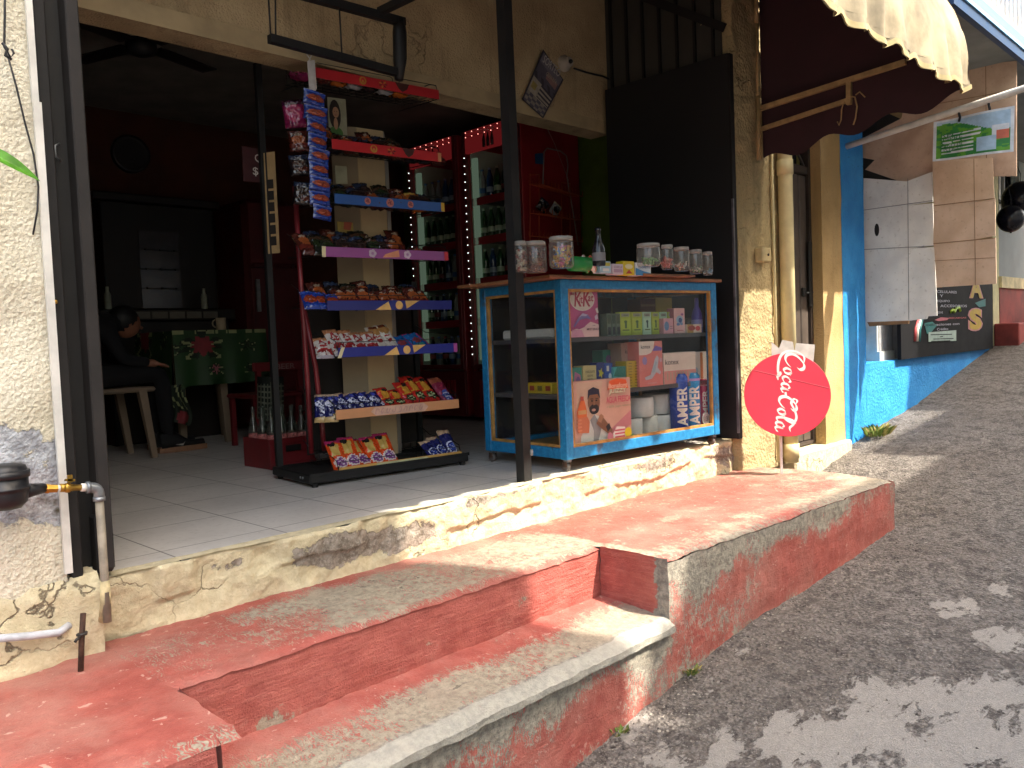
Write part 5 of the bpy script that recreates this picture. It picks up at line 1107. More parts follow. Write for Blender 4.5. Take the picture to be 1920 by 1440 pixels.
def d_pad(f):
    f.poly([(0,.70),(.3,.70),(.5,.74),(.62,.85),(.66,1),(0,1)],T('#dccfc4')); f.text('kotex',.08,.84,.48,.085,T('#4a4046'),.012); f.poly([(.56,.78),(.95,.78),(.98,.84),(.7,.9)],T('#6a58a8'))
    f.ell(.22,.57,.10,.09,T('#9a86b8')); f.poly([(.2,.2),(.45,.25),(.65,.6),(.75,.68),(.82,.62),(.76,.4),(.9,.3),(.86,.24),(.7,.3),(.5,.16),(.24,.14)],T('#b9b6be')); f.poly([(.5,.3),(.68,.56),(.74,.52),(.64,.3)],T('#a0b0bc')); f.ell(.9,.57,.06,.05,T('#c49aa4')); f.rect(.3,.05,.7,.08,T('#c98a8a'))
goods('pad_box','tall salmon pink box of pads with white and purple marks on the middle shelf','box',1196,1240,640,Z1,.06,.10,T('#cf7a74'),d_pad,GBX)
goods('pad_box','wide low white and pink box of pads on the middle shelf','box',1242,1302,661,Z1,.07,.09,T('#d5c6bb'),lambda f:(f.text('kotex',.04,.62,.46,.17,T('#4a4046'),.012),f.rect(0,0,1,.42,T('#cf8a84')),[f.rect(.08+.095*k,.12,.12+.095*k,.38,T('#a9a08c')) for k in range(8)]),GBX)
goods('white_box','white box with an orange stripe at the right of the middle shelf','box',1296,1328,660,Z1,.10,.09,WHT,lambda f:(f.rect(.45,.02,.6,.98,T('#b8703a')),f.ell(.2,.35,.12,.12,T('#a9b8c8'))),GBX)
pA=SI@at(1020,733,pl=(SO+SF.to_3x3()@Vector((.1,0,0)),SX))
mb=MB(); mb.box((-.03,-.09,0),(.03,.09,.055),T('#c4a31f'),.002); 
for k in range(3): mb.add([(-.0306,.075-.06*k,.015),(-.0306,.04-.06*k,.015),(-.0306,.04-.06*k,.04),(-.0306,.075-.06*k,.04)],[(0,1,2,3)],T('#9c3a24') if k!=1 else T('#7a6a2c'))
tag(place_sc(mb.build('tea_box'),.10,pA.y,Z1),'bright yellow long box with red fruit at the left end of the middle shelf','box')
mb=MB(); mb.box((-.03,-.08,0),(.05,.08,.05),T('#c08a94'),.015); tag(place_sc(mb.build('soft_pack'),.17,pA.y-.02,Z1+.0),'pale pink soft pack behind the long yellow box','pack')
# bottom: picture carton, paper rolls, can cut-outs
def d_juice(f):
    SK_=T('#8a5a40'); SHRT=T('#c9c4c0')
    f.rect(0,0,1,1,T('#d9a492')); f.poly([(.05,.98),(.5,.98),(.4,.4),(.2,.3),(.05,.4)],T('#d3ab94')); f.poly([(.55,.2),(1,.5),(1,.28),(.7,.12)],T('#cf7f86'))
    f.poly([(.08,0),(.62,0),(.60,.22),(.5,.42),(.34,.5),(.26,.42),(.1,.2)],SHRT); f.poly([(.26,.42),(.34,.5),(.46,.30),(.36,.0),(.30,.0),(.32,.26)],T('#8f8a8c'))
    f.ell(.335,.68,.105,.17,SK_); f.poly([(.225,.72),(.24,.86),(.33,.90),(.43,.86),(.445,.72),(.40,.79),(.27,.79)],T('#231f3a')); f.ell(.335,.575,.085,.075,T('#241c22')); f.ell(.325,.565,.035,.02,T('#b98a7c')); f.ell(.30,.70,.018,.012,T('#1a1518')); f.ell(.375,.70,.018,.012,T('#1a1518')); f.poly([(.325,.70),(.345,.70),(.355,.635),(.315,.635)],T('#9a6a4c')); f.rect(.27,.725,.32,.735,T('#1a1518')); f.rect(.355,.725,.405,.735,T('#1a1518'))
    f.poly([(.36,.36),(.42,.48),(.48,.44),(.64,.24),(.62,.14),(.52,.22),(.42,.3)],SK_); f.poly([(.38,.40),(.44,.50),(.49,.46),(.44,.36)],T('#a9765a')); f.poly([(.52,.30),(.58,.35),(.61,.27),(.55,.22)],T('#231f24'))
    f.poly([(.05,.26),(.18,.26),(.20,.56),(.16,.72),(.09,.72),(.03,.56)],T('#c9622f')); f.rect(.05,.52,.19,.58,T('#b98a5a')); f.rect(.095,.72,.15,.78,T('#b04a3c')); f.poly([(.03,.26),(.22,.24),(.24,.40),(.20,.48),(.04,.47)],T('#b8694a')); [f.ell(.06,.44-.05*k,.045,.018,T('#c47a5a'),12) for k in range(4)]
    f.poly([(.56,.84),(.60,.97),(.74,1.0),(.90,.97),(.94,.84)],T('#cf5528')); f.text('Bonafont',.58,.86,.92,.07,T('#e0b49a'),.015); f.text('JUIZZY',.59,.76,.90,.085,T('#3f5a2c'),.03); f.text('JUIZZY',.585,.765,.895,.085,T('#dcd3b4'),.015); f.text('AGUA FRESCA',.53,.64,.97,.095,T('#b8455c'),.02); f.text('+30% jugo natural',.53,.56,.97,.045,T('#8f8a6c'))
    f.poly([(.64,.02),(.86,.03),(.85,.26),(.70,.28),(.63,.18)],WHT); [f.rect(.66,.06+.05*k,.84,.085+.05*k,T('#b8505c')) for k in range(4)]; f.ell(.57,.12,.05,.09,T('#b8707c')); f.ell(.9,.17,.065,.075,T('#cdb21c'),16); f.poly([(.92,.11),(1,.14),(.97,.06)],T('#3c7a2c'))
goods('picture_carton','large pink picture carton with a man and juice bottle low in the showcase','carton',1070,1177,712,Z0,.035,.05,T('#d3a090'),d_juice)
ROLL=P('white_tissue','#c9c7c5',.9,0,.05,20,.1); RW_='paper rolls stacked in the showcase'
def roll(a,b,yt,yb,yl,label,z=None):
    A_=sc(a,yb,yl);B_=sc(b,yb,yl); r=(B_.x-A_.x)/2; h=sc((a+b)/2,yt,yl).z-sc((a+b)/2,yb,yl).z
    mb=MB(); mb.lathe([(r*.36,.0),(r*.95,.0),(r,.004),(r,h-.004),(r*.95,h),(r*.36,h),(r*.36,0)],(0,0,0),ROLL,26); mb.lathe([(r*.355,.001),(r*.355,h-.001)],(0,0,0),P('roll_core','#8a7a66',.9),14)
    o=mb.build('paper_roll'); place_sc(o,(A_.x+B_.x)/2,yl+r,z); tag(o,label,'paper roll',RW_); return h
h0=roll(1184,1216,785,822,.10,'white paper roll at the left of the bottom row of three',Z0)
roll(1214,1243,782,818,.14,'white paper roll in the middle of the bottom row of three',Z0); roll(1242,1273,779,813,.12,'white paper roll at the right of the bottom row of three',Z0)
roll(1201,1238,746,783,.11,'white paper roll on top of the stack, the left one',Z0+h0+.001); roll(1236,1271,742,779,.14,'white paper roll on top of the stack, the right one',Z0+h0+.001)
def can(a,b,yt,yb,cols,txt,label,yl):
    A_=sc(a,yb,yl);B_=sc(b,yb,yl); r=(B_.x-A_.x)/2; z0=Z0; h=sc((a+b)/2,yt,yl).z-z0
    mb=MB(); mb.lathe([(r*.75,0),(r,.012),(r,h-.02),(r*.78,h-.004),(r*.74,h-.001),(0,h-.006)],(0,0,0),T(cols[0],r=.25),22)
    mb.lathe([(r*1.005,h*.90),(r*1.005,h*.86)],(0,0,0),T(cols[2]),22)
    vs,fs,W,Hh=textmesh(txt,.03); kx=h*.66/W; ky=r*1.25/Hh
    tri=[]
    for f_ in fs:
        for q in range(1,len(f_)-1): tri.append([vs[f_[0]],vs[f_[q]],vs[f_[q+1]]])
    out=[]
    while tri:
        t3=tri.pop(); e=[math.hypot(t3[a][0]-t3[(a+1)%3][0],t3[a][1]-t3[(a+1)%3][1]) for a in range(3)]; a=e.index(max(e))
        if e[a]>.14*Hh:
            mid_=((t3[a][0]+t3[(a+1)%3][0])/2,(t3[a][1]+t3[(a+1)%3][1])/2); tri+= [[t3[a],mid_,t3[(a+2)%3]],[mid_,t3[(a+1)%3],t3[(a+2)%3]]]
        else: out.append(t3)
    pts=[];fcs=[]
    for t3 in out:
        fcs.append((len(pts),len(pts)+1,len(pts)+2))
        for x,y in t3:
            ang=math.radians(-116)+(r*.625-y*ky)/r; pts.append((r*1.012*math.cos(ang),r*1.012*math.sin(ang),h*.12+x*kx))
    mb.add(pts,fcs,WHT)
    o=mb.build('energy_can'); place_sc(o,(A_.x+B_.x)/2,yl+r,z0); tag(o,label,'can','tall cans at the right of the showcase')
can(1277,1299,700,803,('#1c3f9c','#fff','#3a5fc0'),'AMPER','tall royal blue drink can with big white letters along it',.04)
can(1300,1322,698,801,('#1f7fb8','#fff','#b98ac0'),'AMPER','tall bright blue and cyan drink can with big white letters along it',.04)
can(1322,1333,710,800,('#b8476c','#fff','#d0c0c8'),'AMPER','slim pink can behind the two blue cans',.07)
q_=sc(1323,785,.034); mb=MB(); mb.lathe([(.034,0),(.034,.003)],(0,0,0),T('#c9c5c4'),24,'y'); mb.lathe([(.030,-.0006),(.0305,-.0002)],(0,0,0),T('#8f8c90'),24,'y'); mb.text('13',(-.016,-.0012,-.014),EX,EZ,.028,T('#4a484c'),.030,.02)
tag(place_sc(mb.build('price_badge'),q_.x,.030,q_.z),'round white price badge reading 13 in front of the blue cans','badge')
# ---- on the wooden top
ZT_=zt_+.018
def jar(a,b,yt,yb,label,fill,grp='clear jars on the showcase top'):
    base=scz((a+b)/2,yb-4,ZT_); w=(scz(b,yb-4,ZT_)-scz(a,yb-4,ZT_)).length
    fwd=(SI.to_3x3()@cd); n=Vector((-fwd.x,-fwd.y,0)).normalized()
    Aw=at(a,(yt+yb)/2,pl=(SF@base,cd)); Bw=at(b,(yt+yb)/2,pl=(SF@base,cd)); r=(Aw-Bw).length/2; h=((at((a+b)/2,yt+3,pl=(SF@base,cd))-at((a+b)/2,yb-3,pl=(SF@base,cd))).length)
    t=setm(thing('candy_jar',label,'jar',group=grp),SF@Matrix.Translation(base+Vector((fwd.x,fwd.y,0)).normalized()*r*.5))
    part('body',t,None,lambda m:m.lathe([(r*.8,0),(r*.97,.008),(r,.02),(r,h*.78),(r*.93,h*.85),(r*.9,h*.87)],(0,0,0),JARG,26))
    part('lid',t,None,lambda m:m.lathe([(r*.90,h*.865),(r*.95,h*.87),(r*.95,h*.985),(r*.9,h),(0,h)],(0,0,0),JLID,26))
    mb=MB(); rr=random.Random(int(a))
    for k in range(fill[1]):
        an=rr.random()*6.28; q=r*.66*rr.random()**.5; zz=fill[2]*h*rr.random()
        mat=T(rr.choice(fill[0])); c_=Vector((q*math.cos(an),q*math.sin(an),0.016+zz)); s=.0085
        d=Vector((rr.uniform(-1,1),rr.uniform(-1,1),rr.uniform(-1,1))).normalized()*s*1.0
        mb.tube([c_-d*1.6,c_-d,c_,c_+d,c_+d*1.6],[s*.6,s*.3,s,s*.3,s*.6],mat,6)
    mb.build('sweets',t)
jar(966,990,450,515,'squat candy jar half hidden behind the black post',(['#7a3a34','#a9a08f'],40,.6))
jar(985,1027,450,515,'wide candy jar with dark brown sweets right of the black post',(['#5a2f2a','#7a4238','#8f5a44'],75,.62))
jar(1031,1078,441,506,'tallest candy jar with multicoloured wrappers by the corner of the counter',(['#b89a3c','#2f5a9c','#b04a7c','#c98a3c','#c9c3bc','#c9b83c'],80,.55))
jar(1196,1241,454,503,'widest of the five clear jars at the right end, with green sweets',(['#3f7a3c','#5a8a4c'],18,.16))
jar(1241,1264,457,509,'second clear jar in the row of five, with red sweets',(['#b04438','#c4605a'],30,.35))
jar(1265,1295,461,512,'middle clear jar in the row of five, with few red and white sweets',(['#a9443c','#c9c0b8'],16,.16))
jar(1294,1319,466,517,'fourth clear jar in the row of five, with a little green inside',(['#5a8a5c','#b8b0a8'],12,.12))
jar(1319,1338,470,520,'last small clear jar at the right end of the counter',(['#6a9ab8','#c9c9cc'],8,.08))
def topgoods(name,label,cat,a,b,yt,yb,dep,mat,draw=None,side=None):
    A_=scz(a,yb,ZT_);B_=scz(b,yb,ZT_); mid=(A_+B_)/2; pl_=(SF@mid,SEY)
    w=abs((SI@at(b,yb,pl=pl_)).x-(SI@at(a,yb,pl=pl_)).x); h=(SI@at((a+b)/2,yt,pl=pl_)).z-ZT_
    mb=MB(); mb.box((-w/2,-dep/2,0),(w/2,dep/2,h),mat,.002)
    if draw: draw(Face(mb,w,h,dep))
    o=mb.build(name); place_sc(o,mid.x,mid.y+dep/2,ZT_+.0005); tag(o,label,cat,'small boxes along the counter edge')
a_=scz(1095,508,ZT_); mb=MB(); mb.tube([(-.055,0,.034),(.055,0,.034)],.034,T('#17803a'),18); mb.tube([(-.056,0,.034),(.056,0,.034)],.012,T('#0d4a22'),10)
tag(place_sc(mb.build('sweet_roll'),a_.x,a_.y+.03,ZT_),'bright green rolled bag on the counter beside the tallest jar','bag')
a_=scz(1112,508,ZT_); mb=MB(); mb.grid(lambda u,v:Vector(((u-.5)*.10,-.03*math.sin(PI*u)*math.sin(PI*v),v*.07+.008*math.sin(u*14))),14,10,None,True,False,lambda u,v:T(['#b88a86','#2f7a3c','#b8503c','#cfc6bc'][int((u*5+v*4))%4])); mb.grid(lambda u,v:Vector(((u-.5)*.10,.03*math.sin(PI*u)*math.sin(PI*v),v*.07+.008*math.sin(u*14))),10,6,T('#2f7a3c'),True,True)
tag(place_sc(mb.build('sweet_bag'),a_.x+.02,a_.y+.04,ZT_),'pink and green patterned sweet bag beside the green roll','bag')
topgoods('small_box','pale blue and white little box on the counter edge','box',1126,1146,490,512,.05,T('#9fb8c4'),lambda f:(f.rect(.1,.6,.9,.9,T('#b9a83c')),f.rect(.2,.15,.8,.4,WHT)))
topgoods('small_box','lilac and white little box on the counter edge','box',1149,1169,495,515,.05,T('#c4b3bc'),lambda f:(f.rect(.1,.2,.9,.5,T('#a98a9c')),f.text('CHICLE',.12,.6,.88,.2,T('#7a5a6c'),.01)))
topgoods('small_box','bright yellow little box on the counter edge','box',1169,1190,490,516,.05,T('#c9b01c'),lambda f:(f.ell(.5,.62,.35,.18,T('#d3c9a0')),f.poly([(.2,.1),(.5,.4),(.8,.12)],T('#a8382c'))))
topgoods('small_box','white box with a blue wave at the right of the yellow one','box',1192,1221,493,517,.06,T('#c9cdd0'),lambda f:(f.poly([(0,0),(1,0),(1,.2),(.5,.35),(0,.6)],T('#3f7fb0')),f.text('CLORETS',.15,.55,.9,.2,T('#4a6a8c'),.01)))
a_=scz(1143,496,ZT_); mb=MB(); mb.lathe([(.026,0),(.028,.01),(.028,.07),(.018,.10),(.011,.12),(.011,.145),(.013,.147),(.013,.16),(0,.16)],(0,0,0),P('dark_bottle','#17151a',.2),16); mb.lathe([(.0285,.02),(.0285,.055)],(0,0,0),T('#6a6668'),16)
tag(place_sc(mb.build('dark_bottle'),a_.x,a_.y+.06,ZT_),'dark bottle standing behind the little boxes on the counter','bottle')
mb=MB(); q0=scz(1205,517,ZT_); mb.box((q0.x,q0.y-.01,ZT_),(q0.x+.42,q0.y+.06,ZT_+.012),WOOD,.002); tag(setm(mb.build('loose_board'),SF),'thin loose brown board lying under the right hand jars','board')
# ------------------------------------------------------------------ drinks coolers
RDC=P('cooler_red','#9c242e',.4,0,.12,4,.03); RDD=P('cooler_dark_red','#6a1a20',.45,0,.12,4); LIN=P('cooler_lining','#aebfae',.5,0,.06,4)
def emis(name,col,st):
    t=NT(name); e=t.n('ShaderNodeEmission'); e.inputs[0].default_value=L(col); e.inputs[1].default_value=st; t.lk(e.outputs[0],t.out.inputs[0]); return t.m
LED=emis('led_lamp','#e8fff2',1.3); LEDR=emis('red_led_lamp','#ff9a8c',.8); HEAD=emis('lit_red_header','#96282a',.055); LINGLOW=emis('lining_glow','#b4d2b4',.032); BOTD=P('bottle_print_dark','#2a1618',.5); 
XCO=4.5; ZC=2.31
def cooler(y0,y1,label,ncol):
    t=thing('drinks_cooler',label,'cooler',(4.85,(y0+y1)/2,0),group='red drinks coolers'); f=Matrix.Translation((-4.85,-(y0+y1)/2,0))
    def cab(m):
        m.box((XCO+.03,y0,.05),(5.2,y0+.04,ZC),RDC,.006); m.box((XCO+.03,y1-.04,.05),(5.2,y1,ZC),RDC,.006); m.box((XCO+.03,y0+.04,ZC-.05),(5.2,y1-.04,ZC),RDC); m.box((5.14,y0+.04,.05),(5.2,y1-.04,ZC-.05),RDC)
    part('cabinet',t,f,cab)
    b=part('base',t,f,lambda m:m.box((XCO+.01,y0+.003,.04),(5.13,y1-.003,.415),RDD,.004))
    part('vent_grille',b,None,*[lambda m,k=k:m.box((XCO-.005-4.85,y0+.12+k*.035-(y0+y1)/2,.12),(XCO+.012-4.85,y0+.135+k*.035-(y0+y1)/2,.34),RDC) for k in range(int((y1-y0-.2)/.035))])
    def lin(m):
        m.box((XCO+.05,y0+.041,.44),(5.13,y0+.05,2.18),LIN); m.box((XCO+.05,y1-.05,.44),(5.13,y1-.041,2.18),LIN); m.box((5.12,y0+.05,.44),(5.139,y1-.05,2.18),LIN); m.box((XCO+.05,y0+.05,.42),(5.12,y1-.05,.44),LIN)
    part('lining',t,f,lin)
    def door(m):
        for a,c in ((y0+.002,y0+.042),(y1-.042,y1-.002)): m.box((XCO,a,.43),(XCO+.03,c,ZC-.004),RDD,.004)
        m.box((XCO,y0+.042,.43),(XCO+.03,y1-.042,.47),RDD,.003)
    d=part('door_frame',t,f,door)
    part('glass',d,Matrix.Translation((0,0,0)),lambda m:m.poly([(XCO+.014-4.85,y0+.042-(y0+y1)/2,.47),(XCO+.014-4.85,y1-.042-(y0+y1)/2,.47),(XCO+.014-4.85,y1-.042-(y0+y1)/2,2.13),(XCO+.014-4.85,y0+.042-(y0+y1)/2,2.13)],PANE))
    def hd(m):
        m.box((XCO-.004,y0+.043,2.13),(XCO+.028,y1-.043,ZC-.008),HEAD,.003)
        n=3
        for k in range(n):
            cy=(y0+y1)/2+(k-1)*.045; m.tube([(XCO-.005,cy,2.145),(XCO-.005,cy,2.20),(XCO-.005,cy,2.235),(XCO-.005,cy,2.25)],[.014,.015,.006,.006],BOTD,8)
        yb=(y0+y1)/2+.1
        m.text('Coca-Cola',Vector((XCO-.0055,yb,2.262)),Vector((0,-1,0)),EZ,.024,PAPER,.17,.01,.3)
    part('header',t,f,hd); part('lining_glow',t,f,lambda m:m.box((XCO+.05,y1-.105,.5),(XCO+.08,y1-.052,2.1),LINGLOW,.004))  # added glowing strip stands in for the pale lining lit by the LEDs
    mb=MB()
    for k in range(26): mb.ball((XCO-.004,y1-.030,.55+k*.062),.0028,LED,6)
    mb.tube([(XCO+.001,y1-.030,.5),(XCO+.001,y1-.030,2.12)],.002,CABLE,4)
    mb.build('led_string',d,f@Matrix.Translation((0,0,0)) if False else Matrix.Translation((-4.85,-(y0+y1)/2,0)))
    mb=MB()
    for k in range(8): mb.ball((XCO-.006,lerp(y0+.06,y1-.06,k/7),ZC-.02),.0035,LEDR,6); mb.ball((XCO-.006,lerp(y0+.06,y1-.06,k/7),ZC-.055),.0035,LEDR,6)
    mb.tube([(XCO-.005,y0+.05,ZC-.02),(XCO-.005,y1-.05,ZC-.02)],.0015,CABLE,4); mb.tube([(XCO-.005,y0+.05,ZC-.055),(XCO-.005,y1-.05,ZC-.055),(XCO-.005,y1-.05,ZC-.02)],.0015,CABLE,4)
    mb.build('led_string',t,f)
    for z in (.80,1.12,1.44,1.75):
        part('shelf',t,f,lambda m:m.box((XCO+.06,y0+.052,z),(5.1,y1-.052,z+.012),GALV),lambda m:m.box((XCO+.05,y0+.052,z-.025),(XCO+.062,y1-.052,z+.035),RDC))
    # bottles standing on the shelves
    rr=random.Random(int(y0*10))
    for z in (.455,.812,1.132,1.452,1.762):
        for k in range(ncol):
            nb_=len(BT); kind=rr.choice(['dark','green','clear','blue']) if z!=1.452 else 'green'
            o=BPR[kind].copy(); C.objects.link(o); o.location=(XCO+.12,lerp(y0+.10,y1-.10,k/(ncol-1)),z+.001)
            tag(o,{'dark':'dark cola bottle','green':'green bottle','clear':'clear water bottle','blue':'blue bottle'}[kind]+f', {ORD[k]} from the street on the '+{.455:'lowest',.812:'second',1.132:'third',1.452:'fourth',1.762:'top'}[z]+' shelf of the '+('nearer' if y0<4.5 else 'farther')+' cooler','bottle','bottles in the coolers'); BT.append(o)
    return t
BT=[];BPR={}
for kd,(c1,c2) in {'dark':('#1c0f0d','#7a1c20'),'green':('#1f4a22','#b8c9b0'),'clear':('#8f9a98','#3a6aa0'),'blue':('#1d3f70','#9ab0c9')}.items():
    mb=MB(); m1=P('drink_'+kd,c1,.12,0,.05,5,0,Specular_IOR_Level=.8); m2=P('drinklabel_'+kd,c2,.5)
    mb.lathe([(.026,0),(.030,.008),(.030,.10),(.027,.12),(.030,.15),(.026,.18),(.014,.215),(.012,.235)],(0,0,0),m1,14); mb.lathe([(.0305,.06),(.0305,.10)],(0,0,0),m2,14); mb.lathe([(.0135,.235),(.0135,.25),(0,.25)],(0,0,0),m2,10)
    o=mb.build('drink_bottle'); BPR[kd]=o
cooler(4.28,4.90,'red drinks cooler with a lit header standing nearer the street',6)
cooler(4.98,5.60,'red drinks cooler with a lit header standing farther inside behind the rack',6)
for o in BPR.values(): bpy.data.objects.remove(o)
# orange wire rack hung on the end of the near cooler
YW=4.262
OW=P('orange_wire','#b5512c',.4,0,.1,10); GWI=P('grey_wire','#8f8584',.4,.3)
def W(*p): return [at(a,b,y=YW-.02) for a,b in p]
wr=thing('wire_holder','orange wire holder with a few dark packets hanging on the end of the red cooler','wire holder',at(1035,380,y=YW)); wrf=Matrix.Translation(-at(1035,380,y=YW))
def wf_(m):
    for p in ([(994,325),(994,470)],[(1011,328),(1011,470)],[(1053,342),(1053,450)],[(1069,345),(1069,470)],[(994,328),(1012,327)],[(1053,342),(1070,344)]): m.tube(W(*p),.004,OW,6)
    for a,b in (((992,345),(1070,368)),((994,400),(1070,412)),((992,442),(1070,452))):
        p,q=W(a,b); m.tube([p,q],.004,OW,6); m.tube([p+Vector((0,-.12,-.02)),q+Vector((0,-.12,-.02))],.004,OW,6)
        for k in range(13): u=p.lerp(q,k/12); m.tube([u+Vector((0,0,.03)),u,u+Vector((0,-.12,-.02)),u+Vector((0,-.12,.02))],.0028,OW,5)
part('wire_frame',wr,wrf,wf_)
part('hanger',wr,wrf,lambda m:m.tube(W((1018,345),(1020,285),(1026,278),(1050,283),(1062,292),(1065,310),(1063,330),(1066,350),(1075,400),(1084,460)),.006,GWI,6))
part('tag',wr,wrf,lambda m:m.poly(W((1003,288),(1018,287),(1018,308),(1004,307)),P('blue_tag','#1f4f7a',.6),(0,.002,0)))
for a,b,lb in ((1012,395,'dark packet at the left in the orange wire holder'),(1036,402,'dark packet with a pale triangle in the orange wire holder')):
    p=at(a,b,y=YW-.08); packet('dark' if a<1020 else 'silver','',Matrix.Translation(p)@Matrix.Rotation(.5,4,'Y')@Matrix.Rotation(.3,4,'X'),.10,.09,.04,lb,'packets in the orange wire holder')
mb=MB(); mb.tube([at(1018,224,y=3.5),at(1040,270,y=3.9),at(1066,338,y=4.2)],.0022,GWI,5); tag(mb.build('string'),'thin pale string slanting from the tilted poster to the wire holder','string')
mb=MB(); mb.tube([at(1097,240,y=4.6),at(1110,290,y=4.7),at(1134,365,y=4.8)],.006,CABLE,6); tag(mb.build('wall_cable'),'black cable slanting across the green wall','cable')
mb=MB(); mb.tube([at(1101,245,y=4.6),at(1108,340,y=4.7),at(1113,470,y=4.8)],.004,GWI,6); tag(mb.build('wall_cable'),'pale cable running down the green wall','cable')
# tilted poster, socket and cable on the lintel
YP=3.385
ps=thing('tilted_poster','tilted printed poster fixed to the tan lintel right of the black post','poster',at(1017,158,y=YP)); psf=Matrix.Translation(-at(1017,158,y=YP))
pc=[at(978,186,y=YP),at(1018,222,y=YP),at(1056,150,y=YP),at(1018,93,y=YP)]
def pu(u,v,o=0): return pc[0].lerp(pc[1],u).lerp(pc[3].lerp(pc[2],u),v)+Vector((0,-.003-o,0))
PM=[P('poster_'+c,c,.6,0,.12,25) for c in ('#6f6a74','#8a8279','#55505c','#a39a8c','#3c3840','#8a6a66','#9c8a4c')]
def pmt(u,v):
    if u<.04 or u>.96 or v<.03 or v>.97: return PM[4]
    if v>.80: return PM[0]
    if v>.60: return PM[5] if .45<u<.9 and v>.66 else PM[2]
    if v>.5: return PM[4] if (u+v)%.3<.12 else PM[2]
    if v>.22: 
        if u<.42: return PM[6] if (.1<u<.3 and .3<v<.42) else PM[3]
        return PM[3] if int(v*26)%2 else PM[4]
    return PM[1] if (int(u*6)+int(v*18))%2 else PM[2]
def pst2(m):
    m.grid(lambda u,v:pu(u,v),40,50,PM[0],False,False,pmt); m.poly([p+Vector((0,0,0)) for p in pc],PM[4])
    exx=(pc[1]-pc[0]); ezz=(pc[3]-pc[0])
    m.text('SORTEO',pu(.12,.82,.002),exx.normalized(),ezz.normalized(),.055,PAPER,exx.length*.8,.01); m.text('GRAN RIFA',pu(.4,.70,.002),exx.normalized(),ezz.normalized(),.03,PM[3],exx.length*.5,.01)
part('sheet',ps,psf,pst2)
sk_=thing('lamp_socket','round white lamp socket on the tan lintel beside the tilted poster','socket',at(1065,117,y=3.37)); skf=Matrix.Translation(-at(1065,117,y=3.37))
cc=at(1065,117,y=3.36); part('body',sk_,skf,lambda m:m.lathe([(.05,.04),(.05,.02),(.035,.005),(.028,-.02),(.018,-.02),(.016,.0)],cc,P('dusty_white','#a39a8e',.7),18,'y'),lambda m:m.ball(cc+Vector((.012,-.012,.006)),.014,BLACK,8))
part('cable',sk_,skf,lambda m:m.tube([at(1076,128,y=3.38),at(1100,136,y=3.385),at(1130,143,y=3.385),at(1160,156,y=3.385)],.006,CABLE,6))
# ------------------------------------------------------------------ back of the shop
DKW=P('dark_wood','#1d1512',.5,0,.2,6,.1); PGL=P('dim_glass_panel','#38353a',.2)
ck=thing('wall_clock','round wall clock with a dark rim on the dark red back wall','clock',(2.586,6.58,2.198)); ckf=Matrix.Translation((-2.586,-6.58,-2.198))
cm=Vector((2.586,6.585,2.198))
part('rim',ck,ckf,lambda m:m.lathe([(.115,-.02),(.14,-.03),(.145,-.01),(.145,.012)],cm,P('clock_rim','#241c1e',.4),28,'y'))
part('dial',ck,ckf,lambda m:m.lathe([(.117,-.012),(.117,.0)],cm,P('clock_dial','#a9b0c2',.6),28,'y'),*[lambda m,k=k:m.bar(cm+Vector((.09*math.sin(k*PI/6),-.0135,.09*math.cos(k*PI/6))),cm+Vector((.105*math.sin(k*PI/6),-.0135,.105*math.cos(k*PI/6))),.006,.002,BLACK,up=(0,1,0)) for k in range(12)])
part('hands',ck,ckf,lambda m:m.bar(cm+Vector((0,-.016,0)),cm+Vector((.03,-.016,.055)),.006,.002,BLACK,up=(0,1,0)),lambda m:m.bar(cm+Vector((0,-.018,0)),cm+Vector((-.06,-.018,-.05)),.004,.002,BLACK,up=(0,1,0)))
cl=thing('ceiling_fan','dark ceiling fan hanging from the dim shop ceiling','fan',(1.9,4.6,2.45)); clf=Matrix.Translation((-1.9,-4.6,-2.45))
part('rod',cl,clf,lambda m:m.tube([(1.9,4.6,2.52),(1.9,4.6,2.33)],.015,BLACK,8)); part('motor',cl,clf,lambda m:m.lathe([(.02,.05),(.08,.03),(.08,-.03),(.03,-.05)],(1.9,4.6,2.32),BLACK,16))
for k in range(4): 
    a=k*PI/2+.35; d=Vector((math.cos(a),math.sin(a),0)); part('blade',cl,clf,lambda m:m.bar(Vector((1.9,4.6,2.33))+d*.09,Vector((1.9,4.6,2.33))+d*.5,.11,.008,DKW))
hc=thing('dark_cabinet','dark wooden cabinet with a pale paned glass front against the back wall','cabinet',(2.65,6.4,0)); hcf=Matrix.Translation((-2.65,-6.4,0))
part('body',hc,hcf,lambda m:m.box((2.2,6.2,0),(3.12,6.59,.90),DKW,.01),lambda m:m.box((2.24,6.32,.99),(3.1,6.59,1.78),DKW,.01),lambda m:m.box((2.18,6.28,1.78),(3.14,6.59,1.84),DKW,.01))
part('counter',hc,hcf,lambda m:m.box((2.14,6.16,.90),(3.16,6.59,.985),DKW,.008))
part('glass_front',hc,hcf,lambda m:m.box((2.5,6.312,1.0),(2.80,6.318,1.58),PGL),*[lambda m,k=k:m.box((2.5,6.306,1.0+.145*k),(2.80,6.311,1.008+.145*k),BLACK) for k in range(1,4)],*[lambda m,k=k,j=j:m.ball((2.54+.11*j,6.303,1.004+.145*k),.009,BLACK,6) for k in range(1,4) for j in range(3)])
part('label_rail',hc,hcf,*[lambda m,k=k:m.box((2.24+.13*k,6.152,.915),(2.355+.13*k,6.158,.965),P('dim_label','#6a655c',.7)) for k in range(6)])
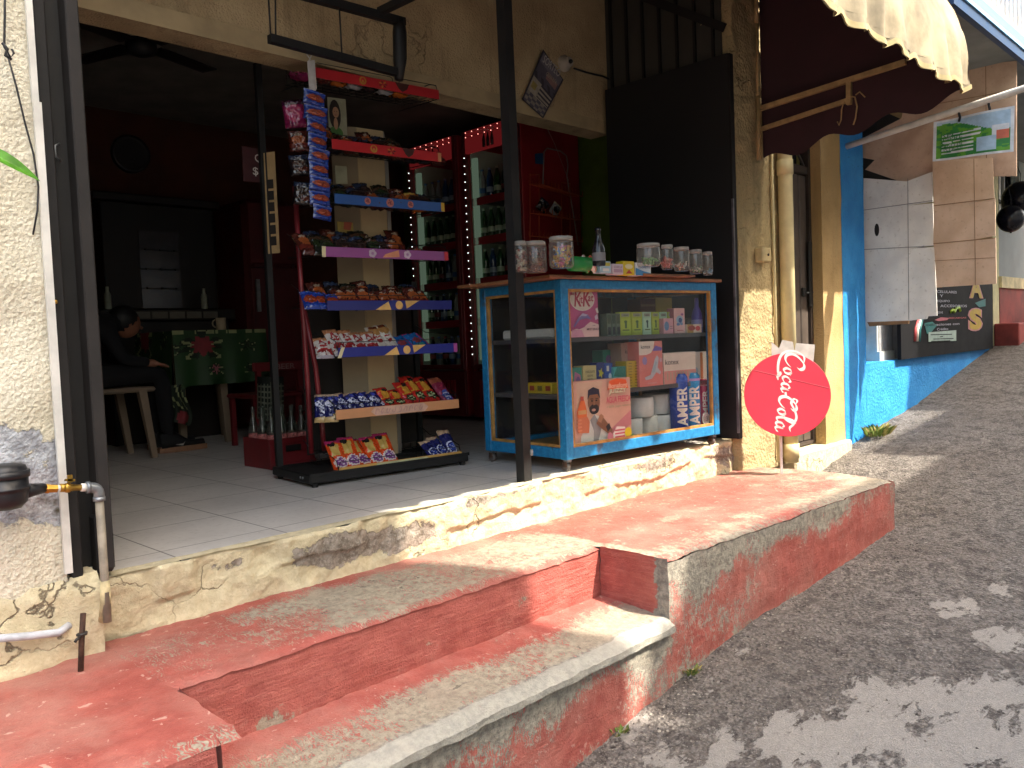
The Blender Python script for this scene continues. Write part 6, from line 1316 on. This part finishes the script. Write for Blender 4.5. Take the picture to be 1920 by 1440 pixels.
for a,b,lb in ((2.215,1.2,'small pale bottle at the left end of the dark cabinet'),(2.93,1.30,'small pale bottle at the right of the glass front of the dark cabinet')):
    mb=MB(); mb.lathe([(.022,0),(.024,.01),(.024,.10),(.012,.13),(.012,.16)],(0,0,0),P('pale_bottle','#8f9484',.4),12); o=mb.build('pale_bottle'); o.location=(a,6.21,.987); tag(o,lb,'bottle')
rfz=thing('red_fridge','old red refrigerator with a rounded top at the back of the shop','fridge',(3.32,6.15,0)); rff=Matrix.Translation((-3.32,-6.15,0)); RFR=P('old_red_fridge','#571318',.4,0,.15,5)
part('body',rfz,rff,lambda m:m.box((3.17,5.95,.06),(3.62,6.5,1.84),RFR,.06)); part('door',rfz,rff,lambda m:m.box((3.175,5.92,.10),(3.615,5.948,1.30),RFR,.012),lambda m:m.box((3.175,5.92,1.32),(3.615,5.948,1.80),RFR,.012)); part('handle',rfz,rff,lambda m:m.bar((3.22,5.90,.95),(3.22,5.90,1.2),.02,.03,GALV))
# table with cloth, mug
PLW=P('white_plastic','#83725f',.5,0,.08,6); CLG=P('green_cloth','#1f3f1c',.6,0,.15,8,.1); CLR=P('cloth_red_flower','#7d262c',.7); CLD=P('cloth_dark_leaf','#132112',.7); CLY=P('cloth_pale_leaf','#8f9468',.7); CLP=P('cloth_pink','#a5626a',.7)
tb=thing('plastic_table','white plastic table with tapered legs under the green cloth','table',(2.75,5.85,0)); tbf=Matrix.Translation((-2.75,-5.85,0))
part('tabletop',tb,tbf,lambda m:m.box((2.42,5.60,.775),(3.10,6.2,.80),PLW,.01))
for x,y in ((2.79,5.66),(3.0,6.14),(2.46,5.66),(2.46,6.14)):
    dx=.05 if x>2.7 else -.0
    part('leg',tb,tbf,lambda m:m.tube([(x,y,0),(x-dx*.9,y+.0,.77)],[.028,.045],PLW,4,smooth=False))
FL=[((.30,.72),.13,CLR),((.42,.28),.05,CLP),((.78,.70),.05,CLD),((.80,.26),.04,CLD),((.10,.70),.06,CLD)]
def cmat(u,v):
    for (a,b),r,m in FL:
        q=math.hypot((u-a)*.62,(v-b)*.42)+.012*math.sin(9*math.atan2(v-b,u-a)); r*=.62
        if q<r*.85: return m if (m!=CLD or q>r*.4) else CLG
        if q<r*1.45 and math.sin(7*math.atan2(v-b,u-a)+3)>.1: return CLD
        if q<r*1.7 and math.sin(5*math.atan2(v-b,u-a))>.75: return CLY
    return CLY if v>.93 and nz(u*9,0,0,1)>.0 else CLG
clo=thing('tablecloth','green tablecloth with red flowers draped over the plastic table','tablecloth',(2.75,5.85,.8)); clof=Matrix.Translation((-2.75,-5.85,-.8))
mb=MB()
mb.grid(lambda u,v:Vector((lerp(2.385,3.08,u)+.0,5.565-.02*(1-v)-.012*math.sin(u*22)*(1-v),lerp(.425-.05*max(0,.12-u)*6,.806,v))),70,44,CLG,True,False,cmat)
mb.grid(lambda u,v:Vector((2.385-.02*(1-v)-.015*math.sin(u*15)*(1-v),lerp(6.22,5.565,u),lerp(.30+.1*(1-u),.806,v))),40,30,CLG,True,False,lambda u,v:cmat(u,v*.8))
mb.grid(lambda u,v:Vector((3.08+.02*(1-v)+.01*math.sin(u*15)*(1-v),lerp(5.565,6.22,u),lerp(.42,.806,v))),20,14,CLG,True,False)
mb.grid(lambda u,v:Vector((lerp(2.385,3.08,u),lerp(5.565,6.22,v),.806+.002*nz(u*5,v*5,0))),20,16,CLG,True,False,lambda u,v:cmat(u*1.7%1,v*1.3%1))
mb.build('cloth',clo,clof)
part('hanging_corner',clo,clof,lambda m:m.grid(lambda u,v:Vector((2.33+.13*u+.02*math.sin(v*6),5.53+.02*math.sin(u*9),lerp(.20,.44,v)-.05*u*(1-v))),12,16,CLG,True,False,lambda u,v:CLR if math.hypot((u-.55)*.13,(v-.15)*.24)<.042 else (CLY if (u*3+v*2)%1<.3 and v>.4 else CLD)))
mg=thing('mug','pale mug with a big handle standing on the green tablecloth','mug',(2.775,5.64,.808)); 
part('cup',mg,None,lambda m:m.lathe([(.030,0),(.034,.004),(.035,.085),(.031,.085),(.030,.012),(0,.010)],(0,0,0),P('pale_mug','#a08f74',.4),18)); part('handle',mg,None,lambda m:m.tube([Vector((-.033-.030*math.sin(a),0,.045+.028*math.cos(a))) for a in np.linspace(.1,PI-.1,10)],.005,P('pale_mug','#a08f74'),6))
# white plastic chair
pcx=thing('plastic_chair','white plastic chair at the left of the green table, with the seated person on it','chair',(1.93,5.45,0)); pcf=Matrix.Translation((-1.93,-5.45,0))
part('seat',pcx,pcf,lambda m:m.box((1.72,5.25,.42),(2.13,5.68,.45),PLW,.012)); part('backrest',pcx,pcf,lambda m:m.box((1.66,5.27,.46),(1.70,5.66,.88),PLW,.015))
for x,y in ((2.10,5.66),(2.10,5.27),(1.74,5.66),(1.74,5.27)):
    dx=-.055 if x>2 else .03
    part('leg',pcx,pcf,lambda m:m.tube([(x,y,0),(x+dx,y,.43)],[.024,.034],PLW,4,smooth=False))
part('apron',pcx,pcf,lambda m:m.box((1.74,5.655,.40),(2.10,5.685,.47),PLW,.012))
# seated person, bent forward over the table
DCL=P('dark_clothes','#0d0d12',.9,0,.2,10); SKN=P('skin','#8a5a44',.55,0,.08,20); HRB=P('black_hair','#0c0a0a',.6)
def skinobj(name,verts,edges,rad,mat,parent,f,sub=1):
    me=bpy.data.meshes.new(name); me.from_pydata([tuple(f@Vector(v)) for v in verts],edges,[]); o=bpy.data.objects.new(name,me); C.objects.link(o)
    md=o.modifiers.new('skin','SKIN'); md.use_smooth_shade=True
    sv=me.skin_vertices[0].data if len(me.skin_vertices) else None
    if sv is not None:
        for q_,r in zip(sv,rad): q_.radius=(r,r); q_.use_root=False
        sv[0].use_root=True
    else:
        import bmesh
        bm=bmesh.new(); bm.from_mesh(me); ly=bm.verts.layers.skin.verify()
        for v,r in zip(bm.verts,rad): v[ly].radius=(r,r)
        bm.verts.ensure_lookup_table(); bm.verts[0][ly].use_root=True; bm.to_mesh(me); bm.free()
    s2=o.modifiers.new('sub','SUBSURF'); s2.levels=sub; s2.render_levels=sub
    dg=bpy.context.evaluated_depsgraph_get(); m2=bpy.data.meshes.new_from_object(o.evaluated_get(dg)); m2.name=name
    bpy.data.objects.remove(o); m2.materials.clear(); m2.materials.append(mat)
    for p_ in m2.polygons: p_.use_smooth=True; p_.material_index=0
    r=bpy.data.objects.new(name,m2); C.objects.link(r); r.parent=parent; return r
pe=thing('person','person in dark clothes sitting hunched beside the green table, wearing dark shoes with tan soles','person',(1.95,5.55,.45)); pef=Matrix.Translation((-1.95-.27,-5.55,-.45))
V_=[(1.93,5.52,.55),(2.00,5.53,.72),(2.10,5.54,.83),(2.20,5.55,.86),(2.27,5.56,.87),(2.33,5.57,.86),(2.40,5.58,.84),
    (1.98,5.43,.52),(2.50,5.40,.53),(2.52,5.43,.30),(2.54,5.45,.09),(1.98,5.62,.52),(2.50,5.62,.53),(2.54,5.66,.30),(2.58,5.70,.09),
    (2.18,5.40,.80),(2.26,5.36,.62),(2.42,5.38,.60),(2.18,5.68,.80),(2.24,5.74,.62),(2.42,5.72,.60)]
E_=[(0,1),(1,2),(2,3),(3,4),(4,5),(5,6),(0,7),(7,8),(8,9),(9,10),(0,11),(11,12),(12,13),(13,14),(3,15),(15,16),(16,17),(3,18),(18,19),(19,20)]
Rr=[.12,.125,.13,.10,.055,.085,.07,.09,.065,.055,.04,.09,.065,.055,.04,.06,.045,.035,.06,.045,.035]
skinobj('body',V_,E_,Rr,DCL,pe,pef)
part('head',pe,pef,lambda m:m.ball((2.36,5.575,.86),.088,SKN,16,(1.05,.85,1.1)),lambda m:m.tube([(2.44,5.575,.84),(2.465,5.575,.825)],[.014,.010],SKN,6),lambda m:m.ball((2.36,5.645,.86),.018,SKN,6,(1,.5,1.5)),lambda m:m.ball((2.36,5.505,.86),.018,SKN,6,(1,.5,1.5)),lambda m:m.ball((2.436,5.60,.862),.009,BLACK,6),lambda m:m.ball((2.436,5.55,.862),.009,BLACK,6),lambda m:m.bar((2.445,5.555,.80),(2.445,5.595,.80),.008,.006,P('lips','#6a3a34')))
part('hair',pe,pef,lambda m:m.ball((2.345,5.575,.885),.093,HRB,16,(1.03,.92,1.02)))
for s,wy in ((5.38,0),(5.72,1)):
    hv_=[(2.38,s,.60),(2.43,s,.595),(2.46,s,.59)]; he=[(0,1),(1,2)]; hr=[.028,.030,.026]
    for k,(dy,ln) in enumerate(((-.026,.065),(-.009,.075),(.009,.07),(.025,.055))):
        n=len(hv_); hv_+=[(2.465,s+dy,.59),(2.465+ln*.55,s+dy*1.15,.583),(2.465+ln,s+dy*1.2,.565)]; he+=[(2,n),(n,n+1),(n+1,n+2)]; hr+=[.010,.009,.008]
    n=len(hv_); sg=-1 if wy else 1
    hv_+=[(2.415,s+sg*.030,.59),(2.44,s+sg*.052,.582)]; he+=[(1,n),(n,n+1)]; hr+=[.011,.009]
    skinobj('hand',hv_,he,hr,SKN,pe,pef)
SOLE=P('tan_sole','#8f6a50',.6); SHB=P('dark_shoe','#101014',.6)
for x,y in ((2.47,5.44),(2.52,5.70)):
    so_=part('shoe',pe,pef,lambda m:m.grid(lambda u,v:Vector((x+.30*u,y+.048*(1-.35*u)*math.cos(2*PI*v),max(.03,.035+(.075*(1-sstep(.25,.75,u))+.035)*math.sin(2*PI*v)*(1 if math.sin(2*PI*v)>0 else 0)))),14,16,SHB))
    part('sole',so_,None,lambda m:m.poly([pef@Vector((x-.01+.32*u,y+sg*.05*(.75+.35*math.sin(PI*u)),.003)) for sg,us in ((-1,np.linspace(0,1,9)),(1,np.linspace(1,0,9))) for u in us],SOLE,(0,0,.034)))
    part('stripe',so_,None,lambda m:m.poly([pef@Vector(q) for q in ((x+.09,y-.052,.052),(x+.14,y-.050,.042),(x+.155,y-.048,.066),(x+.145,y-.05,.056))],PAPER,(0,.004,0)))
# red chair and checked cloth half behind the rack
rc=thing('red_chair','red plastic chair half hidden behind the left of the rack','chair',(3.08,5.0,0)); rcf=Matrix.Translation((-3.08,-5.0,0)); RDP=P('red_plastic','#6d1a1f',.45,0,.12,6)
ra=at(474,682,y=5.0); rb_=at(545,690,y=5.0)
part('backrest',rc,rcf,lambda m:m.box((ra.x,4.99,ra.z-.055),(rb_.x+.1,5.02,ra.z+.005),RDP,.008),lambda m:m.box((ra.x+.02,4.99,ra.z-.2),(ra.x+.05,5.02,ra.z-.05),RDP),lambda m:m.box((rb_.x+.05,4.99,ra.z-.2),(rb_.x+.08,5.02,ra.z-.05),RDP))
part('lettering',rc,rcf,lambda m:m.text('BEER',Vector((ra.x+.16,4.986,ra.z-.045)),EX,EZ,.035,P('dull_white','#8a6a66'),.14,.01))
part('seat',rc,rcf,lambda m:m.box((ra.x,5.02,.33),(rb_.x+.1,5.4,.36),RDP,.01))
for x in (ra.x+.03,rb_.x+.07):
    for y in (5.04,5.37): part('leg',rc,rcf,lambda m:m.bar((x,y,0),(x,y,.33),.03,.03,RDP,up=(0,1,0)))
CK1=P('check_dark','#141c14',.8); CK2=P('check_pale','#6a6c5c',.8)
mb=MB(); mb.grid(lambda u,v:at(lerp(482,532,u),lerp(790,706,v)-18*u*(1-v)*0+14*abs(u-.4)*(1-v)*-1,y=4.97+.02*math.sin(u*8)),24,24,CK1,True,False,lambda u,v:CK2 if (int(u*24)%3==0 or int(v*24)%3==0) and v<.85 else (CK2 if math.hypot(u-.55,v-.8)<.07 else CK1))
tag(mb.build('checked_cloth'),'dark checked cloth hanging below the red chair back','cloth')
# bottle crate on the floor left of the rack
cx0=at(500,876,z=0); crt=thing('bottle_crate','red plastic bottle crate on the floor left of the rack','crate',(2.36,4.15,0)); crf=Matrix.Translation((-2.36,-4.15,0))
def crate_(m):
    x0,x1,y0,y1,h=2.235,2.51,4.06,4.36,.165
    for a,b in (((x0,y0,.0),(x1,y0+.012,h)),((x0,y1-.012,0),(x1,y1,h)),((x0,y0+.012,0),(x0+.012,y1-.012,h)),((x1-.012,y0+.012,0),(x1,y1-.012,h)),((x0+.012,y0+.012,.01),(x1-.012,y1-.012,.02))): m.box(a,b,RDP,.003)
    m.box((x0-.006,y0-.006,h-.03),(x1+.006,y0,h),RDP,.003); m.box((x0-.006,y0-.006,.0),(x1+.006,y0,.03),RDP,.003)
    m.box((x0+.09,y0-.0075,h-.075),(x1-.09,y0-.0055,h-.04),BLACK)
part('box',crt,crf,crate_)
GLS=glassm('soda_glass','#b9c4bb',.5,.04,None,.05); 
mb=MB(); mb.lathe([(.024,0),(.029,.01),(.030,.05),(.026,.085),(.029,.12),(.027,.15),(.015,.20),(.011,.23),(.011,.26),(.013,.262),(.013,.272)],(0,0,0),GLS,14); pb0=mb.build('glass_part')
bt0=thing('soda_bottle','x','bottle',(0,0,0)); pb0.name='glass'; pb0.parent=bt0
mb=MB(); mb.lathe([(.0285,.085),(.0295,.10),(.0298,.125)],(0,0,0),P('red_white_label','#a8625f',.5,0,.5,60),14); l0=mb.build('label',bt0)
fst=True
for k in range(4):
    for j in range(3):
        b=bt0 if fst else copy_tree(bt0); fst=False
        b.location=(2.275+.062*k,4.105+.10*j,.022+.04); tag(b,f'empty glass soda bottle, {ORD[k]} from the left in the '+['front','middle','back'][j]+' row of the red crate','bottle','glass bottles in the crate')
# ------------------------------------------------------------------ round red drinks sign
sg_c=at(1476,740,y=2.2); nd=Vector((-.80,-.57,.14)).normalized(); sex=Vector((0,0,1)).cross(nd)*-1; sex=Vector((0,0,1)).cross(nd)
# local frame: x to the viewer's right, y up, z toward the viewer
sx=Vector((-nd.y,nd.x,0)); 
if sx.dot(cr)<0: sx=-sx
sz=nd; sx=(sx-sz*sx.dot(sz)).normalized(); sy=sz.cross(sx); SGF=Matrix((sx,sy,sz)).transposed().to_4x4(); SGF.translation=sg_c
rad=((at(1558,738,pl=(sg_c,nd))-at(1395,742,pl=(sg_c,nd))).length)/2
sign=setm(thing('drinks_sign','round red cardboard drinks sign with white script leaning at the foot of the drainpipe','sign'),SGF)
REDS=P('sign_bright_red','#c9283f',.45,0,.05,3); WSC=P('sign_white','#e3dcd8',.5)
part('disc',sign,None,lambda m:m.lathe([(rad*.99,-.005),(rad,-.004),(rad,.0),(rad*.995,.001)],(0,0,0),REDS,72,'z',False))
fd=SGF.inverted()
f0=fd@at(1398,690,pl=(sg_c,nd)); f1=fd@at(1556,728,pl=(sg_c,nd)); f0.z=f1.z=.0016
part('fold_line',sign,None,lambda m:m.tube([f0,f1],.0012,P('fold_pale','#d8707c'),4))
def CR(pts,n=10):
    pts=[np.array(p,float) for p in pts]; P_=[2*pts[0]-pts[1]]+pts+[2*pts[-1]-pts[-2]]; out=[]
    for i in range(1,len(P_)-2):
        for k in range(n):
            t=k/n; a,b,c,d=P_[i-1:i+3]
            out.append(.5*((2*b)+(-a+c)*t+(2*a-5*b+4*c-d)*t*t+(-a+3*b-3*c+d)*t**3))
    out.append(P_[-2]); return out
# lettering in reading coordinates (a along the word, b up); pen-like stroke widths
def stroke(m,pts,w0,w1=None,ang=35,taper=True):
    q=CR(pts); n=len(q); L_=[];R_=[]
    for i,p in enumerate(q):
        d=q[min(i+1,n-1)]-q[max(i-1,0)]; l=np.hypot(*d) or 1; d=d/l; nn=np.array([-d[1],d[0]])
        a=abs(math.sin(math.atan2(d[1],d[0])-math.radians(ang)))
        w=w0*(.30+.70*a); 
        if taper: e=min(1,min(i,n-1-i)/(n*.16)+.12); w*=e
        L_.append(p+nn*w/2);R_.append(p-nn*w/2)
    vs=[m.map(p,.002) for p in L_]+[m.map(p,.002) for p in R_]
    m.add(vs,[(i,i+1,n+i+1,n+i) for i in range(n-1)],WSC)
mb=MB()
A0=fd@at(1488,662,pl=(sg_c,nd)); A1=fd@at(1466,812,pl=(sg_c,nd))
adir=np.array([A1.x-A0.x,A1.y-A0.y]); aL=np.hypot(*adir); adir/=aL; bdir=np.array([-adir[1],adir[0]])
if bdir[0]<0: bdir=-bdir
U=aL/10.2
mb.map=lambda p,z:Vector((A0.x+adir[0]*p[0]*U+bdir[0]*(p[1]-.9)*U,A0.y+adir[1]*p[0]*U+bdir[1]*(p[1]-.9)*U,z))
def o_(x,w=.42): return [(x+.34,1.0),(x+.05,.85),(x-.12,.35),(x+.1,.03),(x+.42,.2),(x+.55,.65),(x+.38,.97),(x+.5,.85),(x+.78,.95)]
K=.34
stroke(mb,[(1.75,1.55),(1.95,1.95),(1.75,2.35),(1.2,2.3),(.5,1.6),(.15,.8),(.35,.15),(.9,.02),(1.45,.35),(1.85,.85)],.42)
stroke(mb,[(1.2,2.3),(.3,2.2),(-.2,1.3),(-.15,.2),(.5,-.55),(1.5,-.75),(2.6,-.65),(3.3,-.42)],.34,ang=60)
stroke(mb,[(3.3,-.42),(2.7,-.28),(2.95,-.6),(3.55,-.55),(3.05,-.85)],.30)
stroke(mb,o_(2.15),K)
stroke(mb,[(3.75,.78),(3.6,1.0),(3.3,.8),(3.1,.35),(3.3,.03),(3.7,.2),(4.0,.5)],K)
stroke(mb,[(4.62,.85),(4.35,1.0),(4.05,.7),(4.0,.2),(4.25,.02),(4.55,.35),(4.75,.95)],K); stroke(mb,[(4.78,1.0),(4.62,.4),(4.72,.05),(5.0,.2),(5.15,.4)],K)
stroke(mb,[(5.05,.62),(5.5,.72)],.26,ang=90,taper=False)
stroke(mb,[(6.95,1.5),(7.15,1.85),(6.95,2.2),(6.4,2.05),(5.85,1.4),(5.6,.7),(5.8,.12),(6.3,.02),(6.8,.4),(7.1,.85)],.42)
stroke(mb,[(6.4,2.05),(5.9,2.15),(5.75,1.75),(6.3,1.5),(7.1,2.0),(8.0,2.35),(8.9,2.1),(9.4,1.75),(9.9,1.9)],.30,ang=75)
stroke(mb,o_(7.35),K)
stroke(mb,[(8.1,.5),(8.5,1.2),(8.75,2.0),(8.6,2.25),(8.4,1.8),(8.25,.8),(8.35,.1),(8.65,.1),(8.9,.45)],K)
stroke(mb,[(9.5,.85),(9.25,1.0),(8.95,.7),(8.9,.2),(9.15,.02),(9.45,.35),(9.62,.95)],K); stroke(mb,[(9.65,1.0),(9.5,.4),(9.62,.05),(9.9,.15),(10.15,.45)],K)
mb.build('lettering',sign)
def pq(*p,o=.004): 
    r=[]
    for a,b in p:
        v=fd@at(a,b,pl=(sg_c,nd)); v.z=-.02-o; r.append(v)
    return r
part('backing_card',sign,None,lambda m:m.poly(pq((1448,640),(1462,652),(1468,636),(1488,640),(1494,675),(1448,680)),PAPER,(0,0,-.002)),lambda m:m.poly(pq((1494,642),(1530,645),(1526,690),(1488,680),o=.008),PAPER,(0,0,-.002)))
part('stick',sign,None,lambda m:m.bar(fd@Vector((sg_c.x+.03,sg_c.y+.06,-.19)),fd@Vector((sg_c.x+.03,sg_c.y+.06,.42)),.014,.014,WPVC,up=(1,0,0)))
# ------------------------------------------------------------------ light, world, view
SUN=Vector((-.232,.565,-.791)).normalized()
el=math.asin(-SUN.z)
w=bpy.data.worlds.new('World'); scene.world=w; w.use_nodes=True
nt=w.node_tree; nt.nodes.clear(); bg=nt.nodes.new('ShaderNodeBackground'); sk=nt.nodes.new('ShaderNodeTexSky'); ou=nt.nodes.new('ShaderNodeOutputWorld')
sk.sky_type='NISHITA'; sk.sun_disc=False; sk.sun_elevation=el; sk.sun_rotation=math.atan2(-SUN.x,-SUN.y); sk.air_density=1.7; sk.dust_density=8; sk.ozone_density=1.2
nt.links.new(sk.outputs[0],bg.inputs[0]); bg.inputs[1].default_value=.15; nt.links.new(bg.outputs[0],ou.inputs[0])
sl=bpy.data.lights.new('sun','SUN'); sl.energy=2.5; sl.angle=math.radians(.6); sl.color=(1,.93,.80)
so=bpy.data.objects.new('sun',sl); C.objects.link(so); so.rotation_euler=SUN.to_track_quat('-Z','Y').to_euler(); so.location=(8,-8,12)
vs_=scene.view_settings; vs_.view_transform='Standard'; vs_.look='None'; vs_.exposure=2.3; vs_.gamma=1; vs_.use_curve_mapping=False
scene.cycles.max_bounces=8; scene.cycles.transparent_max_bounces=16; scene.cycles.use_denoising=True
